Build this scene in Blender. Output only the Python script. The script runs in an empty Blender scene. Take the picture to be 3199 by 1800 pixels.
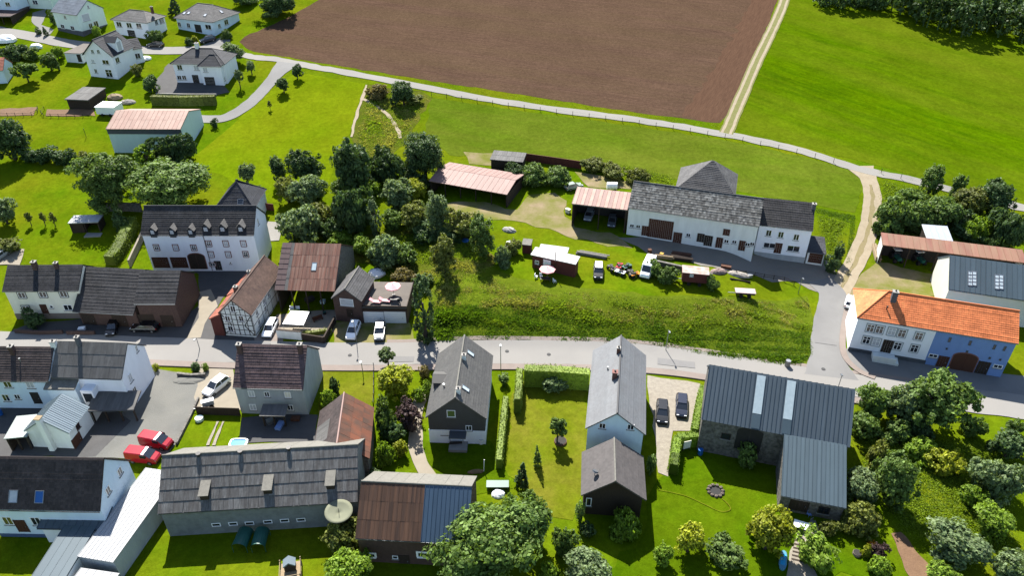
import bpy, bmesh, math, random
from mathutils import Vector, Matrix, noise
R = math.radians
random.seed(7)
S = bpy.context.scene
C = S.collection
# ------------------------------------------------------------------ camera, sky, sun, exposure
PW, PH, FPX, PITCH, CAMH = 3199.0, 1800.0, 2300.0, R(34), 78.0
cam_d = bpy.data.cameras.new('camera'); cam = bpy.data.objects.new('camera', cam_d); C.objects.link(cam)
cam_d.sensor_width = 36; cam_d.sensor_fit = 'HORIZONTAL'; cam_d.lens = 36*FPX/PW
cam_d.clip_start = 1; cam_d.clip_end = 9000
cam.location = (0, 0, CAMH); cam.rotation_euler = (math.pi/2-PITCH, 0, 0)
S.camera = cam
SUN_EL, SUN_AZ = R(48.5), R(-13)          # azimuth measured from +Y (away from the camera) towards +X
w = bpy.data.worlds.new('World'); S.world = w; w.use_nodes = True
nt = w.node_tree; bg = nt.nodes['Background']
sky = nt.nodes.new('ShaderNodeTexSky'); sky.sky_type = 'NISHITA'; sky.sun_disc = False
sky.sun_elevation = SUN_EL; sky.sun_rotation = SUN_AZ; sky.air_density = 1.0; sky.dust_density = 0.6
nt.links.new(sky.outputs[0], bg.inputs[0]); bg.inputs[1].default_value = 0.08
sd = bpy.data.lights.new('sun', 'SUN'); sd.energy = 5.0; sd.angle = R(0.5); sd.color = (1.0, 0.955, 0.88)
so = bpy.data.objects.new('sun', sd); C.objects.link(so)
sun_to = Vector((math.sin(SUN_AZ)*math.cos(SUN_EL), math.cos(SUN_AZ)*math.cos(SUN_EL), math.sin(SUN_EL)))
so.rotation_euler = (-sun_to).to_track_quat('-Z', 'Y').to_euler(); so.location = (0, 100, 150)
S.view_settings.view_transform = 'Standard'; S.view_settings.look = 'None'
S.view_settings.exposure = 1.52; S.view_settings.gamma = 1.0; S.view_settings.use_curve_mapping = False

# ------------------------------------------------------------------ the land and the way from a photo point to a place on it
def ss(a, b, x):
    t = min(1, max(0, (x-a)/(b-a))); return t*t*(3-2*t)
def ground(x, y):
    ye = min(y, 330) + (0 if y < 330 else min(y-330, 600)*0.02)
    t = ye-118
    z = 0.165*((t+math.sqrt(t*t+400))/2)
    z += 2.6*ss(-19, -11, x)*(1-ss(40, 51, x))*ss(95.5, 108, y)*(1-ss(115, 165, y))
    z += 0.5*noise.noise(Vector((x*.02, y*.02, 3.1)))*ss(118, 150, y)
    return z
CP, SP = math.cos(PITCH), math.sin(PITCH)
CAM = Vector((0, 0, CAMH))
def ray(p):
    u = (p[0]-PW/2)/FPX; v = (p[1]-PH/2)/FPX
    return Vector((u, CP-v*SP, -SP-v*CP))
def G(p, h=0.0):                       # photo pixel -> point h metres above the land
    d = ray(p); a = 30.0; b = a
    while b < 900:
        q = CAM+d*b
        if q.z < ground(q.x, q.y)+h: break
        a = b; b += 2.0
    for _ in range(30):
        m = (a+b)/2; q = CAM+d*m
        if q.z < ground(q.x, q.y)+h: b = m
        else: a = m
    return CAM+d*b
def Zp(p, z):
    d = ray(p); return CAM+d*((z-CAMH)/d.z)
def T(r, c, x, y): return (800*c+.31056*x, 450*r+.31056*y)
def Fc(x, y): return (x*1.24233, y*1.24233)

# ------------------------------------------------------------------ object helpers
def link(o, parent=None):
    C.objects.link(o)
    if parent is not None: o.parent = parent
    return o
def tag(o, label=None, cat=None, group=None, kind=None):
    if label: o['label'] = label
    if cat: o['category'] = cat
    if group: o['group'] = group
    if kind: o['kind'] = kind
    return o
def thing(name, label, cat, loc=(0, 0, 0), rz=0, group=None):
    o = link(bpy.data.objects.new(name, None)); o.location = loc; o.rotation_euler = (0, 0, rz)
    o.empty_display_size = .3
    return tag(o, label, cat, group)
class MB:
    def __init__(s): s.v = []; s.f = []; s.uv = None
    def add(s, vs, fs):
        n = len(s.v); s.v += [tuple(q) for q in vs]; s.f += [tuple(i+n for i in f) for f in fs]; return s
    def box(s, x0, y0, z0, x1, y1, z1, M=None):
        vs = [Vector(q) for q in ((x0,y0,z0),(x1,y0,z0),(x1,y1,z0),(x0,y1,z0),(x0,y0,z1),(x1,y0,z1),(x1,y1,z1),(x0,y1,z1))]
        if M: vs = [M@q for q in vs]
        return s.add(vs, [(0,3,2,1),(4,5,6,7),(0,1,5,4),(1,2,6,5),(2,3,7,6),(3,0,4,7)])
    def prism(s, poly, fn):            # polygon list of 2-D points, fn(pt, k) -> 3-D for k = 0, 1
        n = len(poly)
        a = [fn(q, 0) for q in poly]+[fn(q, 1) for q in poly]
        return s.add(a, [tuple(range(n))[::-1], tuple(range(n, 2*n))]+[(i, (i+1) % n, n+(i+1) % n, n+i) for i in range(n)])
    def tube(s, a, b, r0, r1=None, n=8):
        r1 = r0 if r1 is None else r1
        a = Vector(a); b = Vector(b); d = (b-a).normalized(); q = d.to_track_quat('Z', 'Y')
        vs = [a+q@Vector((r0*math.cos(6.2832*i/n), r0*math.sin(6.2832*i/n), 0)) for i in range(n)]
        vs += [b+q@Vector((r1*math.cos(6.2832*i/n), r1*math.sin(6.2832*i/n), 0)) for i in range(n)]
        return s.add(vs, [tuple(range(n))[::-1], tuple(range(n, 2*n))]+[(i, (i+1) % n, n+(i+1) % n, n+i) for i in range(n)])
    def ball(s, c, r, n=8, m=6, j=0):
        c = Vector(c); rx, ry, rz = r if hasattr(r, '__len__') else (r, r, r); vs = []
        for i in range(m+1):
            t = math.pi*i/m
            for k in range(n):
                a = 6.2832*k/n; q = 1+random.uniform(-j, j)
                vs.append(c+Vector((rx*q*math.sin(t)*math.cos(a), ry*q*math.sin(t)*math.sin(a), rz*q*math.cos(t))))
        return s.add(vs, [(i*n+k, (i+1)*n+k, (i+1)*n+(k+1) % n, i*n+(k+1) % n) for i in range(m) for k in range(n)])
    def mesh(s, name, m, smooth=False, uvf=None):
        me = bpy.data.meshes.new(name); me.from_pydata(s.v, [], s.f)
        me.materials.append(m)
        if uvf:
            u = me.uv_layers.new(name='UVMap')
            for lp in me.loops: u.data[lp.index].uv = uvf(me.vertices[lp.vertex_index].co)
        if smooth:
            for p in me.polygons: p.use_smooth = True
        me.update(); return me
    def build(s, name, m, parent=None, smooth=False, uvf=None):
        return link(bpy.data.objects.new(name, s.mesh(name, m, smooth, uvf)), parent)

# ------------------------------------------------------------------ materials
MATS = {}
ALB = .55                               # measured colours are scaled to real-world albedo; white paint, plaster and leaves are given as they are
M_BARNW = None
FULL = {'white_plaster', 'pale_shade_blue_plaster', 'pale_green_plaster', 'pale_cyan_panel', 'cream_plaster', 'weathered_white_plaster', 'blue_plaster', 'grey_plaster', 'white_frame', 'pale_blind', 'white_sheet', 'paint_white', 'cream_hall_wall', 'headlight_glass', 'pink_cloth'}
def mat(name, c1, c2=None, scale=1.0, rough=.85, metal=0., spec=.3, bump=0., bscale=None, coord='Object',
        stretch=(1, 1, 1), rot=0, jit=0., tile=None, c3=None, s3=.15, contrast=1.0, detail=5, cols=None, rj=0.0, leaf=None, dist=0.0, mott=None):
    if name in MATS: return MATS[name]
    if name not in FULL and not leaf:
        c1, c2, c3 = (None if q is None else tuple(x*ALB for x in q) for q in (c1, c2, c3))
    m = bpy.data.materials.new(name); m.use_nodes = True; MATS[name] = m
    t = m.node_tree; N = t.nodes; K = t.links; b = N['Principled BSDF']
    b.inputs['Roughness'].default_value = rough; b.inputs['Metallic'].default_value = metal
    b.inputs['Specular IOR Level'].default_value = spec
    tc = N.new('ShaderNodeTexCoord'); mp = N.new('ShaderNodeMapping'); K.new(tc.outputs[coord], mp.inputs[0])
    mp.inputs['Scale'].default_value = stretch; mp.inputs['Rotation'].default_value = (0, 0, rot)
    if rot: mp.vector_type = 'TEXTURE'
    vec = mp.outputs[0]
    if jit and coord == 'Object' and not leaf:
        oi0 = N.new('ShaderNodeObjectInfo'); sc0 = N.new('ShaderNodeMath'); sc0.operation = 'MULTIPLY'; K.new(oi0.outputs['Random'], sc0.inputs[0]); sc0.inputs[1].default_value = 83.0
        ad = N.new('ShaderNodeVectorMath'); ad.operation = 'ADD'; K.new(mp.outputs[0], ad.inputs[0]); K.new(sc0.outputs[0], ad.inputs[1]); vec = ad.outputs[0]
    def nz(sc, src=None, det=detail):
        src = src or vec
        n = N.new('ShaderNodeTexNoise'); n.inputs['Scale'].default_value = sc; n.inputs['Detail'].default_value = det
        n.inputs['Roughness'].default_value = .6; n.inputs['Distortion'].default_value = dist; K.new(src, n.inputs['Vector']); return n.outputs['Fac']
    def ramp(src, k):
        r = N.new('ShaderNodeMapRange'); r.inputs['From Min'].default_value = .5-.22/k; r.inputs['From Max'].default_value = .5+.22/k
        K.new(src, r.inputs['Value']); return r.outputs[0]
    def mix(a, bb, f, kind='MIX'):
        x = N.new('ShaderNodeMix'); x.data_type = 'RGBA'; x.blend_type = kind
        for i, q in ((6, a), (7, bb)):
            if isinstance(q, tuple): x.inputs[i].default_value = q+(1,)
            else: K.new(q, x.inputs[i])
        if isinstance(f, float): x.inputs[0].default_value = f
        else: K.new(f, x.inputs[0])
        return x.outputs[2]
    def mathn(op, a, bb):
        x = N.new('ShaderNodeMath'); x.operation = op
        for i, q in ((0, a), (1, bb)):
            if isinstance(q, (int, float)): x.inputs[i].default_value = q
            else: K.new(q, x.inputs[i])
        return x.outputs[0]
    col = None
    if c2 is not None: col = mix(c1, c2, ramp(nz(scale), contrast))
    if c3 is not None: col = mix(col if col else c1, c3, ramp(nz(s3), 1.6))
    if tile:                            # value jitter per tile / board, in UV metres
        uvn = N.new('ShaderNodeTexCoord'); mm = N.new('ShaderNodeVectorMath'); mm.operation = 'MULTIPLY'
        K.new(uvn.outputs['UV'], mm.inputs[0]); mm.inputs[1].default_value = (tile[0], tile[1], 0)
        fl = N.new('ShaderNodeVectorMath'); fl.operation = 'FLOOR'; K.new(mm.outputs[0], fl.inputs[0])
        wn = N.new('ShaderNodeTexWhiteNoise'); K.new(fl.outputs[0], wn.inputs['Vector'])
        v = mathn('ADD', mathn('MULTIPLY', wn.outputs['Value'], tile[2]), 1-tile[2]/2)
        hs = N.new('ShaderNodeHueSaturation'); K.new(v, hs.inputs['Value'])
        if col: K.new(col, hs.inputs['Color'])
        else: hs.inputs['Color'].default_value = c1+(1,)
        col = hs.outputs[0]
    if mott:
        for ms, ma in mott:
            n_ = N.new('ShaderNodeTexNoise'); n_.inputs['Scale'].default_value = ms; n_.inputs['Detail'].default_value = 3; K.new(tc.outputs[coord], n_.inputs['Vector'])
            v = mathn('ADD', mathn('MULTIPLY', ramp(n_.outputs['Fac'], 1.0), ma), 1-ma/2); hs = N.new('ShaderNodeHueSaturation'); K.new(v, hs.inputs['Value']); K.new(col, hs.inputs['Color']); col = hs.outputs[0]
    if jit or leaf:
        src = None
        if jit:
            oi = N.new('ShaderNodeObjectInfo'); src = mathn('ADD', mathn('MULTIPLY', oi.outputs['Random'], jit), 1-jit/2)
        if leaf:
            g = N.new('ShaderNodeNewGeometry'); q = mathn('ADD', mathn('MULTIPLY', g.outputs['Random Per Island'], leaf), 1-leaf/2)
            src = mathn('MULTIPLY', src, q) if src else q
        hs = N.new('ShaderNodeHueSaturation'); K.new(src, hs.inputs['Value'])
        if col: K.new(col, hs.inputs['Color'])
        else: hs.inputs['Color'].default_value = c1+(1,)
        col = hs.outputs[0]
    if col: K.new(col, b.inputs['Base Color'])
    else: b.inputs['Base Color'].default_value = c1+(1,)
    bh = None
    if bump: bh = nz(bscale or scale*3)
    if cols:                            # corrugation / ribs along u
        uvn = N.new('ShaderNodeTexCoord'); sp = N.new('ShaderNodeSeparateXYZ'); K.new(uvn.outputs['UV'], sp.inputs[0])
        sw = mathn('SINE', mathn('MULTIPLY', sp.outputs[0], cols[0]*6.2832), 0); q = mathn('MULTIPLY', sw, cols[1])
        bh = mathn('ADD', bh, q) if bh else q; bump = bump or .3
    if bh:
        bn = N.new('ShaderNodeBump'); bn.inputs['Strength'].default_value = min(1, bump); bn.inputs['Distance'].default_value = .15
        K.new(bh, bn.inputs['Height']); K.new(bn.outputs[0], b.inputs['Normal'])
    return m
def leafmat(name, c, c2, tr=.35, jit=.35):
    if name in MATS: return MATS[name]
    m = mat(name, tuple(q*1.12 for q in c), c2, scale=1.6, rough=.6, spec=.2, jit=jit, leaf=.95)
    t = m.node_tree; b = t.nodes['Principled BSDF']; o = t.nodes['Material Output']
    src = b.inputs['Base Color'].links[0].from_socket
    tl = t.nodes.new('ShaderNodeBsdfTranslucent'); mx = t.nodes.new('ShaderNodeMixShader'); mx.inputs[0].default_value = tr
    g = t.nodes.new('ShaderNodeMix'); g.data_type = 'RGBA'; g.blend_type = 'MULTIPLY'; g.inputs[0].default_value = 1
    g.inputs[7].default_value = (1.25, 1.25, .55, 1); t.links.new(src, g.inputs[6]); t.links.new(g.outputs[2], tl.inputs[0])
    t.links.new(b.outputs[0], mx.inputs[1]); t.links.new(tl.outputs[0], mx.inputs[2]); t.links.new(mx.outputs[0], o.inputs[0])
    return m
def plaster(name, c, d=.9): return mat(name, c, tuple(q*(d-.06) for q in c), scale=.9, rough=.9, spec=.15, bump=.15, bscale=6, contrast=.8, stretch=(1.3, 1.3, .3), detail=8)
M_WHITE = plaster('white_plaster', (.80, .82, .86), .94); M_CREAM = plaster('cream_plaster', (.74, .71, .60))  # the white has a slight blue cast of shade mixed into its colour
M_PALECY = plaster('pale_cyan_panel', (.50, .62, .62), .95); M_PALEGR = plaster('pale_green_plaster', (.66, .76, .70), .92)
M_BLUEW = plaster('blue_plaster', (.17, .27, .52), .88); M_SHADEBLUE = plaster('pale_shade_blue_plaster', (.62, .74, .84), .94)  # the pale blue is the tint of shaded white walls put into plaster
M_GREYPL = plaster('grey_plaster', (.36, .39, .40), .8); M_OLDW = plaster('weathered_white_plaster', (.72, .74, .71), .86)
M_STONE = mat('rubble_stone', (.30, .28, .25), (.12, .11, .10), scale=2.2, bump=.9, bscale=3, contrast=1.5)
M_BRICK = mat('red_brick', (.26, .12, .085), (.17, .085, .065), scale=2.5, bump=.4, bscale=8)
M_DBRICK = mat('brown_brick', (.155, .092, .074), (.10, .062, .052), scale=2.5, bump=.4, bscale=8)
M_WOOD = mat('dark_wood', (.075, .05, .035), (.04, .028, .02), scale=3, stretch=(6, 6, .6), bump=.3)
M_REDWOOD = mat('red_brown_boards', (.19, .05, .035), (.12, .035, .028), scale=2, stretch=(5, 5, .5), bump=.3)
M_PALEWOOD = mat('pale_wood', (.48, .37, .23), (.34, .25, .15), scale=3, stretch=(3, 3, 1), bump=.2)
M_BEAM = mat('black_beam', (.035, .028, .024), (.06, .05, .042), scale=4)
M_BROWND = mat('brown_door_wood', (.14, .055, .03), (.09, .036, .022), scale=3, stretch=(6, 6, 1))
M_GLASS = mat('window_glass', (.03, .035, .045), rough=.08, spec=.9)
M_LGLASS = mat('pale_blind', (.46, .48, .50), (.36, .38, .42), scale=1.5, rough=.35)
M_FRAME = mat('white_frame', (.78, .78, .77), rough=.5); M_DFRAME = mat('dark_frame', (.05, .045, .045), rough=.5)
M_SANDST = mat('red_sandstone', (.36, .17, .14), (.28, .13, .11), scale=3)
M_GUTTER = mat('zinc_gutter', (.22, .24, .26), rough=.45, metal=.6)
M_CONC = mat('concrete', (.45, .43, .40), (.34, .33, .30), scale=.8, bump=.25, bscale=5)
M_PLINTH = mat('grey_plinth', (.16, .17, .19), (.12, .125, .14), scale=1)
M_BLACK = mat('black_rubber', (.014, .014, .015), rough=.7); M_STEEL = mat('galvanised_steel', (.42, .44, .46), rough=.4, metal=.7)
M_WPAINT = mat('white_sheet', (.82, .82, .82), rough=.4); M_DARKIN = mat('painted_dark_interior', (.03, .028, .026), (.05, .045, .04), scale=1.5)  # the shade inside open sheds is put into this dark colour
M_RED = mat('red_paint', (.55, .02, .03), rough=.3, spec=.5); M_BLUEP = mat('blue_plastic', (.02, .16, .55), rough=.4); M_LBLUEP = mat('pool_blue', (.03, .50, .98), rough=.25)
M_GREENP = mat('green_plastic', (.03, .16, .12), (.02, .11, .09), scale=.6, rough=.45); M_PINK = mat('pink_cloth', (.75, .36, .36), (.66, .28, .30), scale=1.5, rough=.9)
M_YELLOW = mat('yellow_plastic', (.62, .36, .03), rough=.5); M_ORANGEF = mat('orange_flower', (.75, .28, .01), rough=.8)
M_LIME = mat('lime_cloth', (.42, .60, .06), rough=.8); M_RUSTY = mat('rusty_iron', (.18, .075, .04), (.09, .04, .025), scale=4, bump=.3)
# roofs
def tilemat(name, c, c2, k=.35, cols=3.2): return mat(name, c, c2, scale=.6, rough=.75, spec=.25, coord='UV', tile=(cols, 3.0, k), bump=.2, bscale=7, cols=(cols, .25), c3=tuple(q*1.35+.004 for q in c), s3=.35)
MR_SLATE = tilemat('dark_slate_tile', (.042, .045, .055), (.032, .034, .04)); MR_BLACK = tilemat('black_tile', (.048, .046, .048), (.03, .03, .032), .5)
MR_GREY = tilemat('grey_tile', (.115, .112, .112), (.085, .083, .085)); MR_BLUEGREY = tilemat('blue_grey_tile', (.16, .19, .235), (.14, .165, .205), .12)
MR_BROWN = tilemat('brown_tile', (.135, .082, .062), (.10, .062, .05), .4); MR_DBROWN = tilemat('dark_brown_tile', (.075, .056, .052), (.05, .04, .038), .5)
MR_PLUM = tilemat('plum_tile', (.125, .082, .08), (.085, .06, .06), .55); MR_ORANGE = tilemat('orange_tile', (.80, .235, .08), (.66, .185, .062), .3)
MR_LSLATE = mat('light_slate_roof', (.235, .245, .255), (.20, .20, .205), scale=.35, coord='UV', rough=.55, spec=.5, tile=(3.5, 4, .16), bump=.12, bscale=9)
MR_VSLATE = mat('grey_brown_slate', (.125, .12, .11), (.095, .092, .088), scale=.5, coord='UV', rough=.6, spec=.4, tile=(4, 4, .3), bump=.12, bscale=9)
MR_RTILE = tilemat('red_orange_tile', (.40, .135, .085), (.30, .10, .065), .35)
MR_MOSS = mat('mottled_slate', (.34, .34, .32), (.07, .07, .072), scale=1.5, coord='UV', tile=(2.6, 1.9, 1.1), bump=.4, bscale=4, contrast=1.5, c3=(.17, .165, .15), s3=.3)
MP_GSEAM = mat('grey_blue_sheet', (.118, .155, .188), (.10, .133, .162), scale=.3, rough=.5, metal=0, spec=.35, jit=.14)
MP_GSEAM2 = mat('light_grey_blue_sheet', (.098, .145, .178), (.085, .128, .155), scale=.3, rough=.5, metal=0, spec=.35, jit=.14)
MP_BLUE = mat('blue_sheet', (.10, .16, .235), (.085, .138, .205), scale=.4, rough=.4, metal=.25, jit=.15)
MP_PALE = mat('pale_blue_sheet', (.34, .42, .47), (.30, .375, .425), scale=.6, rough=.4, metal=.2, jit=.08)
MP_WHITE = mat('white_roof_sheet', (.56, .57, .58), (.50, .51, .525), scale=.5, rough=.6, jit=.10)
MP_SLATE = mat('fibre_cement_sheet', (.31, .305, .295), (.135, .132, .132), scale=1.5, stretch=(5, .7, 1), rough=.85, jit=.22, bump=.3, c3=(.13, .12, .115), s3=.4, contrast=1.3, bscale=5)
MP_SLATE2 = mat('grey_corrugated_sheet', (.20, .195, .185), (.12, .115, .112), scale=.8, stretch=(3.5, .5, 1), rough=.85, jit=.32, bump=.3)
MP_RUST = mat('rusted_sheet', (.27, .095, .06), (.40, .29, .22), scale=1.6, stretch=(3.2, .18, 1), rough=.8, jit=.35, c3=(.17, .075, .055), s3=.8, contrast=1.5)
MP_DRUST = mat('dark_rusted_sheet', (.10, .052, .035), (.05, .034, .028), scale=1.4, stretch=(3.5, .2, 1), rough=.8, jit=.3, c3=(.17, .085, .05), s3=.7, contrast=1.4)
MP_SALMON = mat('salmon_sheet', (.44, .25, .19), (.36, .195, .15), scale=.7, rough=.6, jit=.16, c3=(.47, .30, .235), s3=.4)
MP_PINK = mat('faded_pink_sheet', (.40, .25, .215), (.32, .18, .15), scale=.8, stretch=(3, .5, 1), rough=.65, jit=.16)
MP_BRICKRED = mat('faded_red_sheet', (.36, .155, .105), (.28, .115, .08), scale=.7, stretch=(2.5, .5, 1), rough=.7, jit=.2, c3=(.33, .19, .12), s3=.3)
MP_LICHEN_SUNLIT = mat('lichen_sunlit_sheet', (.30, .285, .245), (.21, .20, .175), scale=2.5, rough=.9, jit=.1, bump=.3)  # lichen colour, also a paler stand-in for sunlit barn back slopes
MP_CLEAR = mat('translucent_sheet', (.74, .86, .90), (.60, .72, .77), scale=2, rough=.35, jit=.1)
MP_FLAT = mat('bitumen_flat_roof', (.20, .175, .15), (.15, .13, .115), scale=.8, rough=.9)
# ------------------------------------------------------------------ ground, fields, roads
def wdir(a, b):
    p = G(Fc(*a)); q = G(Fc(*b)); return math.atan2(q.y-p.y, q.x-p.x)
A_LANE = wdir((1300, 262), (1820, 338)); A_PAST = wdir((2100, 120), (2330, 190)); A_TRK = wdir((1850, 260), (1960, 20))
GK = dict(rough=1.0, spec=0.0, detail=10, mott=((1.1, .3), (.2, .22), (.045, .16), (3.2, .26)))
MG_BASE = mat('lawn_grass', (.132, .216, .004), (.078, .162, .003), scale=.5, bump=.6, bscale=7, c3=(.165, .200, .007), s3=.06, contrast=.8, **GK)
MG_BRIGHT = mat('bright_meadow_grass', (.158, .244, .004), (.132, .220, .003), scale=.35, bump=.45, bscale=7, c3=(.182, .228, .006), s3=.035, **GK)
MG_DEEP = mat('deep_garden_grass', (.082, .162, .002), (.056, .124, .002), scale=.7, bump=.6, bscale=7, c3=(.105, .160, .004), s3=.07, contrast=.8, **GK)
MG_DRY = mat('dry_garden_grass', (.165, .208, .007), (.128, .186, .005), scale=.6, bump=.6, bscale=7, c3=(.185, .185, .02), s3=.12, contrast=.9, **GK)
MG_PAST = mat('pasture_grass', (.106, .188, .001), (.052, .118, .001), scale=.5, stretch=(7, .7, 1), rot=A_PAST, bump=.5, bscale=3, c3=(.118, .165, .006), s3=.05, contrast=1.1, **GK)
MG_MID = mat('grazed_meadow_grass', (.066, .146, .002), (.098, .174, .006), scale=.5, stretch=(3.5, .8, 1), rot=A_LANE, bump=.5, bscale=3, c3=(.130, .168, .016), s3=.05, contrast=.9, **GK)
MG_SCRUB = mat('scrub_ground', (.12, .145, .012), (.17, .145, .04), scale=.6, bump=.8, bscale=3, c3=(.085, .13, .008), s3=.12, **GK)
MG_ROUGH = mat('rough_bank_ground', (.150, .190, .014), (.105, .160, .010), scale=.5, bump=.8, bscale=3, **GK)
M_SOIL = mat('ploughed_soil', (.148, .090, .062), (.092, .056, .040), scale=.9, rough=1, spec=0, stretch=(9, .45, 1), rot=A_LANE, bump=.9, bscale=1.6, c3=(.120, .078, .048), s3=.07, detail=11, contrast=1.25, mott=((1.3, .3), (.1, .16), (3.5, .28)))
M_SOIL2 = mat('headland_soil', (.155, .090, .058), (.110, .063, .042), scale=.9, rough=1, spec=0, stretch=(3.5, .55, 1), rot=A_TRK, bump=.9, bscale=1.6, detail=11)
M_ASPH = mat('pale_asphalt', (.33, .315, .295), (.295, .283, .268), scale=.25, rough=.9, spec=.2, c3=(.35, .335, .31), s3=.05, bump=.1, bscale=12)
M_ASPH2 = mat('grey_asphalt', (.25, .245, .24), (.21, .205, .20), scale=.3, rough=.9, c3=(.28, .275, .265), s3=.08, bump=.1, bscale=12)
M_DASPH = mat('dark_paving', (.115, .112, .112), (.09, .088, .088), scale=.6, rough=.9, bump=.15, bscale=10)
M_LANE = mat('concrete_lane', (.34, .325, .30), (.28, .268, .245), scale=.4, rough=.9, c3=(.365, .348, .315), s3=.1)
M_PAVE = mat('sidewalk_pavers', (.33, .27, .235), (.28, .23, .20), scale=.8, rough=.9)
M_GRAVEL = mat('pale_gravel', (.43, .385, .31), (.33, .29, .235), scale=1.6, rough=.95, bump=.5, bscale=6, contrast=1.3)
M_GGRAV = mat('grey_gravel', (.215, .215, .20), (.165, .165, .152), scale=1.2, rough=.95, bump=.4, bscale=7, c3=(.245, .24, .215), s3=.15)
M_DIRT = mat('dirt_track', (.40, .315, .20), (.31, .25, .145), scale=.7, rough=1, spec=0, c3=(.20, .215, .045), s3=.2, bump=.5, bscale=4, detail=10)
M_RUT = mat('wheel_rut', (.46, .385, .27), (.38, .31, .21), scale=.8, rough=.95, bump=.3, bscale=5)
M_TANP = mat('tan_paving', (.40, .35, .27), (.34, .295, .225), scale=.7, rough=.9)
M_EARTH = mat('brown_earth', (.27, .16, .09), (.20, .115, .065), scale=1, rough=.95, bump=.5, bscale=4)

fx = [-3000, -1500, -800, -400, -260]+[-220+1.25*i for i in range(353)]+[260, 400, 800, 1500, 3000]
fy = [-1500, -600, -200, -60]+[0+1.25*i for i in range(281)]+[400, 500, 700, 1000, 1600, 3000, 5000]
vs = [(x, y, ground(x, y)) for y in fy for x in fx]; nx = len(fx)
fs = [(j*nx+i, j*nx+i+1, (j+1)*nx+i+1, (j+1)*nx+i) for j in range(len(fy)-1) for i in range(nx-1)]
gm = bpy.data.meshes.new('ground'); gm.from_pydata(vs, [], fs); gm.materials.append(MG_BASE)
for p in gm.polygons: p.use_smooth = True
tag(link(bpy.data.objects.new('ground', gm)), kind='structure', label='rolling green grassland under the village and fields')

LAYER = [0.018]
def drape(me, step, off):
    bm = bmesh.new(); bm.from_mesh(me)
    bmesh.ops.triangulate(bm, faces=bm.faces[:])
    xs = [v.co.x for v in bm.verts]; ys = [v.co.y for v in bm.verts]
    for ax, lo, hi in ((0, min(xs), max(xs)), (1, min(ys), max(ys))):
        k = math.floor(lo/step)+1
        while k*step < hi:
            co = [0, 0, 0]; no = [0, 0, 0]; co[ax] = k*step; no[ax] = 1
            bmesh.ops.bisect_plane(bm, geom=bm.verts[:]+bm.edges[:]+bm.faces[:], dist=1e-4, plane_co=co, plane_no=no); k += 1
    for v in bm.verts: v.co.z = ground(v.co.x, v.co.y)+off
    bmesh.ops.recalc_face_normals(bm, faces=bm.faces[:])
    bm.to_mesh(me); bm.free()
    if me.polygons and sum(p.normal.z for p in me.polygons) < 0: me.flip_normals()
def sheet(name, pts, m, label=None, step=2.5, rough=.3, fc=True, lay=None):
    P = [G(Fc(*q)) if fc else G(q) for q in pts]; out = []
    for i, a in enumerate(P):
        b = P[(i+1) % len(P)]; L = (b-a).length; n = max(1, int(L/2.0))
        nrm = Vector((-(b-a).y, (b-a).x, 0)).normalized()
        for k in range(n):
            q = a.lerp(b, k/n)
            j = noise.noise(Vector((q.x*.35, q.y*.35, 7)))*rough*2 if k else 0
            out.append((q.x+nrm.x*j, q.y+nrm.y*j, 0))
    me = bpy.data.meshes.new(name); me.from_pydata(out, [], [tuple(range(len(out)))]); me.materials.append(m)
    LAYER[0] += .0022
    drape(me, step, lay or LAYER[0])
    for p in me.polygons: p.use_smooth = True
    return tag(link(bpy.data.objects.new(name, me)), label, kind='structure')
def smooth_path(P, n=8):
    out = []
    for i in range(len(P)-1):
        p0 = P[max(0, i-1)]; p1 = P[i]; p2 = P[i+1]; p3 = P[min(len(P)-1, i+2)]
        for k in range(n):
            t = k/n
            out.append(.5*((2*p1)+(p2-p0)*t+(2*p0-5*p1+4*p2-p3)*t*t+(3*p1-p0-3*p2+p3)*t*t*t))
    return out+[P[-1]]
def side_path(P, d):
    out = []
    for i, q in enumerate(P):
        t = (P[min(i+1, len(P)-1)]-P[max(i-1, 0)]); n = Vector((-t.y, t.x, 0)).normalized(); out.append(q+n*d)
    return out
def ribbon(name, P, width, m, label=None, off=None, thick=0, rough=.1, cross=6):
    LAYER[0] += .0022; off = off or LAYER[0]; b = MB(); rows = []
    for i, q in enumerate(P):
        t = (P[min(i+1, len(P)-1)]-P[max(i-1, 0)]); n = Vector((-t.y, t.x, 0)).normalized()
        wd = width if not callable(width) else width(i/(len(P)-1)); row = []
        for k in range(cross+1):
            f = (k/cross-.5)*wd
            if k in (0, cross): f += noise.noise(Vector((q.x*.4, q.y*.4, k)))*rough*2
            x = q.x+n.x*f; y = q.y+n.y*f; row.append((x, y, ground(x, y)+off+thick))
        if thick:
            row = [(row[0][0], row[0][1], row[0][2]-thick-.1)]+row+[(row[-1][0], row[-1][1], row[-1][2]-thick-.1)]
        rows.append(row)
    k = len(rows[0]); b.v = [q for r in rows for q in r]
    b.f = [(i*k+j, i*k+j+1, (i+1)*k+j+1, (i+1)*k+j)[::-1] for i in range(len(rows)-1) for j in range(k-1)]
    return tag(b.build(name, m, smooth=not thick), label, kind='structure')
def fpath(pts, n=8): return smooth_path([Vector((q.x, q.y, 0)) for q in (G(Fc(*p)) for p in pts)], n)
def ppath(pts, n=8): return smooth_path([Vector((q.x, q.y, 0)) for q in (G(p) for p in pts)], n)

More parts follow.
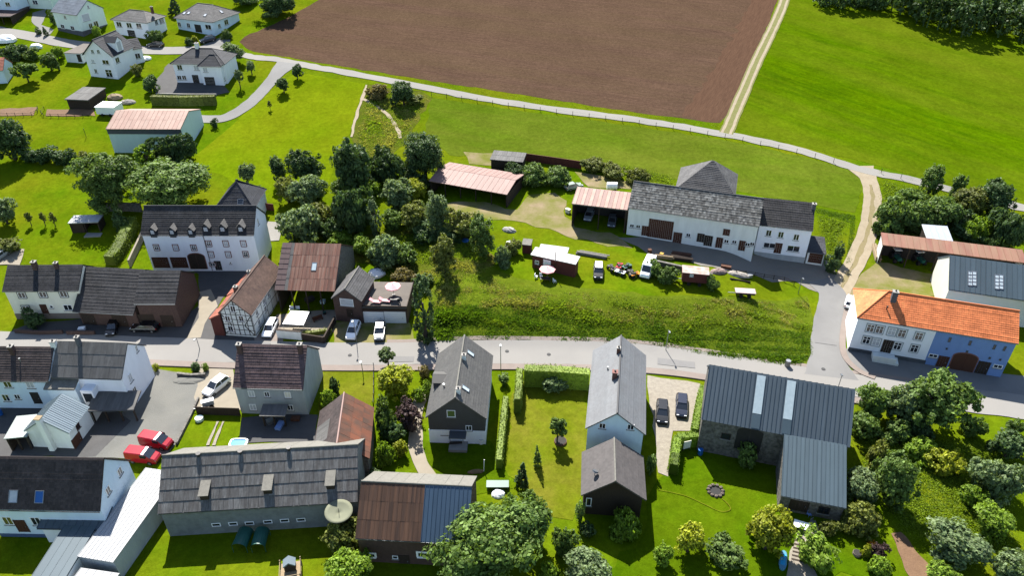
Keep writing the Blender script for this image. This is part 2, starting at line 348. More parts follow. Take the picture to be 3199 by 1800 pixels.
sheet('ploughed_field', [(800, 0), (730, 40), (660, 72), (615, 92), (602, 105), (618, 120), (640, 130), (760, 150), (1000, 190), (1400, 252), (1600, 283), (1810, 309), (1830, 285), (1875, 200), (1920, 90), (1955, 0), (1985, -70), (1995, -95), (900, -95)], M_SOIL, 'bare brown ploughed field on the slope')
sheet('field_headland', [(1712, 292), (1800, 307), (1829, 285), (1874, 200), (1919, 90), (1954, 0), (1984, -70), (1930, -70), (1880, 20), (1800, 160)], M_SOIL2, 'lighter headland strip of the ploughed field', rough=1.0)
sheet('pasture', [(1998, -80), (1950, 90), (1885, 225), (1848, 318), (1856, 333), (2000, 364), (2200, 415), (2330, 450), (2575, 505), (2750, 545), (2850, 300), (2850, 0), (2750, -80)], MG_PAST, 'smooth bright green pasture right of the ploughed field')
sheet('meadow', [(1082, 245), (1300, 277), (1600, 318), (1820, 352), (2000, 390), (2130, 425), (2160, 445), (2168, 480), (2150, 535), (2050, 515), (1700, 450), (1480, 430), (1330, 405), (1240, 395), (1130, 390), (1070, 335)], MG_MID, 'grazed green meadow between the lane and the long farmhouse')
sheet('meadow', [(745, 182), (918, 210), (900, 265), (880, 335), (850, 400), (820, 480), (700, 510), (640, 505), (560, 440), (475, 420), (480, 400), (530, 360), (600, 300), (660, 245), (700, 205)], MG_BRIGHT, 'bright yellow-green meadow below the lane junction')
sheet('scrub_strip', [(925, 212), (1070, 235), (1088, 246), (1050, 310), (1022, 360), (990, 385), (890, 410), (882, 340)], MG_SCRUB, 'dry scrubby strip with a worn footpath', rough=.8)
sheet('rough_bank', [(1085, 640), (1200, 660), (1300, 700), (1450, 722), (1650, 745), (1900, 752), (2030, 745), (2045, 800), (2045, 895), (2012, 925), (1850, 908), (1640, 872), (1480, 860), (1250, 856), (1075, 862)], MG_ROUGH, 'overgrown grass bank above the village road', step=1.25, rough=.5)
sheet('scrub_strip', [(880, 600), (1000, 575), (1180, 590), (1250, 650), (1200, 690), (1090, 715), (1030, 700), (960, 670), (890, 660)], MG_SCRUB, 'weedy slope below the trees in the middle', step=1.25, rough=.8)
sheet('garden_lawn', [(1300, 960), (1475, 960), (1465, 1240), (1440, 1310), (1380, 1300), (1300, 1210), (1265, 1190), (1285, 1000)], MG_DRY, 'sunny yellow-green lawn between the two gabled houses', rough=.9)
sheet('garden_lawn', [(1640, 1230), (1700, 1130), (1960, 1170), (2110, 1280), (2200, 1330), (2260, 1380), (2300, 1470), (1480, 1470), (1600, 1380)], MG_DEEP, 'deep green lawn in front of the stone barn', rough=1.2)
sheet('garden_lawn', [(1065, 1110), (1235, 1110), (1290, 1230), (1200, 1245), (1110, 1210), (1075, 1160)], MG_DEEP, 'green lawn below the grey shingled house')
sheet('garden_lawn', [(805, 930), (938, 930), (938, 1040), (800, 1040)], MG_DRY, 'straw-coloured lawn beside the plum-roofed house')
sheet('garden_lawn', [(20, 560), (180, 545), (310, 590), (340, 640), (300, 670), (70, 668)], MG_BASE, 'lawn behind the cream house on the left')
sheet('farm_yard', [(1120, 512), (1190, 508), (1300, 528), (1330, 490), (1395, 485), (1425, 505), (1420, 545), (1445, 572), (1560, 598), (1590, 625), (1500, 612), (1380, 575), (1290, 555), (1150, 545)], M_DIRT, 'sandy farm yard with a worn dirt drive', rough=.9)
sheet('farm_yard', [(1165, 382), (1240, 385), (1270, 420), (1180, 412)], M_DIRT, 'bare earth patch beside the small grey-roofed shed', rough=.6)
sheet('farm_yard', [(1445, 432), (1500, 440), (1600, 462), (1585, 476), (1480, 470)], M_DIRT, 'earth ramp behind the salmon-roofed carport', rough=.6)
sheet('asphalt_yard', [(1555, 598), (1650, 598), (2078, 655), (2105, 690), (2120, 735), (2075, 742), (2000, 708), (1850, 682), (1650, 648)], mat('yard_concrete', (.30, .27, .225), (.25, .225, .19), scale=.5, rough=.95, c3=(.265, .25, .225), s3=.12, bump=.2, bscale=8), 'pale worn yard in front of the long farmhouse', step=1.25, rough=.8)
sheet('dirt_yard', [(2108, 735), (2165, 690), (2205, 660), (2360, 690), (2350, 745), (2150, 745)], M_DIRT, 'sandy yard in front of the open red-roofed shed', rough=.8)
sheet('forecourt', [(2113, 885), (2140, 872), (2560, 945), (2620, 950), (2620, 1012), (2330, 975), (2180, 950), (2135, 915)], M_ASPH2, 'asphalt forecourt of the orange-roofed farmhouse')
sheet('forecourt', [(20, 838), (90, 812), (250, 800), (440, 808), (500, 770), (500, 690), (470, 668), (660, 668), (660, 700), (600, 715), (560, 750), (540, 800), (640, 850), (665, 880), (20, 880)], M_DASPH, 'paved forecourt of the cream house and brick barn')
sheet('forecourt', [(500, 735), (530, 728), (548, 770), (515, 815), (505, 850), (470, 852), (500, 800)], M_TANP, 'tan paved passage beside the half-timbered house')
sheet('courtyard', [(697, 792), (845, 780), (842, 830), (815, 860), (700, 852)], M_TANP, 'sandy walled courtyard beside the white car')
sheet('parking_strip', [(640, 850), (700, 790), (712, 860), (850, 866), (850, 878), (640, 878)], M_PAVE, 'paved parking place of the white car')
sheet('parking_strip', [(838, 812), (1030, 812), (1042, 863), (1040, 874), (838, 876)], M_DIRT, 'sandy parking strip in front of the white garage')
sheet('gravel_drive', [(380, 925), (505, 945), (500, 1000), (470, 1062), (440, 1122), (412, 1152), (200, 1152), (240, 1110), (330, 1010), (385, 930)], M_GGRAV, 'grey gravel drive beside the white house')
sheet('gravel_drive', [(505, 918), (592, 904), (590, 955), (607, 1032), (498, 1032), (488, 1000)], M_TANP, 'sandy parking place of the white car and trailer')
sheet('gravel_drive', [(1628, 945), (1760, 966), (1772, 1000), (1735, 1085), (1692, 1085), (1680, 1200), (1655, 1190), (1648, 1100), (1632, 1000)], M_GRAVEL, 'pale gravel parking place of the two dark cars')
sheet('courtyard', [(608, 1052), (700, 1045), (800, 1045), (800, 1112), (600, 1116)], M_DASPH, 'dark courtyard below the plum-roofed house')
sheet('courtyard', [(0, 1000), (260, 1000), (330, 1060), (240, 1150), (-20, 1150)], M_DASPH, 'dark courtyard between the white houses')
sheet('drive', [(388, 210), (424, 160), (442, 165), (452, 205), (560, 214), (577, 232), (545, 239), (393, 233)], M_DASPH, 'dark paved drive around the white hip-roofed house')
sheet('drive', [(500, 118), (560, 92), (580, 100), (570, 118), (520, 128)], M_ASPH2, 'drive of the grey bungalow')
sheet('drive', [(82, 32), (118, 22), (112, 45), (104, 62), (135, 75), (120, 92), (85, 90), (95, 68), (80, 55)], M_ASPH2, 'curved drive beside the cream gabled house')
sheet('patio', [(2012, 1322), (2050, 1310), (2062, 1340), (2032, 1372), (2008, 1400), (2040, 1420), (2062, 1465), (1975, 1465), (1985, 1390)], M_GRAVEL, 'stony garden terrace with steps', rough=.5)
sheet('garden_plot', [(118, 275), (235, 276), (240, 292), (115, 292)], M_EARTH, 'fenced vegetable plot beside the wooden shed')
sheet('garden_plot', [(0, 275), (95, 270), (85, 290), (0, 292)], M_EARTH, 'vegetable plot with stones at the left edge')
T2 = fpath([(2160, 418), (2185, 455), (2194, 500), (2185, 570), (2160, 640), (2128, 700), (2108, 742)])
ribbon('dirt_track', T2, lambda t: 3.7+max(0, .15-t)*22, M_RUT, 'pale dirt track bending down from the lane to the farm')
ribbon('track_grass_strip', T2[10:-4], .75, mat('strip_grass', (.25, .215, .085), (.32, .25, .14), scale=2, rough=.95), 'dry grass strip in the middle of the dirt track', rough=.25)
MAIN = ppath([(-260, 1062), (-100, 1068), (300, 1082), (700, 1098), (1100, 1107), (1500, 1103), (1850, 1106), (2100, 1122), (2400, 1166), (2700, 1210), (3000, 1248), (3250, 1280), (3500, 1312)])
ribbon('main_road', MAIN, 5.7, M_ASPH, 'pale asphalt village road crossing the picture')
ribbon('sidewalk', side_path(MAIN[10:78], -3.65), 1.35, M_PAVE, 'raised brownish sidewalk along the village road', thick=.11, rough=0)
ribbon('road_verge', side_path(MAIN[34:78], 3.25), .75, M_PAVE, 'gritty strip along the foot of the grass bank')
ribbon('side_road', fpath([(2060, 705), (2092, 738), (2092, 775), (2083, 820), (2078, 870), (2082, 915), (2090, 950)]), lambda t: 5.0+max(0, t-.75)*14, M_ASPH2, 'asphalt side road climbing to the farm')
ribbon('sidewalk', fpath([(2132, 770), (2122, 820), (2118, 870), (2128, 905), (2160, 935), (2200, 952)]), 1.0, M_PAVE, 'kerbed strip beside the orange-roofed farmhouse', thick=.1, rough=0)
LANE = fpath([(560, 122), (625, 141), (700, 151), (760, 163), (900, 188), (1080, 222), (1300, 262), (1600, 302), (1820, 338), (2000, 376), (2160, 425), (2330, 462), (2575, 525), (2720, 570)])
ribbon('field_lane', LANE, 2.8, M_LANE, 'pale concrete lane along the lower edge of the ploughed field', rough=.25)
ribbon('field_lane', fpath([(725, 158), (700, 182), (672, 215), (640, 250), (600, 280), (560, 298), (515, 300), (470, 297)]), lambda t: 3.6+max(0, .2-t)*16, M_ASPH2, 'side lane curving down to the salmon-roofed hall')
ribbon('street', fpath([(-60, 62), (0, 78), (62, 88), (150, 106), (212, 114), (362, 126), (450, 127), (540, 124), (575, 124)]), 4.6, M_ASPH, 'residential street at the top left')
T1 = fpath([(1990, -80), (1972, 0), (1948, 60), (1905, 150), (1862, 250), (1836, 312), (1826, 336)])
ribbon('grass_track', T1, 3.4, mat('track_grass', (.24, .22, .085), (.17, .19, .03), scale=1.2, rough=.95), 'grassy farm track between ploughed field and pasture')
for s in (-.95, .95): ribbon('wheel_rut', side_path(T1, s), .7, M_RUT, 'worn wheel rut of the track beside the ploughed field')
ribbon('footpath', fpath([(913, 250), (945, 265), (975, 290), (1000, 325), (1008, 348)]), .9, M_RUT, 'trodden path through the scrub strip', rough=.2)
ribbon('footpath', fpath([(922, 214), (908, 255), (892, 310), (884, 345)]), .7, M_RUT, 'trodden path along the edge of the bright meadow', rough=.2)
ribbon('garden_path', fpath([(1068, 985), (1046, 1040), (1044, 1100), (1052, 1150), (1075, 1195), (1110, 1225)]), 2.0, M_TANP, 'paved garden path left of the grey shingled house')
ribbon('soil_path', fpath([(2252, 1342), (2275, 1375), (2300, 1415), (2330, 1470)]), lambda t: 1.5+t*2, M_EARTH, 'bare earth path beside the trees bottom right', rough=.3)
for a, b in (((1655, 1235), (1830, 1300)),): ribbon('lawn_line', fpath([(1655, 1234), (1720, 1248), (1770, 1270), (1810, 1288), (1835, 1285), (1832, 1272), (1815, 1256)]), .10, MG_DRY, 'pale curved line worn into the barn lawn', rough=.02)
for k in (0, 1): ribbon('wheel_rut', fpath([(562-14*k, 1062), (549-14*k, 1092), (538-14*k, 1122)]), .45, M_GRAVEL, 'pale wheel rut on the small lawn above the long barn')

sheet('terrace', [(668, 558), (708, 560), (702, 606), (672, 608)], M_LANE, 'pale paved terrace at the right gable of the long white house')
sheet('drive', [(-20, 640), (14, 622), (62, 628), (50, 668), (-20, 668)], M_TANP, 'tan paved drive at the left edge')
# repairs and covers in the road
for i, (x, y, w_, l_) in enumerate(((640, 872, 2.0, 5), (1010, 905, 1.4, 4), (1700, 915, 1.6, 6), (2075, 860, 1.5, 3.5), (300, 874, 1.5, 4))):
    g = G(Fc(x, y)); k = min(range(len(MAIN)), key=lambda j: (MAIN[j]-Vector((g.x, g.y, 0))).length); t_ = (MAIN[min(k+1, len(MAIN)-1)]-MAIN[k-1]).normalized()
    ribbon('road_patch', [Vector((g.x, g.y, 0))+t_*(f*l_) for f in (-.5, -.25, 0, .25, .5)], w_, mat('patch_asphalt', (.27, .262, .255), (.235, .23, .225), scale=.8, rough=.9), 'darker asphalt repair patch in the road, '+('beside the plum-roofed house', 'left of the shingled house', 'between slate-roofed house and bank', 'on the side road', 'in front of the brick barn')[i], rough=.05)
def manhole(lb, x, y):
    g = G(Fc(x, y)); o = MB().tube((0, 0, -.05), (0, 0, LAYER[0]+.012), .32, n=14).build('manhole_cover', mat('cast_iron', (.10, .10, .10), (.07, .07, .07), scale=8)); o.location = g; tag(o, lb, 'manhole cover')
manhole('round manhole cover in the road beside the straw-coloured lawn', 880, 895); manhole('round manhole cover in the road below the grass bank', 1380, 893); manhole('round manhole cover at the side road mouth', 2070, 930); manhole('round manhole cover in the road beside the tall lamp', 1275, 885)
# ------------------------------------------------------------------ building kit
class UB(MB):                           # mesh builder with UVs in metres
    def __init__(s): super().__init__(); s.uvs = []
    def quad(s, pts, uvs):
        n = len(s.v); s.v += [tuple(q) for q in pts]; s.uvs += uvs; s.f.append(tuple(range(n, n+len(pts))))
    def build(s, name, m, parent=None):
        me = bpy.data.meshes.new(name); me.from_pydata(s.v, [], s.f); me.materials.append(m)
        u = me.uv_layers.new(name='UVMap')
        for lp in me.loops: u.data[lp.index].uv = s.uvs[lp.vertex_index]
        me.update(); return link(bpy.data.objects.new(name, me), parent)
def slope_mesh(ub, a, b, c, d, step=.38, lift=.035, thick=.16):
    a, b, c, d = map(Vector, (a, b, c, d)); L = ((d-a).length+(c-b).length)/2
    n = max(1, round(L/step)) if step else 1; lift = lift if step else 0
    nr = (b-a).cross(d-a).normalized(); w0 = (b-a).length
    l0 = lift
    for i in range(n):
        t0, t1 = i/n, (i+1)/n; lift = l0*random.uniform(.6, 1.5)
        p0, p1, q0, q1 = a.lerp(d, t0), b.lerp(c, t0), a.lerp(d, t1), b.lerp(c, t1)
        x0 = (p0-a).dot((b-a)/w0); x1 = (p1-a).dot((b-a)/w0); y0 = (q0-a).dot((b-a)/w0); y1 = (q1-a).dot((b-a)/w0)
        ub.quad([p0+nr*lift, p1+nr*lift, q1, q0], [(x0, t0*L), (x1, t0*L), (y1, t1*L-.01), (y0, t1*L-.01)])
        ub.quad([p0-nr*(lift if i == 0 else 0), p1-nr*(lift if i == 0 else 0), p1+nr*lift, p0+nr*lift], [(x0, t0*L)]*4)
    e = [a, b, c, d]; lo = [q-nr*thick for q in e]
    ub.quad(lo[::-1], [(0, 0)]*4)
    for i in range(4): ub.quad([lo[i], lo[(i+1) % 4], e[(i+1) % 4], e[i]], [(0, 0)]*4)
_pm = {}
def panel_mesh(w_, l_, m, rib, th=.03):
    k = (round(w_, 3), round(l_, 3), m.name, rib)
    if k not in _pm:
        b = MB().box(0.0, 0, 0, w_, l_, th)
        if rib: b.box(0, 0, th, .06, l_, th+rib)
        _pm[k] = b.mesh('roof_panel', m)
    return _pm[k]
_wm = {}
class Bld:
    def __init__(s, name, label, h, L=None, R_=None, far=None, depth=None, apex=None, pitch=None, ridge='x', ov=.35, gov=.2, rf=.5,
                 rise=None, hip=(0, 0), wall=None, roof=None, step=.38, thick=.16, cat='house', of=None, apexN=None, apexF=None, farz=0,
                 walls='solid', drop=1.2, cap=None, gutter=True, group=None, width=None):
        s.h = h; s.ov = ov; s.gov = gov; s.ridge = ridge; s.rf = rf; s.hip = list(hip)
        if apexN is None:
            pL = G(L, h); z = pL.z; pR = Zp(R_, z); e = (pR-pL); s.W = e.length; ex = e.normalized(); ey = Vector((-ex.y, ex.x, 0)); O = pL
        else:                           # ridge mode: near and far ridge end, one near eave corner, pitch
            side = 1 if R_ is not None else -1; q = G(R_ if R_ is not None else L, h); z = q.z; lo, hi = .5, 20
            for _ in range(40):
                m_ = (lo+hi)/2; zz = z+m_*math.tan(R(pitch)); aN = Zp(apexN, zz); aF = Zp(apexF, zz); ey = (aF-aN).normalized(); ex = Vector((ey.y, -ey.x, 0))
                if (q-aN).dot(ex)*side > m_: lo = m_
                else: hi = m_
            s.W = 2*m_; s.D = (aF-aN).length; O = aN-ex*m_; O.z = z; s.ridge = 'y'; s.rise = m_*math.tan(R(pitch)); ridge = 'y'
        s.ex, s.ey, s.O = ex, ey, Vector((O.x, O.y, z-h)); s.zb = s.O.z
        s.rz = math.atan2(ex.y, ex.x)
        F = Matrix.Translation(s.O)@Matrix.Rotation(s.rz, 4, 'Z'); s.Fm = F; Fi = F.inverted()
        s.co = Fi@CAM; s.R3 = Fi.to_3x3()
        if apexN is None:
            if far is not None: s.D = (Zp(far, z+farz)-pL).dot(ey)
            elif depth: s.D = depth
            if rise is not None: s.rise = rise
            if ridge == 'x':
                if far is None and not depth:
                    lo, hi = 1.0, 40.0
                    for _ in range(40):
                        m_ = (lo+hi)/2; q = s.at_y(apex, m_*rf)
                        if q.z-h > m_*rf*math.tan(R(pitch)): lo = m_
                        else: hi = m_
                    s.D = m_; s.rise = m_*rf*math.tan(R(pitch))
                elif rise is None:
                    s.rise = (s.at_y(apex, s.D*rf).z-h) if apex else s.D*rf*math.tan(R(pitch))
            elif rise is None:
                s.rise = (s.at_y(apex, 0).z-h) if apex else s.W/2*math.tan(R(pitch))
        s.wallm, s.roofm = wall, roof
        print('BLD %-24s W %.1f D %.1f h %.1f rise %.1f  at %.0f,%.0f,%.1f' % (name, s.W, s.D, h, s.rise, s.O.x, s.O.y, s.O.z))
        if of is None:
            s.root = thing(name, label, cat, s.O, s.rz, group); s.M = Matrix()
        else:
            s.root = of.root; s.M = of.root.matrix_basis.inverted()@F
        s.low = min(ground(*(F@Vector((x, y, 0))).xy) for x in (0, s.W) for y in (0, s.D))-s.O.z-drop
        s.thick = thick; s.step = step
        if walls == 'solid' and wall: s.solid(wall)
        if roof: s.make_roof(roof, cap)
        if gutter and roof and s.ridge == 'x':
            s.add(MB().box(.02, -.12, h-.16, s.W-.02, .0, h-.04), 'gutter', M_GUTTER)
    # rays
    def lr(s, p): return s.co, s.R3@ray(p)
    def at_y(s, p, y):
        o, d = s.lr(p); return o+d*((y-o.y)/d.y)
    def at_x(s, p, x):
        o, d = s.lr(p); return o+d*((x-o.x)/d.x)
    def add(s, b, name, m, parent=None, smooth=False):
        o = b.build(name, m) if isinstance(b, UB) else b.build(name, m, None, smooth)
        if parent is None: o.parent = s.root; o.matrix_basis = s.M
        else: o.parent = parent; o.matrix_basis = Matrix()
        return o
    def solid(s, m, x0=None, x1=None, name='wall'):
        W, D, h, t = s.W, s.D, s.h, s.thick+.03; b = MB(); zb = s.low
        if s.hip != [0, 0] and s.ridge == 'x':
            k = s.ov*s.rise/(s.D*s.rf) if s.hip[0] and s.hip[1] else 0
            x0 = s.ov if x0 is None else x0; x1 = W-s.ov if x1 is None else x1
            b.box(x0, s.ov, zb, x1, D-s.ov, h-.08)
            if not s.hip[1]:
                pr = [(s.ov, h-.08), (D-s.ov, h-.08), (D*s.rf, h+s.rise-t-.05)]
                if x1 > W-.5: s.add(MB().prism(pr, lambda q, k_: ((W-s.gov-.3, W-s.gov)[k_], q[0], q[1])), 'gable_wall', m)
        elif s.ridge == 'x':
            x0 = s.gov if x0 is None else x0; x1 = W-s.gov if x1 is None else x1
            r = D*s.rf; k = s.rise/r; kb = s.rise/(D-r) if D-r > .1 else 0; cs = t*math.sqrt(1+k*k)
            pr = [(s.ov, zb), (D-s.ov, zb)]+([(D-s.ov, h+s.ov*kb-cs), (r, h+s.rise-cs)] if kb else [(D-s.ov, h+(D-s.ov)*k-cs)])+[(s.ov, h+s.ov*k-cs)]
            b.prism(pr, lambda q, k_: ((x0, x1)[k_], q[0], q[1]))
        else:
            k = s.rise/(W/2); cs = t*math.sqrt(1+k*k)
            pr = [(s.ov, zb), (W-s.ov, zb), (W-s.ov, h+s.ov*k-cs), (W/2, h+s.rise-cs), (s.ov, h+s.ov*k-cs)]
            y0 = s.gov if x0 is None else x0; y1 = D-s.gov if x1 is None else x1
            b.prism(pr, lambda q, k_: (q[0], (y1, y0)[k_], q[1]))
        return s.add(b, name, m)
    def slopes(s):
        W, D, h, r = s.W, s.D, s.h, s.rise; V = Vector
        if s.ridge == 'y': return [(V((W/2, 0, h+r)), V((W/2, D, h+r)), V((W, D, h)), V((W, 0, h)))[::1], (V((0, D, h)), V((0, 0, h)), V((W/2, 0, h+r)), V((W/2, D, h+r)))]
        y = D*s.rf; a, b = s.hip
        out = [(V((0, 0, h)), V((W, 0, h)), V((W-b, y, h+r)), V((a, y, h+r)))]
        if s.rf < .98: out.append((V((W, D, h)), V((0, D, h)), V((a, y, h+r)), V((W-b, y, h+r))))
        if a: out.append((V((0, D, h)), V((0, 0, h)), V((a, y, h+r)), V((a, y, h+r))))
        if b: out.append((V((W, 0, h)), V((W, D, h)), V((W-b, y, h+r)), V((W-b, y, h+r))))
        return out
    def make_roof(s, m, cap):
        ub = UB(); sl = s.slopes()
        if s.ridge == 'y': a, b, c, d = sl[0]; sl[0] = (d, c, b, a)
        s.sl = sl
        for q in sl: slope_mesh(ub, *q, step=s.step, thick=s.thick)
        s.roof = s.add(ub, 'roof', m)
        W, D, z = s.W, s.D, s.h+s.rise
        if cap and s.rf < .98:
            p, q = ((W/2, -.02, z+.02), (W/2, D+.02, z+.02)) if s.ridge == 'y' else ((s.hip[0]-.02, D*s.rf, z+.02), (W-s.hip[1]+.02, D*s.rf, z+.02))
            s.add(MB().tube(p, q, .13, n=6), 'ridge_cap', cap, s.roof)
            if s.ridge == 'x':
                for hx, x in ((s.hip[0], 0), (W-s.hip[1], W)):
                    if (x == 0 and s.hip[0]) or (x == W and s.hip[1]):
                        for yy in (0, D): s.add(MB().tube((x, yy, s.h+.02), (hx, D*s.rf, z+.02), .1, n=6), 'hip_cap', cap, s.roof)
    def panels(s, k, cols, rows, m, rib=.07, rnd=.01, x0=0, x1=None, name='roof_panel', y0=0., y1=1., lift=.03, base=0.):
        a, b, c, d = s.sl[k]; ux = (b-a).normalized(); vy = (d-a); Ls = vy.length; vy = vy.normalized(); n = ux.cross(vy)
        x1 = (b-a).length if x1 is None else x1; w_ = (x1-x0)/cols; L0 = Ls*y0; l_ = Ls*(y1-y0)/rows
        ms = m if isinstance(m, (list, tuple)) else None
        for j in range(rows):
            for i in range(cols):
                mm = ms[i*len(ms)//cols] if ms else m
                o = bpy.data.objects.new(name, panel_mesh(w_*.985, l_+(.06 if rows > 1 else 0), mm, rib)); C.objects.link(o); o.parent = s.roof
                v2 = (vy*l_+n*(-lift if rows > 1 else 0)).normalized(); n2 = ux.cross(v2)
                p = a+ux*(x0+i*w_+.008*w_+random.uniform(-rnd, rnd))+vy*(L0+j*l_-.05)+n*(.012+base+(lift if rows > 1 else 0)+random.uniform(0, .012))
                o.matrix_basis = Matrix(((ux.x, v2.x, n2.x, p.x), (ux.y, v2.y, n2.y, p.y), (ux.z, v2.z, n2.z, p.z), (0, 0, 0, 1)))
    # facade pieces
    def fpos(s, face, p, off=0.0):
        if face == 'f': q = s.at_y(p, s.ov if s.ridge == 'x' else s.gov) if not s.hipped() else s.at_y(p, s.ov)
        elif face == 'r': q = s.at_x(p, s.W-(s.gov if s.ridge == 'x' and not s.hipped() else s.ov))
        else: q = s.at_x(p, s.gov if s.ridge == 'x' and not s.hipped() else s.ov)
        n = {'f': Vector((0, -1, 0)), 'r': Vector((1, 0, 0)), 'l': Vector((-1, 0, 0))}[face]
        u = {'f': Vector((1, 0, 0)), 'r': Vector((0, 1, 0)), 'l': Vector((0, -1, 0))}[face]
        q = q+n*off
        return s.M@Matrix(((u.x, 0, n.x, q.x), (u.y, 0, n.y, q.y), (u.z, 1, n.z, q.z), (0, 0, 0, 1)))
    def hipped(s): return s.hip[0] > 0 and s.hip[1] > 0
    def put(s, name, me, Mx, kids=()):
        o = bpy.data.objects.new(name, me); C.objects.link(o); o.parent = s.root; o.matrix_basis = Mx
        for kn, km in kids:
            k = bpy.data.objects.new(kn, km); C.objects.link(k); k.parent = o
        return o
    def win(s, face, p, w_=1.1, h_=1.3, fr=None, gl=None, cross=1, name='window', sur=None, sill=True):
        fr = fr or M_FRAME; gl = gl or M_GLASS; key = (round(w_, 2), round(h_, 2), fr.name, gl.name, cross, sur.name if sur else '')
        if key not in _wm:
            t = .09; b = MB(); x, y = w_/2, h_/2
            b.box(-x, -y, -.05, -x+t, y, .06).box(x-t, -y, -.05, x, y, .06).box(-x+t, -y, -.05, x-t, -y+t, .06).box(-x+t, y-t, -.05, x-t, y, .06)
            if cross >= 1: b.box(-.035, -y+t, -.05, .035, y-t, .05)
            if cross >= 2: b.box(-x+t, y*.25-.03, -.05, -.035, y*.25+.03, .048).box(.035, y*.25-.03, -.05, x-t, y*.25+.03, .048)
            fm = b.mesh('window', fr); pm = MB().box(-x+t, -y+t, -.04, x-t, y-t, .02).mesh('pane', gl)
            sm = MB().box(-x-.1, -y-.1, -.04, x+.1, -y, .14).mesh('sill', sur or M_CONC)
            rm = None
            if sur:
                q = .17; rm = MB().box(-x-q, -y, -.04, -x, y+q, .045).box(x, -y, -.04, x+q, y+q, .045).box(-x, y, -.04, x, y+q, .045).mesh('surround', sur)
            _wm[key] = (fm, pm, sm, rm)
        fm, pm, sm, rm = _wm[key]
        return s.put(name, fm, s.fpos(face, p), [('pane', pm)]+([('sill', sm)] if sill else [])+([('surround', rm)] if rm else []))
    def door(s, face, p, w_=1.1, h_=2.1, m=None, name='door', rows=0, sur=None):
        m = m or M_BROWND; key = ('d', round(w_, 2), round(h_, 2), m.name, rows, sur.name if sur else '')
        if key not in _wm:
            x, y = w_/2, h_/2; b = MB().box(-x-.08, -y, -.05, -x, y+.08, .07).box(x, -y, -.05, x+.08, y+.08, .07).box(-x, y, -.05, x, y+.08, .07)
            fm = b.mesh(name, sur or (M_FRAME if name == 'garage_door' and m is M_FRAME else m)); n = rows or max(2, int(w_/.35)); ks = []
            for i in range(n):
                if rows: ks.append(('door_panel', MB().box(-x, -y+h_*i/n+.015, -.04, x, -y+h_*(i+1)/n-.015, .03).mesh('door_panel', m)))
                else: ks.append(('door_board', MB().box(-x+w_*i/n+.012, -y, -.04, -x+w_*(i+1)/n-.012, y, .03).mesh('door_board', m)))
            ks.append(('handle', MB().box(x*.7-.05, -.1, .03, x*.7+.05, .02, .1).mesh('handle', M_STEEL)))
            _wm[key] = (fm, ks)
        fm, ks = _wm[key]
        return s.put(name, fm, s.fpos(face, p), ks)
    def arch(s, face, p, w_, h_, m, name='arched_door', sur=None):
        x = w_/2; y = h_/2; n = 10
        def outline(k): return [(-x-k, -y), (x+k, -y)]+[((x+k)*math.cos(math.pi*i/n), y-x*.45+(x*.45+k)*math.sin(math.pi*i/n)) for i in range(n+1)]
        fm = MB().prism(outline(.18), lambda q, k: (q[0], q[1], (-.05, .05)[k])).mesh(name, sur or M_SANDST)
        kids = []
        for sgn in (-1, 1):
            pr = [(0, -y), (sgn*x, -y)]+[(sgn*x*math.cos(math.pi*i/n), y-x*.45+x*.45*math.sin(math.pi*i/n)) for i in range(n//2+1)]
            kids.append(('door_leaf', MB().prism([(q[0]+sgn*.02, q[1]) for q in pr], lambda q, k: (q[0], q[1], (-.04, .09)[k])).mesh('door_leaf', m)))
        return s.put(name, fm, s.fpos(face, p), kids)
    def roof_hit(s, p, k=0):
        a, b, c, d = s.sl[k]; n = (b-a).cross(d-a).normalized(); o, v = s.lr(p); q = o+v*((a-o).dot(n)/v.dot(n)); return q, n
    def chimney(s, p, w_=.6, d_=.6, hh=1.2, m=None, k=0, cap=None):
        q, n = s.roof_hit(p, k); z1 = q.z+hh
        c = s.add(MB().box(q.x-w_/2, q.y-d_/2, q.z-1.0, q.x+w_/2, q.y+d_/2, z1), 'chimney', m or M_BRICK)
        s.add(MB().box(q.x-w_/2-.07, q.y-d_/2-.07, z1, q.x+w_/2+.07, q.y+d_/2+.07, z1+.1), 'chimney_cap', cap or M_CONC, c)
        s.add(MB().tube((q.x, q.y, z1+.1), (q.x, q.y, z1+.35), .13, n=8), 'flue', M_DFRAME, c); return c
    def pipe(s, p, hh=.7, k=0, r=.09, m=None):
        q, n = s.roof_hit(p, k); s.add(MB().tube((q.x, q.y, q.z-.2), (q.x, q.y, q.z+hh), r, n=8).tube((q.x, q.y, q.z+hh), (q.x, q.y, q.z+hh+.12), r*1.6, n=8), 'vent_pipe', m or M_DFRAME, s.roof if s.M == Matrix() else None)
    def skylight(s, p, w_=.9, l_=1.2, k=0, gl=None):
        q, n = s.roof_hit(p, k); a, b, c, d = s.sl[k]; u = (b-a).normalized(); v = n.cross(u)
        Mx = s.M@Matrix(((u.x, v.x, n.x, q.x), (u.y, v.y, n.y, q.y), (u.z, v.z, n.z, q.z), (0, 0, 0, 1)))
        x, y, t = w_/2, l_/2, .08
        fm = MB().box(-x, -y, 0, -x+t, y, .14).box(x-t, -y, 0, x, y, .14).box(-x+t, -y, 0, x-t, -y+t, .14).box(-x+t, y-t, 0, x-t, y, .14).mesh('skylight', M_STEEL)
        return s.put('skylight', fm, Mx, [('pane', MB().box(-x+t, -y+t, 0, x-t, y-t, .1).mesh('pane', gl or M_GLASS))])
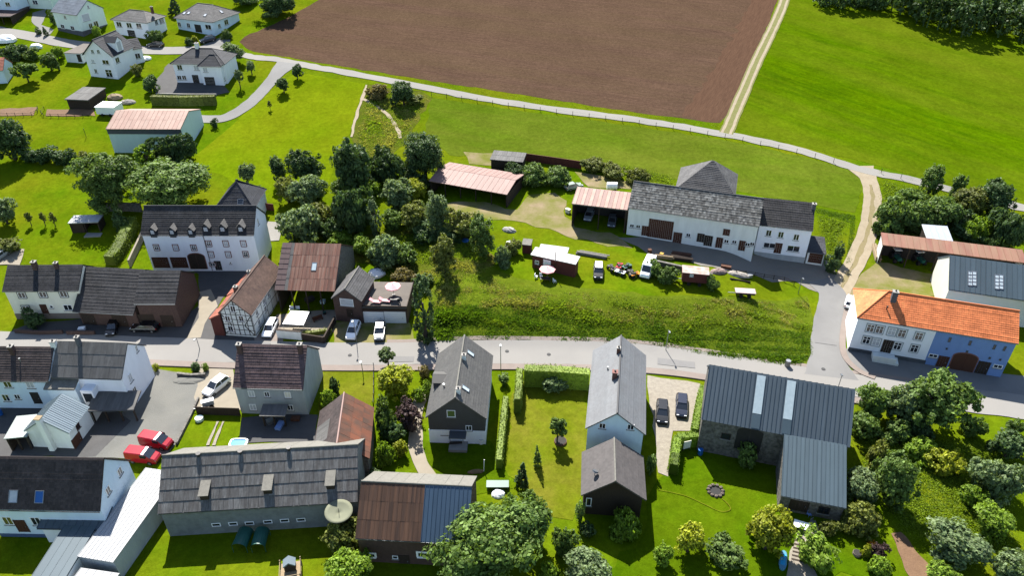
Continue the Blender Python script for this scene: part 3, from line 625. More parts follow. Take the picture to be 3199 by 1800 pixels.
    def dormer(s, p, w_=1.5, hw=1.2, rise=.8, front=None, roofm=None, k=0, glass=True, shed=False):
        q, n = s.roof_hit(p, k); a, b, c, d = s.sl[k]; u = (b-a).normalized(); f = Vector((n.x, n.y, 0)).normalized()
        tn = math.sqrt(n.x**2+n.y**2)/n.z; dl = (hw)/tn; dr = (hw+rise)/tn
        o = Vector(q); X = lambda x, y, z: o+u*x-f*y+Vector((0, 0, z))   # y runs into the roof
        b_ = MB().prism([(-w_/2, -.6), (w_/2, -.6), (w_/2, hw), (0, hw+rise), (-w_/2, hw)], lambda t, j: X(t[0], (0, dl+.1)[j], t[1]))
        dm = s.add(b_, 'dormer', front or M_WHITE)
        ub = UB(); e = .18; kz = rise/(w_/2)*e
        slope_mesh(ub, X(-w_/2-e, -.15, hw-kz), X(0, -.15, hw+rise), X(0, dr+.2, hw+rise), X(-w_/2-e, dl+.1, hw-kz), step=0, thick=-.07)
        slope_mesh(ub, X(0, -.15, hw+rise), X(w_/2+e, -.15, hw-kz), X(w_/2+e, dl+.1, hw-kz), X(0, dr+.2, hw+rise), step=0, thick=-.07)
        s.add(ub, 'dormer_roof', roofm or s.roofm, dm)
        if glass:
            g = MB().prism([(-w_*.28, .15), (w_*.28, .15), (w_*.28, hw*.95), (-w_*.28, hw*.95)], lambda t, j: X(t[0], (-.05, .05)[j], t[1]))
            s.add(g, 'pane', M_LGLASS, dm)
        return dm
    def plinth(s, hh=.6, m=None, d=.04):
        x0 = s.gov-d if s.ridge == 'x' and not s.hipped() else s.ov-d; y0 = s.ov-d if s.ridge == 'x' else s.gov-d
        s.add(MB().box(x0, y0, s.low, s.W-x0, s.D-y0, hh), 'plinth', m or M_PLINTH)
    def open_front(s, nposts, m, post=M_WOOD, t=.2, back=True, left=True, right=True, postw=.2, floor=None, bm=None):
        W, D, h = s.W, s.D, s.h; o = s.ov; k = s.rise/(D*s.rf)
        zb = h+(D-o)*k-.3 if s.rf > .9 else h-.25; zf = h-.25
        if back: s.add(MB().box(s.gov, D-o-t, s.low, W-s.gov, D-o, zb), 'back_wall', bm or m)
        for fl, x in ((left, s.gov), (right, W-s.gov-t)):
            if fl:
                pr = [(o, s.low), (D-o-t-.01, s.low), (D-o-t-.01, zb-.02), (o, zf)]
                s.add(MB().prism(pr, lambda q, j: ((x, x+t)[j], q[0], q[1])), 'side_wall', m)
        for i in range(nposts):
            x = s.gov+(W-2*s.gov)*(i+.0)/(max(1, nposts-1)) if nposts > 1 else W/2
            x = min(max(x, s.gov+.15), W-s.gov-.15)
            s.add(MB().box(x-postw/2, o-.02, s.low, x+postw/2, o+postw-.02, zf+.1), 'post', post)
        s.add(MB().box(s.gov, o-.0, zf-.05, W-s.gov, o+.16, zf+.14), 'beam', post)
# ------------------------------------------------------------------ houses at the top left
A = Bld('house', 'cream two-storey house with plain blue-grey gable roof, top left', 5.6, L=(158, 35), R_=(239, 47), far=(325, 24), apex=(275, 0), wall=M_PALEGR, roof=MR_BLUEGREY, step=.5)
A.plinth(.9)
for p in ((203, 52),): A.win('f', p, 1.0, 1.0)
for p in ((196, 82), (227, 87)): A.win('f', p, 1.6, 1.3)
A.win('r', (275, 20), .6, .9); A.win('r', (268, 53), 2.6, 2.0, gl=M_LGLASS, cross=0); A.win('r', (283, 80), 1.3, 1.6); A.win('r', (300, 75), 1.6, 1.9)
B_ = Bld('bungalow', 'white bungalow with flat grey hipped roof and basement garage, top left', 4.4, L=T(0,0,1110,192), R_=T(0,0,1480,228), far=T(0,0,1692,160), pitch=27, hip=(4, 4), ov=.5, wall=M_WHITE, roof=MR_GREY, step=.5, cap=MR_GREY)
for x, y in ((1198, 242), (1300, 252), (1398, 258)): B_.win('f', T(0,0,x,y), 1.9, 1.5, cross=1)
B_.door('f', T(0,0,1325,338), 2.4, 2.0, M_DFRAME, name='garage_door', rows=4); B_.win('r', T(0,0,1570,218), 1.2, 1.6); B_.win('r', T(0,0,1625,205), 2.0, 1.6)
B_.chimney(T(0,0,1530,98), .6, .6, .9)
Cc = Bld('bungalow', 'pale grey bungalow with dark grey hipped roof and skylights beside the ploughed field', 3.4, L=T(0,0,1745,176), R_=T(0,0,2140,222), far=T(0,0,2425,122), pitch=27, hip=(4.5, 4.5), ov=.5, wall=M_SHADEBLUE, roof=MR_GREY, step=.5, cap=MR_GREY)
for x, y, w_ in ((1805, 242, 1.3), (1897, 252, 1.3), (2095, 268, 2.2)): Cc.win('f', T(0,0,x,y), w_, 1.4)
Cc.door('f', T(0,0,1995,285), 2.2, 2.2, M_DFRAME); Cc.win('r', T(0,0,2205,258), 1.2, 1.2); Cc.win('r', T(0,0,2275,220), 1.8, 1.5)
for x, y in ((1855, 130), (1900, 128), (2065, 150)): Cc.skylight(T(0,0,x,y), .9, 1.1, 0, M_LGLASS)
Cc.skylight(T(0,0,2225,115), .9, 1.1, 3, M_LGLASS)
D_ = Bld('house', 'tall white gabled house with dark roof and side dormer above the lawn', 6.1, apexN=T(0,0,925,402), apexF=T(0,0,1165,303), R_=T(0,0,1152,562), pitch=42, wall=M_WHITE, roof=MR_SLATE, step=.5, ov=.5, gov=.4, cap=MR_SLATE)
for x, y in ((930, 515), (990, 515)): D_.win('f', T(0,0,x,y), .9, 1.0)
D_.win('f', T(0,0,935,612), 1.0, 1.0, gl=M_LGLASS); D_.win('f', T(0,0,1063,622), 2.0, 1.2); D_.win('f', T(0,0,965,712), .9, 1.2); D_.win('f', T(0,0,1097,735), 2.0, 2.1, cross=2)
D_.win('r', T(0,0,1180,602), 1.6, 1.5); D_.dormer(T(0,0,1215,510), 2.6, 2.6, 1.1, M_WHITE, MR_SLATE, 0)
D2 = Bld('wing', '', 4.3, L=T(0,0,1300,500), R_=T(0,0,1432,478), depth=6, pitch=35, of=D_, wall=M_WHITE, roof=MR_SLATE, step=.5); D2.win('f', T(0,0,1385,560), 1.4, 1.5)
D3 = Bld('garage_wing', '', 2.7, L=T(0,0,638,527), R_=T(0,0,812,535), far=T(0,0,870,438), rise=.05, rf=1, of=D_, wall=M_WHITE, roof=MP_FLAT, step=0, ov=.12, gov=.1); D3.door('f', T(0,0,800,585), 1.0, 2.0, M_DFRAME)
E_ = Bld('house', 'white two-storey house with dark hipped roof and double garage', 5.4, L=T(0,0,1708,637), R_=T(0,0,2262,645), depth=9.5, pitch=30, hip=(4.7, 4.7), ov=.5, wall=M_WHITE, roof=MR_SLATE, step=.5, cap=MR_SLATE)
E2 = Bld('wing', '', 5.3, L=T(0,0,1983,662), R_=T(0,0,2225,667), depth=6.0, pitch=36, hip=(2.6, 2.6), ov=.4, of=E_, wall=M_WHITE, roof=MR_SLATE, step=.5, cap=MR_SLATE)
E_.win('f', T(0,0,1808,675), 1.4, 1.4); E_.win('f', T(0,0,1975,680), 1.4, 1.3, gl=M_LGLASS)
for x in (1805, 1853): E_.win('f', T(0,0,x,778), 1.2, 1.2)
E_.door('f', T(0,0,1970,795), 1.5, 2.2, M_DFRAME); E2.win('f', T(0,0,2065,700), 1.3, 1.3, gl=M_LGLASS); E2.door('f', T(0,0,2112,815), 2.5, 2.1, M_DFRAME, name='garage_door', rows=5)
E_.chimney(T(0,0,1985,478), .9, .9, 1.2, M_OLDW); E2.win('r', T(0,0,2258,790), .6, 1.0)
Fs = Bld('wooden_shed', 'dark wooden shed with weathered grey roof on the lawn, top left', 2.6, L=T(0,0,650,997), R_=T(0,0,885,1008), far=T(0,0,975,897), rise=.5, rf=1, wall=M_WOOD, roof=MP_SLATE2, step=0, cat='shed')
Fs.panels(0, 6, 2, MP_SLATE2, 0)
Gh = Bld('storage_hall', 'pale cyan storage hall with salmon metal roof', 6.0, L=T(0,0,1065,1297), R_=T(0,0,1815,1300), far=T(0,0,2000,1095), apex=T(0,0,1893,1112), wall=M_PALECY, roof=MP_SALMON, step=0, ov=.25, gov=.12, cat='hall')
Gh.panels(0, 17, 2, MP_SALMON, .05, lift=.012); Gh.add(MB().box(.05, .1, 4.75, Gh.W-.05, .3, 5.7), 'fascia', M_PLINTH)
TL1 = Bld('house', 'white house cut off by the top left corner', 5.6, L=(-90, -14), R_=(38, -10), depth=9, pitch=38, wall=M_SHADEBLUE, roof=MR_DBROWN, step=.5); TL1.win('f', (24, 12), 1.6, 1.2); TL1.win('f', (-10, 12), 1.6, 1.2)
TL2 = Bld('carport', 'plum sheet carport at the top left corner', 2.7, L=(-60, 50), R_=(33, 50), far=(46, 22), rise=.3, rf=1, roof=MR_PLUM, step=.5, cat='carport', walls=0); TL2.open_front(4, M_WOOD)
TL3 = Bld('house', 'pale green house cut off by the top edge', 5.4, L=(72, -30), R_=(148, -27), depth=9, pitch=38, wall=M_PALEGR, roof=MR_BLUEGREY, step=.5); TL3.win('f', (110, 6), 1.8, 1.3); TL3.win('f', (84, 3), 1.2, 1.2)
TL4 = Bld('house', 'pale blue house corner with red roof at the left edge', 3.8, L=(-90, 224), R_=(9, 219), depth=7, pitch=35, wall=M_SHADEBLUE, roof=MR_RTILE, step=.5)
# ------------------------------------------------------------------ the left row
H_ = Bld('townhouse', 'long white three-storey house with black roof and six dormers', 8.2, L=T(1,0,1412,915), R_=T(1,0,2553,915), apex=T(1,0,2568,622), pitch=43, wall=M_WHITE, roof=MR_BLACK, ov=.3, gov=.15, cap=MR_SLATE)
for x in (1540, 1735, 1922): H_.dormer(T(1,0,x,912), 1.1, .95, .6, MR_SLATE, MP_SLATE2)
for x in (2075, 2243, 2425): H_.dormer(T(1,0,x,885), 1.25, 1.0, .75, MR_SLATE, MP_SLATE2)
for x, y in ((1575, 1042), (1768, 1042), (1950, 1045), (2100, 1003), (2272, 1003), (2450, 1003), (2125, 1112), (2297, 1112), (2472, 1110)): H_.win('f', T(1,0,x,y), .85, 1.15, sur=M_SANDST, fr=M_FRAME, gl=M_LGLASS if x % 3 else M_GLASS, cross=2)
for x in (1620, 1805): H_.door('f', T(1,0,x,1195), 2.9, 2.3, M_BROWND, name='garage_door', rows=5)
H_.arch('f', T(1,0,1985,1180), 3.0, 3.4, M_WOOD); H_.door('f', T(1,0,2195,1225), 1.1, 2.0, M_DFRAME); H_.win('f', T(1,0,2140,1212), 1.0, .7, sur=M_SANDST); H_.win('r', T(1,1,18,780), .7, 1.3); H_.win('f', T(1,0,2318,1195), .4, .5, cross=0)
H_.add(MB().tube((H_.W*.545, .22, .2), (H_.W*.545, .22, 8.0), .06, n=6), 'downpipe', M_GUTTER)
Hp = Bld('hip_roofed_house', 'small house with dark hipped roof behind the long white house', 5.2, L=T(1,0,2150,655), R_=T(1,0,2560,655), depth=9, pitch=44, hip=(4.3, 4.3), ov=.4, wall=M_WHITE, roof=MR_SLATE, cap=MR_SLATE); Hp.skylight(T(1,0,2420,580), 1.2, 1.2)
I_ = Bld('house', 'cream two-storey house with black tiled roof and two chimneys, far left', 6.2, L=T(2,0,20,32), R_=T(2,0,785,26), apex=T(1,0,828,1212), pitch=38, wall=M_CREAM, roof=MR_BLACK, gov=.12)
for x, y in ((220, 72), (432, 66), (640, 62)): I_.win('f', T(2,0,x,y), 1.25, 1.2, fr=M_FRAME, sur=M_STONE)
I_.win('f', T(2,0,265,210), 1.25, 1.3, sur=M_STONE); I_.win('f', T(2,0,685,197), 1.5, 1.2); I_.win('f', T(2,0,518,188), .6, .6, cross=0); I_.door('f', T(2,0,450,220), 1.0, 2.2)
I_.chimney(T(1,0,362,1250), .7, .7, 1.3, M_DBRICK); I_.chimney(T(1,0,575,1240), .6, .6, .9, M_DBRICK); I_.plinth(1.2, M_PAVE, .05)
J2 = Bld('barn', 'brick barn with long black corrugated roof beside the cream house', 5.2, L=T(2,0,1345,160), R_=T(2,0,1762,160), apex=T(1,0,1812,1272), pitch=36, wall=M_DBRICK, roof=MP_SLATE2, step=.7, cat='barn')
J1 = Bld('wing', '', 3.5, L=T(2,0,728,234), R_=T(2,0,1342,268), apex=T(1,0,1365,1257), pitch=36, of=J2, roof=MR_BLACK, step=.6, ov=.9, wall=M_DBRICK)
J2.roof.data.materials[0] = MR_BLACK
for x, y, w_ in ((1210, 335, 2.4), (900, 330, 2.2)): J1.door('f', T(2,0,x,y), w_, 2.6, M_WOOD, name='barn_door')
J2.door('f', T(2,0,1480,330), 2.6, 2.6, M_WOOD, name='barn_door'); J2.door('f', T(2,0,1690,335), 2.0, 2.4, M_WOOD, name='barn_door')
# half-timbered house and its barn
K_ = Bld('half_timbered_house', 'half-timbered house with brown tiled roof beside the road', 4.9, apexN=(721, 938), apexF=(826, 798), R_=(785, 987), pitch=45, wall=M_OLDW, roof=MR_BROWN, ov=.25, gov=.3, cap=MR_BROWN)
def timber():
    W, D, h, rise = K_.W, K_.D, K_.h, K_.rise; x0, x1 = K_.ov, W-K_.ov; y = K_.gov-.03; k = rise/(W/2)
    top = lambda x: h+rise-abs(x-W/2)*k-.35
    def bar(a, b, t=.09, f='f'):
        a = Vector(a); b = Vector(b); d = (b-a).normalized(); n = Vector((-d.y, d.x))*t
        q = [a+n, b+n, b-n, a-n]
        if f == 'f': return MB().prism(q, lambda c, j: (c[0], (y-.02, y+.06)[j], c[1]))
        xr = W-K_.ov-.03; return MB().prism(q, lambda c, j: ((xr-.03, xr+.06)[j], c[0], c[1]))
    def put(a, b, t=.09, f='f'):
        K_.add(bar(a, b, t, f), 'timber_beam', M_BEAM)
    n = 6
    for i in range(n+1):
        x = x0+.1+(x1-x0-.2)*i/n
        put((x, .4), (x, top(x)), .045 if i % 3 else .065)
    for z in (.45, 1.5, 2.5, 3.6, 4.6, 5.7, 6.7):
        e = 0 if z < h-.3 else (z-h+.35)/k
        if x0+e < x1-e-.4: put((x0+e, z), (x1-e, z), .045)
    for s_ in (0, 1):
        xa = (x0+.2, x1-.2)[s_]; xb = xa+(1.3, -1.3)[s_]; put((xa, 4.4), (xb, 2.5), .07); put((xa, .5), (xb, 2.4), .07)
    for i in range(8):
        yy = .4+(D-.8)*i/7; put((yy, .3), (yy, h-.25), .05, 'r')
    for z in (.5, 2.4, 4.3): put((.3, z), (D-.3, z), .05, 'r')
timber()
CU = lambda x, y: (600+x/4.2625, 740+y/4.2625)
for x, y, hh in ((545, 960, 1.3), (475, 1090, 1.2), (655, 1090, 1.2), (355, 1220, 1.2), (515, 1225, 1.2)): K_.win('f', CU(x, y), .95, hh, fr=M_FRAME, gl=M_GLASS, cross=1)
for x, y in ((860, 1010), (955, 860), (1015, 765), (890, 1140), (975, 960)): K_.win('r', CU(x, y), .9, 1.1)
K_.chimney(CU(590, 730), .6, .6, 1.0, M_BRICK, k=1); K_.chimney(CU(760, 490), .5, .5, .5, M_CONC, k=1)
def leanto():
    W, D, h = K_.W, K_.D, K_.h
    for y0, y1, x1, za, zb, m in ((-.05, 2.9, -1.9, 3.6, 4.7, MR_RTILE), (4.0, 7.4, -2.2, 3.0, 4.6, MR_RTILE), (7.6, 11.0, -2.3, 3.1, 4.6, MR_RTILE), (11.2, D, -1.8, 3.3, 4.7, MR_RTILE)):
        y1 = min(y1, D)
        if y1-y0 < 1: continue
        ub = UB(); slope_mesh(ub, (x1, y1, za), (x1, y0, za), (.3, y0, zb+.1), (.3, y1, zb+.1), step=.4); K_.add(ub, 'lean_to_roof', m)
        K_.add(MB().prism([(x1+.2, K_.low), (.2, K_.low), (.2, zb-.15), (x1+.2, za-.1)], lambda q, j: (q[0], (y1-.15, y0+.15)[j], q[1])), 'lean_to_wall', M_REDWOOD if y0 < 0 else M_OLDW)
leanto()
L_ = Bld('rusty_barn', 'open barn with streaked rusty sheet roof behind the half-timbered house', 4.8, L=(858, 906), R_=(1046, 910), apex=(1061, 762), pitch=33, roof=MP_DRUST, step=0, ov=.3, gov=.2, walls=0, cat='barn', gutter=False)
_w = L_.W
L_.panels(0, 2, 9, MR_PLUM, 0, x0=0, x1=_w*.16, lift=.05); L_.panels(0, 1, 4, MP_SLATE2, 0, x0=_w*.16, x1=_w*.215)
L_.panels(0, 12, 4, MP_RUST, .03, x0=_w*.215, x1=_w, rnd=.01, lift=.015)
L_.open_front(5, M_WOOD)
L_.add(MB().prism([(.3, L_.low), (L_.D-.3, L_.low), (L_.D-.3, 4.8), (L_.D/2, 4.8+L_.rise-.3), (.3, 4.8)], lambda q, j: ((L_.W-.4, L_.W-.15)[j], q[0], q[1])), 'gable_wall', M_STONE)
L_.skylight(T(1,1,585,1235), .9, 1.6, 0, MP_CLEAR)
M_ = Bld('brick_house', 'small red brick house with dark gable roof beside the white garage', 4.9, apexN=(1076, 903), apexF=(1121, 833), R_=(1133, 937), pitch=40, wall=M_DBRICK, roof=MR_GREY, ov=.25, gov=.25, cap=MP_LICHEN_SUNLIT)
M_.win('f', T(2,1,912, 145), 2.4, 1.5, gl=M_LGLASS, cross=0); M_.door('f', T(2,1,945,255), .9, 1.6, M_WOOD)
N_ = Bld('double_garage', 'white double garage with roof terrace and wooden parapet', 3.5, L=(1131, 958), R_=(1271, 961), far=(1284, 883), rise=.03, rf=1, wall=M_DBRICK, roof=MP_FLAT, step=0, ov=.06, gov=.06, cat='garage')
N_.add(MB().box(-.05, -.06, 2.75, N_.W+.05, .04, 3.75).box(N_.W-.06, .04, 3.2, N_.W+.05, N_.D, 3.75), 'parapet', M_WOOD)
for x in (1180, 1400): N_.door('f', T(2,1,x,300), 3.6, 2.45, M_FRAME, name='garage_door', rows=5)
# ------------------------------------------------------------------ farm in the middle
M_BARNW = mat('barn_grey_wall', (.34, .37, .37), (.22, .235, .235), scale=1.2, rough=.95, bump=.4, bscale=4, detail=8)
BB = Bld('long_barn', 'long white farm barn with mottled mossy slate roof', 6.2, L=T(1,2,1165,637), R_=T(1,2,2487,828), apex=T(1,2,2520,548), pitch=38, wall=M_OLDW, roof=MR_MOSS, step=.5, ov=.35, gov=.15, cat='barn', cap=MR_GREY)
BB.door('f', T(1,2,1492,860), 4.6, 4.0, M_BROWND, name='barn_door'); BB.door('f', T(1,2,1337,875), 1.2, 2.1); BB.door('f', T(1,2,1662,945), 1.5, 2.3); BB.door('f', T(1,2,1895,945), 1.2, 1.8, M_WOOD); BB.door('f', T(1,2,1972,975), 1.4, 2.2, M_WOOD); BB.door('f', T(1,2,2082,995), 1.1, 2.2); BB.door('f', T(1,2,2312,1025), 1.1, 2.1)
BB.door('f', T(1,2,2155,890), 1.1, 1.3, M_BROWND, name='loft_hatch')
for x, y in ((1205, 822), (1268, 830), (1772, 915), (2155, 978), (2235, 985), (2368, 1010), (2415, 1005)): BB.win('f', T(1,2,x,y), .9, .8)
BH = Bld('farmhouse', 'white farmhouse with patched black roof at the end of the long barn', 6.6, L=T(1,2,2487,812), R_=T(1,3,452,872), apex=T(1,3,482,592), pitch=38, wall=M_WHITE, roof=MR_BLACK, step=.5, ov=.3, gov=.12)
for x, y in ((0, 895), (125, 912), (280, 938)): BH.win('f', T(1,3,x+2 if x else 5,y), 1.05, 1.35)
BH.win('f', T(1,3,12,1020), 2.2, 1.2); BH.win('f', T(1,3,253,1052), 2.3, 1.3); BH.door('f', T(1,3,98,1050), 1.2, 2.2); BH.plinth(.5, M_GREYPL)
BA = Bld('garage_wing', '', 2.9, L=T(1,3,395,1083), R_=T(1,3,585,1108), depth=6, rise=.4, rf=1, of=BH, wall=M_OLDW, roof=MR_SLATE, step=.5); BA.door('f', T(1,3,475,1150), 2.3, 2.1, M_BROWND, name='garage_door', rows=4)
BH.chimney(T(1,3,455,640), .7, .7, .8, M_PLINTH)
CCp = Bld('open_carport', 'open carport with salmon sheet roof at the barn end', 5.2, L=T(1,2,600,599), R_=T(1,2,1158,664), far=T(1,2,692,432), farz=.8, rise=.8, rf=1, roof=MP_SALMON, step=0, walls=0, cat='carport', ov=.2, gov=.1)
CCp.panels(0, 14, 1, [MP_SALMON, MP_PINK]*7, .07); CCp.open_front(3, M_WOOD, post=M_WOOD, bm=M_DARKIN)  # back wall coloured dark for the unlit carport inside
HR = Bld('hip_roofed_building', 'grey pyramid-roofed building behind the long barn', 4.6, L=T(1,2,1640,452), R_=T(1,2,2245,530), depth=11, rise=4.9, hip=(6.4, 5.4), ov=.4, wall=M_GREYPL, roof=MR_GREY, step=.5, cat='building')
DD = Bld('open_shed', 'open wooden shed with faded pink sheet roof among the trees', 3.7, L=(1340, 565), R_=(1584, 608), far=(1624, 543.6), apex=(1606, 563), roof=MP_PINK, step=0, walls=0, cat='shed', ov=.2, gov=.1, gutter=False)
DD.panels(0, 15, 1, MP_PINK, .04); DD.panels(1, 15, 1, MP_PINK, .04); DD.open_front(6, M_WOOD, bm=M_DARKIN)  # interior shade painted onto the back wall
EE = Bld('small_shed', 'small shed with weathered grey roof at the meadow edge', 2.5, L=(1530, 498), R_=(1634, 507), far=(1647, 478), farz=.4, rise=.4, rf=1, wall=M_WOOD, roof=MP_SLATE2, step=0, cat='shed', gutter=False); EE.panels(0, 7, 2, MP_SLATE2, 0)
FF = Bld('garden_cabin', 'red-brown garden cabin with stepped light grey roof', 2.9, L=T(1,2,186,1113), R_=T(1,2,640,1213), far=T(1,2,668,1128), farz=.3, rise=.3, rf=1, wall=M_REDWOOD, roof=MP_PALE, step=0, cat='cabin', gutter=False)
FF.panels(0, 10, 1, mat('light_grey_sheet', (.52, .53, .54), (.46, .47, .48), scale=.6, rough=.5, jit=.06), .03); FF.door('f', T(1,2,350,1215), 1.3, 2.0, M_FRAME); FF.win('f', T(1,2,250,1190), .8, .8)
F2 = Bld('rear_room', '', 3.0, L=T(1,2,268,1062), R_=T(1,2,556,1100), far=T(1,2,575,1042), farz=.25, rise=.25, rf=1, of=FF, wall=M_REDWOOD, roof=MP_PALE, step=0, gutter=False); F2.panels(0, 6, 1, MATS['light_grey_sheet'], .03)
FF.add(MB().tube((FF.W*.55, .1, .3), (FF.W*.55, .1, 4.6), .07, n=8), 'stove_pipe', M_RUSTY)
# ------------------------------------------------------------------ right side
AAs = Bld('machine_shed', 'long open machine shed with faded red sheet roof at the right edge', 4.3, L=T(1,3,1150,1015), R_=T(1,3,2600,1198), far=T(1,3,1110,886), farz=.7, rise=.7, rf=1, roof=MP_BRICKRED, step=0, walls=0, cat='shed', ov=.25, gov=.1, gutter=False)
AAs.panels(0, 22, 1, MP_BRICKRED, .05); AAs.open_front(6, M_OLDW, post=M_WOOD, bm=M_DARKIN)  # shed's inner shade put into the back wall colour
Zh = Bld('metal_hall', 'cream hall with slate-blue metal roof and ridge lights at the right edge', 5.4, L=T(2,3,1815,12), R_=(3330, 957), far=T(1,3,1705,1140), apex=T(1,3,1822,1117), wall=mat('cream_hall_wall', (.62, .60, .52), (.55, .53, .46), scale=.6), roof=MP_GSEAM2, step=0, cat='hall', ov=.2, gov=.12)
Zh.panels(0, 22, 1, MP_GSEAM2, .05)
def rooflights(x0, y0):
    for i in range(4):
        for j in range(2): Zh.skylight(T(1, 3, x0+j*40, y0+i*36), .75, .75, 0, MP_CLEAR)
rooflights(2030, 1300); rooflights(2300, 1335)
Yh = Bld('farmhouse', 'white and blue farmhouse with bright orange tiled roof', 7.0, L=T(2,3,893,298), R_=T(2,3,2520,562), far=T(2,3,858,8), apex=T(2,3,2558,237), hip=(.01, 0), roof=MR_ORANGE, ov=.3, gov=.15, step=.42, cap=None, gutter=True)
def finish_orange():
    s = Yh; x = s.at_y(T(2,3,1205,50), s.D/2).x
    s.hip[0] = max(1.5, x)
    bpy.data.objects.remove(s.roof); s.make_roof(MR_ORANGE, MR_ORANGE)
    xb = s.at_y(T(2,3,1635,580), s.ov).x
    s.solid(M_WHITE, x0=s.ov, x1=xb); o = s.solid(M_BLUEW, x0=xb, x1=s.W-.15)
finish_orange()
for x, y in ((1028, 405), (1120, 420), (1243, 440), (1345, 458), (1515, 487), (988, 525), (1085, 545), (1300, 585), (1470, 610)): Yh.win('f', T(2,3,x,y), 1.15, 1.5, fr=M_FRAME, gl=M_LGLASS if x in (1243, 1085) else M_GLASS, cross=2, sur=M_GREYPL)
Yh.door('f', T(2,3,1195,590), 1.4, 2.5, M_WOOD)
Yh.add(MB().box(.24, .24, Yh.low, Yh.at_y(T(2,3,1600,700), .3).x, .36, .75), 'plinth', M_PLINTH)
q = Yh.at_y(T(2,3,1190,680), 0); Yh.add(MB().box(q.x-2.2, -1.6, Yh.low, q.x+1.2, .25, .75).box(q.x-2.2, -1.6, .75, q.x+1.2, -1.4, 1.25).box(q.x+1.2, -1.6, Yh.low, q.x+1.7, .25, .4), 'entrance_steps', M_OLDW)
for x, y in ((1825, 522), (2030, 555), (2275, 595), (2378, 610)): Yh.win('f', T(2,3,x,y), .35, .9, cross=0, fr=M_PLINTH, sill=False)
for x, y in ((1660, 682), (2310, 790)): Yh.win('f', T(2,3,x,y), 1.3, .7)
for x, y in ((1795, 612), (2000, 640), (2228, 705), (2333, 722)): Yh.win('f', T(2,3,x,y), .3, .4, cross=0, fr=M_PLINTH, sill=False)
Yh.door('f', T(2,3,1752,745), 1.4, 2.2); Yh.door('f', T(2,3,2155,805), 1.6, 2.4, M_WOOD); Yh.arch('f', T(2,3,1965,750), 3.4, 3.6, M_BROWND)
Yh.chimney(T(2,3,1255,120), .8, .8, 1.6, M_PLINTH); Yh.pipe(T(2,3,1190,215), .5)
# ------------------------------------------------------------------ bottom row
P1 = Bld('house', 'white house with dark brown tiled roof at the left edge', 5.8, L=(-70, 1190), R_=T(2,0,482,941), apex=T(2,0,565,592), pitch=42, wall=M_SHADEBLUE, roof=MR_DBROWN, gov=.1)
P1.chimney(T(2,0,135,650), .6, .7, 1.2, M_DBRICK); P1.pipe(T(2,0,205,735), .4, m=M_STEEL); P1.chimney(T(2,0,545,575), .8, .6, .7, M_OLDW)
for x, y, g in ((78, 972, 0), (305, 978, 1)): P1.win('f', T(2,0,x,y), 1.2, 1.2, gl=M_LGLASS if g else M_GLASS)
P1.win('f', T(2,0,62,1105), 1.1, 1.4); P1.win('f', T(2,0,175,1095), .9, 1.0); P1.door('f', T(2,0,365,1110), 1.1, 2.2, M_DFRAME)
P2 = Bld('house', 'white gabled house with grey corrugated roof beside the gravel drive', 6.2, L=T(2,0,508,896), R_=T(2,0,1222,917), far=T(2,0,1462,573), apex=T(2,0,1288,553), wall=M_WHITE, roof=MP_SLATE2, step=0, gov=.15, gutter=True)
P2.panels(0, 11, 3, MP_SLATE2, .0, rnd=.01); P2.chimney(T(2,0,805,580), .55, .55, 1.6, M_PLINTH)
P2.win('r', T(2,0,1372,612), .6, 1.2); P2.win('r', T(2,0,1310,905), .9, 1.5, gl=M_LGLASS); P2.win('r', T(2,0,1355,1035), .9, 1.4)
P3 = Bld('bay_wing', '', 5.0, L=T(2,0,437,1014), R_=T(2,0,747,1021), depth=2.6, rise=1.0, rf=1, of=P2, wall=M_SHADEBLUE, roof=MP_LICHEN_SUNLIT, step=0, gov=.15); P3.panels(0, 5, 1, MP_LICHEN_SUNLIT, 0)
qb = P2.at_y(T(2,0,880,1010), P2.ov)
P2.add(MB().box(qb.x-.2, -1.0, 1.6, qb.x+1.6, P2.ov, 4.6), 'bay', M_WHITE)
P2.put('window', MB().box(0, 0, -.03, 1.3, 1.6, .03).mesh('window', M_GLASS), Matrix(((1, 0, 0, qb.x+.05), (0, 0, -1, -1.03), (0, 1, 0, 2.4), (0, 0, 0, 1))))
P4 = Bld('lean_to', '', 2.7, L=T(2,0,868,1238), R_=T(2,0,1345,1225), depth=3.4, rise=.7, rf=1, of=P2, roof=MP_SLATE2, step=0, walls=0); P4.panels(0, 6, 1, MP_SLATE2, .0); P4.open_front(4, M_OLDW, back=False, left=True, right=False)
Q_ = Bld('outbuilding', 'small white outbuilding with pale blue ribbed metal roof and tall chimney', 3.3, apexN=(125, 1313), apexF=(194, 1231), R_=(211, 1360), pitch=36, wall=M_OLDW, roof=MP_PALE, step=0, ov=.2, gov=.2)
Q_.panels(0, 16, 1, MP_PALE, .05); Q_.panels(1, 16, 1, MP_PALE, .05)
Q_.add(MB().box(Q_.W/2-.35, -.5, Q_.low, Q_.W/2+.35, .18, 3.3+Q_.rise+.5), 'chimney', M_OLDW); Q_.add(MB().box(Q_.W/2-.45, -.6, 3.3+Q_.rise+.5, Q_.W/2+.45, .28, 3.3+Q_.rise+.62), 'chimney_cap', M_PALEWOOD)
Q_.door('r', (242, 1380), 1.8, 2.0, M_BROWND); Q_.win('r', (243, 1333), .8, .9, fr=M_BROWND)
Q2 = Bld('carport', 'flat pale metal carport beside the small outbuilding', 2.7, L=(12, 1372), R_=(83, 1365), far=(122, 1295), rise=.05, rf=1, roof=MP_PALE, step=0, walls=0, cat='carport', ov=.15, gov=.1, gutter=False); Q2.panels(0, 7, 1, mat('pale_green_sheet', (.50, .56, .53), (.44, .50, .48), scale=.8, rough=.5, jit=.06), .02); Q2.open_front(3, M_WOOD, right=False)
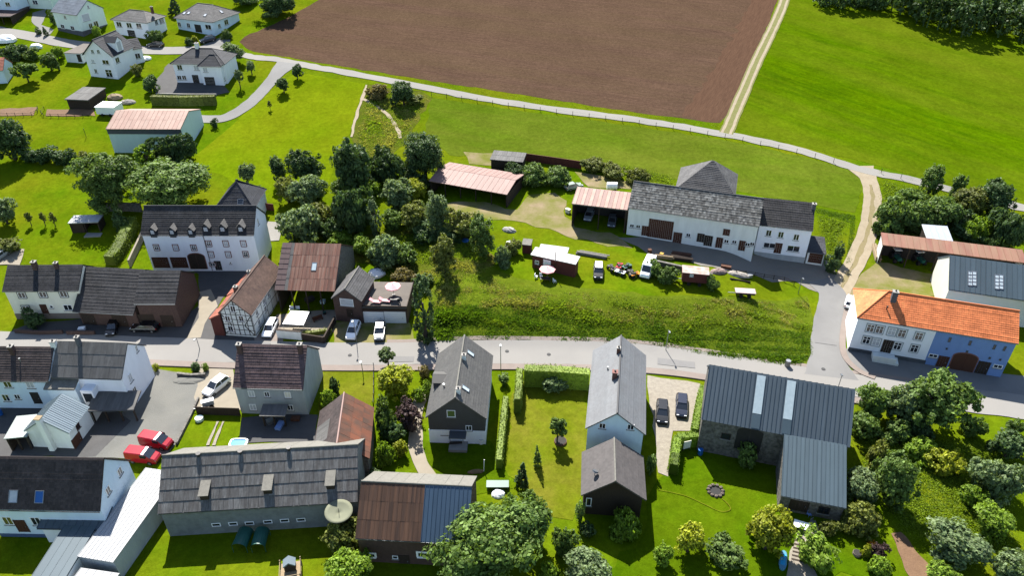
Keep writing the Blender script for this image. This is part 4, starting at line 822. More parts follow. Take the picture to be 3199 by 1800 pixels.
R2 = Bld('house', 'white house with black tiled roof and two skylights, bottom left', 5.6, L=(-60, 1592), R_=T(3,0,1004,802), far=T(3,0,1312,283), apex=T(3,0,1066,262), wall=M_SHADEBLUE, roof=MR_DBROWN, gov=.12, step=.34)
R2.skylight(T(3,0,138,650), 1.1, 1.5, 0, M_LGLASS); R2.skylight(T(3,0,400,655), 1.1, 1.5, 0, M_BLUEP)
R2.win('r', T(3,0,1203,400), .9, 1.2); R2.win('r', T(3,0,1085,592), .9, 1.2); R2.win('f', T(3,0,80,895), 1.2, 1.5); R2.win('f', T(3,0,365,900), 1.2, 1.5); R2.door('f', T(3,0,220,950), 1.3, 2.2, M_BROWND); R2.plinth(.6, mat('blue_plinth', (.10, .16, .30)))
R3 = Bld('lean_to', '', 3.2, L=T(3,0,370,968), R_=T(3,0,1030,985), depth=3.0, rise=.6, rf=1, of=R2, wall=M_WHITE, roof=MP_GSEAM, step=0); R3.panels(0, 9, 1, MP_GSEAM, .04)
S1 = Bld('long_shed', 'long shed with bright white ribbed roof beside the long grey barn', 3.4, L=T(3,0,780,1254), R_=T(3,0,1140,1314), far=T(3,0,1592,380), rise=.02, rf=1, wall=M_GREYPL, roof=MP_WHITE, step=0, cat='shed', ov=.1, gov=.05, gutter=False); S1.panels(0, 9, 1, MP_WHITE, .05)
S2 = Bld('annex', 'flat grey-blue roofed annex cut off by the bottom edge', 3.3, L=T(3,0,250,1560), R_=T(3,0,600,1570), far=T(3,0,982,903), rise=.02, rf=1, wall=M_OLDW, roof=MP_GSEAM2, step=0, cat='annex', ov=.1, gov=.05, gutter=False); S2.panels(0, 4, 1, MP_GSEAM2, .03)
S3 = Bld('annex', 'white flat roofed annex at the bottom edge', 2.6, L=T(3,0,620,1640), R_=T(3,0,1020,1700), far=T(3,0,1132,1415), rise=.02, rf=1, wall=M_GREYPL, roof=MP_WHITE, step=0, cat='annex', ov=.1, gov=.05, gutter=False); S3.panels(0, 5, 1, MP_WHITE, .05)
Tb = Bld('long_barn', 'long grey barn with patchy fibre-cement sheet roof and three roof hatches', 4.8, L=T(3,0,1586,823), R_=T(3,1,1022,702), apex=T(3,1,1045,128), pitch=39, wall=M_BARNW, roof=MP_SLATE, step=0, cat='barn', gov=.15, cap=MP_LICHEN_SUNLIT)
Tb.panels(0, 40, 5, MP_SLATE, 0, rnd=.02, lift=.045); Tb.panels(1, 11, 1, MP_LICHEN_SUNLIT, 0)  # back slope gets paler sheets, its sunlit look put into the colour
for x, y in ((2175, 935), (2345, 925), (2510, 920)): Tb.win('f', T(3,0,x,y), 1.1, .6, cross=0)
for x, y in ((118, 905), (287, 893), (452, 885)): Tb.win('f', T(3,1,x,y), 1.1, .6, cross=0)
for p in (T(3,0,2062,690), T(3,1,122,632), T(3,1,752,585)):
    q, n = Tb.roof_hit(p); hh = .95; tn = Tb.rise/(Tb.D/2); d = 2.4
    hb = MB().prism([(0, -.4), (d, d*tn-.2), (d, hh+.62), (0, hh)], lambda t, j: (q.x+(-.5, .5)[j], q.y+t[0], q.z+t[1]))
    hd = Tb.add(hb, 'roof_hatch', M_WOOD); ub = UB(); slope_mesh(ub, (q.x-.62, q.y-.2, q.z+hh), (q.x+.62, q.y-.2, q.z+hh), (q.x+.62, q.y+d+.2, q.z+hh+.75), (q.x-.62, q.y+d+.2, q.z+hh+.75), step=0, thick=-.07); Tb.add(ub, 'hatch_roof', MP_LICHEN_SUNLIT, hd)
for p in (T(3,0,2000,240), T(3,0,2420,215), T(3,1,330,180)): Tb.pipe(p, .3, r=.2)
Ub = Bld('rusty_barn', 'brown stone barn with half rusty, half blue sheet roof at the bottom', 4.9, L=T(3,1,998,1069), R_=T(3,1,2135,1128), apex=T(3,1,2128,548), pitch=38, wall=M_DBRICK, roof=MP_DRUST, step=0, cat='barn', gov=.12, cap=MP_LICHEN_SUNLIT)
Ub.panels(0, 15, 3, MP_DRUST, .02, x0=0, x1=Ub.W*.58, rnd=.01, lift=.01); Ub.panels(0, 11, 1, MP_BLUE, .06, x0=Ub.W*.58, x1=Ub.W); Ub.panels(1, 8, 1, MP_LICHEN_SUNLIT, 0)  # rear slope likewise coloured paler, as if sunlit
Ub.win('f', T(3,1,1150,1243), 1.2, .7, cross=0, sur=M_WPAINT); Ub.win('f', T(3,1,1400,1263), .7, .6, cross=0); Ub.win('f', T(3,1,1700,1240), 1.8, .9, cross=0, sur=M_WPAINT); Ub.door('f', T(3,1,1490,1300), 1.2, 2.0, M_WOOD)
Vh = Bld('house', 'grey shingled gable house with two chimneys and white base beside the road', 5.2, apexN=T(2,1,2000,1105), apexF=T(2,1,2097,475), R_=T(2,1,2325,1287), pitch=42, wall=mat('grey_shingle_wall', (.125, .12, .11), (.095, .09, .085), scale=2.5, stretch=(1, 1, 4), bump=.3), roof=MR_VSLATE, step=.45, ov=.3, gov=.3, cap=MP_LICHEN_SUNLIT)
Vh.add(MB().box(.26, .25, Vh.low, Vh.W-.26, Vh.D-.3, 2.6), 'ground_floor_wall', M_WHITE)
Vh.win('f', T(2,1,1962,1265), 1.2, 1.3, gl=mat('green_blind', (.14, .22, .05), rough=.5), cross=0); Vh.win('f', T(2,1,2140,1410), .9, 1.0); Vh.win('f', T(3,1,1895,5), 1.0, 1.0); Vh.door('f', T(3,1,2015,50), 1.8, 2.0, M_GLASS, name='terrace_door')
for x, y in ((2155, 660), (2105, 1015)): Vh.skylight(T(2,1,x,y), .8, 1.3, 0, MP_CLEAR)
for x, y in ((2092, 690), (2035, 1030)): Vh.chimney(T(2,1,x,y+25), .55, .55, .8, M_OLDW)
Vh.pipe(T(2,1,1890,1000), .5, 1, m=M_STEEL); Vh.dormer(T(2,1,1795,960), 2.2, 1.2, .5, MR_VSLATE, MR_VSLATE, 1, glass=False)
qv = Vh.W*.52; Vh.add(MB().box(qv-1.3, -1.5, Vh.low, qv+1.3, Vh.gov, .5), 'porch_step', M_CONC); Vh.add(MB().box(qv-1.2, -1.3, 2.5, qv+1.2, .2, 2.62), 'porch_canopy', M_GUTTER)
Wh = Bld('house', 'tall house with light grey slate roof and white gable tinted shade-blue', 6.4, apexN=T(2,2,1058,1262), apexF=T(2,2,1097,478), L=T(2,2,735,1422), pitch=40, wall=M_SHADEBLUE, roof=MR_LSLATE, step=.5, ov=.3, gov=.25, cap=MR_GREY)
Wh.chimney(T(2,2,1030,905), .7, .7, 1.1, M_BRICK, k=1, cap=M_SANDST); Wh.chimney(T(2,2,1068,650), .5, .5, .9, M_BRICK, k=1); Wh.win('f', T(2,2,908,1388), .9, 1.0); Wh.win('f', T(2,2,1192,1400), .9, 1.0); Wh.pipe(T(2,2,960,822), .4, 1, m=M_STEEL)
Wa = Bld('wooden_annex', 'dark boarded annex with grey tiled gable roof and satellite dish', 4.5, apexN=T(3,2,1040,497), apexF=T(3,2,1027,60), R_=T(3,2,1352,700), pitch=37, wall=M_WOOD, roof=mat('taupe_tile', (.135, .12, .115), (.105, .095, .092), scale=.5, coord='UV', tile=(3.3, 3, .25), rough=.7), step=.38, ov=.4, gov=.9, cap=MP_LICHEN_SUNLIT, cat='annex')
Wa.win('f', T(3,2,770,705), .7, 1.5, cross=0)
q, n = Wa.roof_hit(T(3,2,830,440), 1)
dm = Wa.add(MB().tube((q.x, q.y, q.z-.1), (q.x, q.y, q.z+.7), .05, n=6), 'dish_mast', M_STEEL)
Wa.add(MB().tube((q.x+.02, q.y-.05, q.z+.75), (q.x+.08, q.y+.02, q.z+.9), .42, .38, n=14), 'dish', M_GUTTER, dm)
Xb = Bld('stone_barn', 'large stone barn with L-shaped grey-blue metal roof', 6.3, L=T(2,2,1905,1322), R_=(2656, 1398), apex=(2664, 1217), pitch=40, wall=M_STONE, roof=MP_GSEAM, step=0, cat='barn', ov=.3, gov=.15, gutter=False)
Xb.panels(0, 34, 1, [MP_GSEAM], .07)
Xb.panels(1, 24, 1, MP_GSEAM, .07)
def xstrips():
    for p0 in (T(2,2,2420,1280), T(2,3,150,1340)):
        x = Xb.roof_hit(p0)[0].x; a, b, c, d = Xb.sl[0]; s_ = Vector((0, 0, 0))
        Xb.panels(0, 1, 1, MP_CLEAR, 0, x0=x-.1, x1=x+1.05, name='translucent_strip', y0=.28, y1=.97, base=.11); Xb.panels(0, 1, 1, MP_GSEAM2, 0, x0=x-.1, x1=x+1.05, name='grey_strip', y0=.02, y1=.27, base=.11)
xstrips()
Xw = Bld('wing', '', 3.0, L=T(3,3,130,642), R_=T(3,3,786,767), far=T(3,3,172,28), farz=3.46, rise=3.52, rf=1, of=Xb, wall=M_STONE, roof=MP_GSEAM2, step=0, ov=.3, gov=.12); Xw.panels(0, 15, 1, MP_GSEAM2, .07)
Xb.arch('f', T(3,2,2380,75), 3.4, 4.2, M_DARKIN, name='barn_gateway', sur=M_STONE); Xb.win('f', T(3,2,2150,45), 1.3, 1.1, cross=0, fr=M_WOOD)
Xw.door('f', T(3,3,310,740), 2.2, 2.1, M_WOOD); Xw.win('f', T(3,3,560,790), 1.4, 1.3, fr=M_WOOD)
Pg = Bld('garden_pavilion', 'dark garden pavilion with bright white roof and patio on the left lawn', 2.5, L=T(1,0,682,797), R_=T(1,0,985,785), far=T(1,0,1032,712), rise=.1, rf=1, roof=MP_WHITE, step=0, walls=0, cat='pavilion', ov=.15, gov=.1, gutter=False)
Pg.panels(0, 6, 1, MP_WHITE, .02); Pg.open_front(3, M_WOOD); Pg.add(MB().box(.15, .2, Pg.low, Pg.W*.45, Pg.D-.4, 2.2), 'storage_room', M_WOOD); Pg.add(MB().box(Pg.W*.5, -1.6, Pg.low, Pg.W+.3, Pg.D*.6, .1), 'patio_slab', M_CONC)
# ------------------------------------------------------------------ trees, bushes, hedges, tall grass
LF = {'mid': leafmat('leaf_mid_green', (.115, .172, .040), (.070, .120, .027)), 'dark': leafmat('leaf_dark_green', (.066, .108, .035), (.042, .076, .026), .3),
      'grey': leafmat('leaf_grey_green', (.150, .200, .088), (.100, .148, .062), .35), 'light': leafmat('leaf_light_green', (.165, .245, .026), (.115, .190, .020), .42),
      'olive': leafmat('leaf_olive', (.145, .160, .034), (.105, .130, .028), .35), 'gold': leafmat('leaf_golden', (.265, .285, .022), (.195, .230, .020), .42),
      'brown': leafmat('leaf_brownish', (.165, .135, .050), (.125, .110, .040), .35), 'purple': leafmat('leaf_purple', (.070, .042, .040), (.046, .031, .031), .25),
      'dry': leafmat('dry_grass_blade', (.28, .265, .075), (.21, .235, .04), .4, 0), 'lush': leafmat('lush_weed_leaf', (.095, .165, .012), (.062, .120, .009), .45, 0),
      'hedge': leafmat('hedge_leaf', (.150, .198, .030), (.108, .158, .023), .35), 'rough': leafmat('rough_grass_blade', (.175, .240, .020), (.135, .205, .015), .45, 0)}
M_BARK = mat('bark', (.11, .085, .065), (.065, .05, .04), scale=5, stretch=(3, 3, .7), bump=.5)
def leaves(b, rng, c, rad, n, sz, out=.55, ctr=(0, 0, .45)):
    cx = Vector(c)
    for _ in range(n):
        d = Vector((rng.gauss(0, 1), rng.gauss(0, 1), rng.gauss(0, 1))).normalized()
        p = cx+Vector((d.x*rad[0], d.y*rad[0], d.z*rad[1]))*(rng.random()**.4)
        nr = (d*.6+(p-Vector(ctr))*out+Vector((rng.gauss(0, .5), rng.gauss(0, .5), rng.gauss(0, .5)+.25))).normalized()
        u = nr.orthogonal().normalized(); a = rng.random()*6.28; v = nr.cross(u); u, v = u*math.cos(a)+v*math.sin(a), v*math.cos(a)-u*math.sin(a)
        s = sz*rng.uniform(.6, 1.35); k = rng.uniform(.55, .8); i = len(b.v)
        for q in (-u*s, v*s*k, u*s, -v*s*k): b.v.append((p.x+q.x*1, p.y+q.y*1, p.z+q.z*b.zs))
        b.f.append((i, i+1, i+2, i+3))
CRN = {}
def crown_mesh(kind, seed, m, n, sz, zs):
    key = (kind, seed, m.name)
    if key in CRN: return CRN[key]
    rng = random.Random(seed*77+len(kind)); b = MB(); b.zs = zs; cl = []
    if kind in ('round', 'oval', 'bush', 'loose'):
        nl = {'round': 9, 'oval': 7, 'bush': 8, 'loose': 7}[kind]; lobes = []
        for i in range(nl):
            a = 6.283*i/nl*1.618+rng.uniform(-.4, .4); z = rng.uniform(.2, .8); k = rng.uniform(.28, .68) if kind != 'oval' else rng.uniform(.25, .5)
            if kind == 'bush': z = rng.uniform(.12, .62)
            lobes.append(((math.cos(a)*k, math.sin(a)*k, z), rng.uniform(.24, .5)))
        lobes.append(((rng.uniform(-.12, .12), rng.uniform(-.12, .12), .62), .46))
        for (lx, ly, lz), lr in lobes:
            for _ in range(17 if kind != 'loose' else 9):
                d = Vector((rng.gauss(0, 1), rng.gauss(0, 1), rng.gauss(0, 1)+.25)).normalized()
                cl.append(((lx+d.x*lr, ly+d.y*lr, min(.97, max(.03, lz+d.z*lr*.62))), (rng.uniform(.07, .24), rng.uniform(.04, .12))))
        for _ in range(70 if kind != 'loose' else 12):
            d = Vector((rng.gauss(0, 1), rng.gauss(0, 1), rng.gauss(0, 1))).normalized(); q = rng.uniform(.42, .82)*(.85+.55*noise.noise(d*1.9+Vector((seed*3.1, 0, 0))))
            zz = .5+d.z*q*.52 if kind != 'bush' else max(.04, .36+d.z*q*.55)
            cl.append(((d.x*q, d.y*q, zz), (rng.uniform(.14, .24), rng.uniform(.08, .13))))
    elif kind in ('conifer', 'column'):
        for i in range(85):
            z = rng.random()**1.25; rr = (1-z)**.8 if kind == 'conifer' else math.sin(math.pi*min(1, .12+z*.86))**.55
            a = rng.random()*6.283; rr *= rng.uniform(.6, 1.0)
            cl.append(((math.cos(a)*rr*.9, math.sin(a)*rr*.9, z*.96), (rng.uniform(.12, .24)*(.4+rr), .055)))
    per = max(3, n//len(cl))
    for c, rd in cl: leaves(b, rng, c, rd, per, sz)
    me = b.mesh('crown', m); CRN[key] = me; return me
_tm = {}
def trunk_mesh(v):
    if v not in _tm:
        rng = random.Random(v); b = MB(); b.tube((0, 0, -.08), (0, 0, .22), .05, .038, 8).tube((0, 0, .22), (.015, .01, .62), .038, .018, 8)
        for i in range(5):
            a = i*1.256+rng.random(); z = .2+.07*i; b.tube((0, 0, z), (math.cos(a)*.2, math.sin(a)*.2, z+.22), .02, .007, 6)
        _tm[v] = b.mesh('trunk', M_BARK, True)
    return _tm[v]
SZ = {'L': (8500, .062), 'M': (5000, .085), 'S': (2000, .13), 'X': (24000, .034)}
def tree(name, label, kind, col, cx, yt, yb, wd, cat='tree', group=None, foot=False, cb=None, seed=None):
    p = Fc(cx, yb); g = G(p); dep = (g-CAM).dot(Vector((0, CP, -SP))); r = wd*1.24233/2*dep/FPX*1.1
    th = math.atan2(CAMH-g.z, g.y); k = 1/math.cos(th)-1
    if not foot:
        y2 = g.y+.75*r*k/math.tan(th); x2 = g.x*y2/g.y; g = Vector((x2, y2, ground(x2, y2)))
    d = ray(Fc(cx, yt)); q = CAM+d*(g.y/d.y); h = max(.6, q.z-g.z-.8*r*k); x = q.x if not foot else g.x
    g = Vector((x, g.y, ground(x, g.y)))
    sc = 'X' if r > 5.5 else 'L' if r > 2.6 else 'M' if r > 1.25 else 'S'; n, sz = SZ[sc]
    seed = seed if seed is not None else random.randint(0, 2)
    if cb is None: cb = {'round': .2 if foot else .06, 'oval': .06, 'loose': .28, 'bush': 0, 'conifer': .06, 'column': .03}[kind]
    me = crown_mesh(kind+sc, seed, LF[col], n, sz, r/max(.3, h*(1-cb))) if False else crown_sized(kind, sc, seed, LF[col], n, sz, r/max(.3, h*(1-cb)))
    o = thing(name, label, cat, g, random.random()*6.28, group)
    c = link(bpy.data.objects.new('crown', me), o); c.location = (0, 0, h*cb); e1 = random.uniform(.88, 1.16); c.scale = (r*e1, r*random.uniform(.92, 1.08)/e1, h*(1-cb)); c.rotation_euler = (random.uniform(-.07, .07), random.uniform(-.07, .07), 0)
    if kind != 'bush' or h > 3:
        t = link(bpy.data.objects.new('trunk', trunk_mesh(seed)), o); t.scale = (h*.9 if r > h*.3 else h*.6, h*.9 if r > h*.3 else h*.6, h)
    return o
def crown_sized(kind, sc, seed, m, n, sz, zs):
    key = (kind, sc, seed, m.name)
    if key not in CRN:
        rngs = random.getstate(); CRN[key] = _cm(kind, seed, m, n, sz, zs); random.setstate(rngs)
    return CRN[key]
def _cm(kind, seed, m, n, sz, zs):
    k = (kind, seed, m.name); CRN.pop(k, None); me = crown_mesh(kind, seed, m, n, sz, zs); CRN.pop(k, None); return me
def hedge(label, pts, wd, h, col, n=None, leaf=.11, cat='hedge', taper=.85, fc=True, name='hedge'):
    P = [G(Fc(*q)) if fc else G(q) for q in pts]; o0 = P[0]; rng = random.Random(len(label)); b = MB(); b.zs = 1
    for a, c in zip(P, P[1:]):
        e = c-a; L = e.length; u = e.normalized(); nn = Vector((-u.y, u.x, 0)).normalized(); st = max(1, int(L/2.5))
        for i in range(st):
            A_ = a.lerp(c, i/st); B2 = a.lerp(c, (i+1)/st); hh = h-.12
            vs = []
            for q in (A_, B2):
                zg = ground(q.x, q.y)-.2
                for s_, z in ((-1, 0), (1, 0), (taper, 1), (-taper, 1)): vs.append(Vector((q.x, q.y, 0))+nn*(s_*wd*.42)+Vector((0, 0, zg+(hh+.2)*z)))
            b.add([v-o0 for v in vs], [(0, 1, 2, 3), (7, 6, 5, 4), (0, 3, 7, 4), (1, 5, 6, 2), (3, 2, 6, 7)])
        m_ = int(L*(wd+2*h)*20)
        for _ in range(m_):
            t = rng.random(); q = a.lerp(c, t); f = rng.random()*(wd+2*h); zg = ground(q.x, q.y); bu = noise.noise(Vector((q.x*.8, q.y*.8, 2)))*.15
            if f < h: off = nn*(-wd/2); z = f
            elif f > h+wd: off = nn*(wd/2); z = f-h-wd
            else: off = nn*(f-h-wd/2); z = h+bu
            if 0 < z < h: off = off*(1-(1-taper)*z/h+bu)
            leaves(b, rng, Vector((q.x, q.y, zg+z))+off-o0, (.10, .10), 1, leaf, 0)
    o = b.build(name, LF[col]); o.location = o0; return tag(o, label, cat)
def inpoly(x, y, P):
    c = False; n = len(P)
    for i in range(n):
        a = P[i]; b = P[i-1]
        if (a.y > y) != (b.y > y) and x < (b.x-a.x)*(y-a.y)/(b.y-a.y)+a.x: c = not c
    return c
def tufts(name, label, ptsF, n, size, col, seed=1, dens=None, up=.55, blades=3, off=0):
    P = [G(Fc(*q)) for q in ptsF]; rng = random.Random(seed); b = MB(); E2 = [(P[i_-1].xy, P[i_].xy) for i_ in range(len(P))]
    x0, x1 = min(p.x for p in P), max(p.x for p in P); y0, y1 = min(p.y for p in P), max(p.y for p in P); k = 0; tries = 0
    while k < n and tries < n*30:
        tries += 1; x = rng.uniform(x0, x1); y = rng.uniform(y0, y1)
        if not inpoly(x, y, P): continue
        w_ = noise.noise(Vector((x*.22, y*.22, seed)))*.5+.5+noise.noise(Vector((x*.7, y*.7, seed)))*.25
        if dens and rng.random() > ss(dens-.2, dens+.2, w_): continue
        e_ = min(abs((b2-a2).cross(Vector((x, y))-a2))/max(.1, (b2-a2).length) for a2, b2 in E2); edge = .35+.65*ss(0, 3.0, e_)
        if rng.random() > .25+.75*ss(0, 3.5, e_): continue
        k += 1; z = ground(x, y); s = size*rng.uniform(.5, 1.3)*(.4+1.15*w_*w_)*edge
        for _ in range(blades):
            a = rng.random()*6.283; u = Vector((math.cos(a), math.sin(a), 0)); t = Vector((rng.gauss(0, .5), rng.gauss(0, .5), up)).normalized()*s
            p = Vector((x+rng.gauss(0, s*.3), y+rng.gauss(0, s*.3), z)); i = len(b.v); ww = u*s*.34
            b.v += [tuple(p-ww*.5), tuple(p+ww*.5), tuple(p+t*.6+ww), tuple(p+t), tuple(p+t*.6-ww)]; b.f.append((i, i+1, i+2, i+3, i+4))
    return tag(b.build(name, LF[col]), label, None, None, 'stuff')
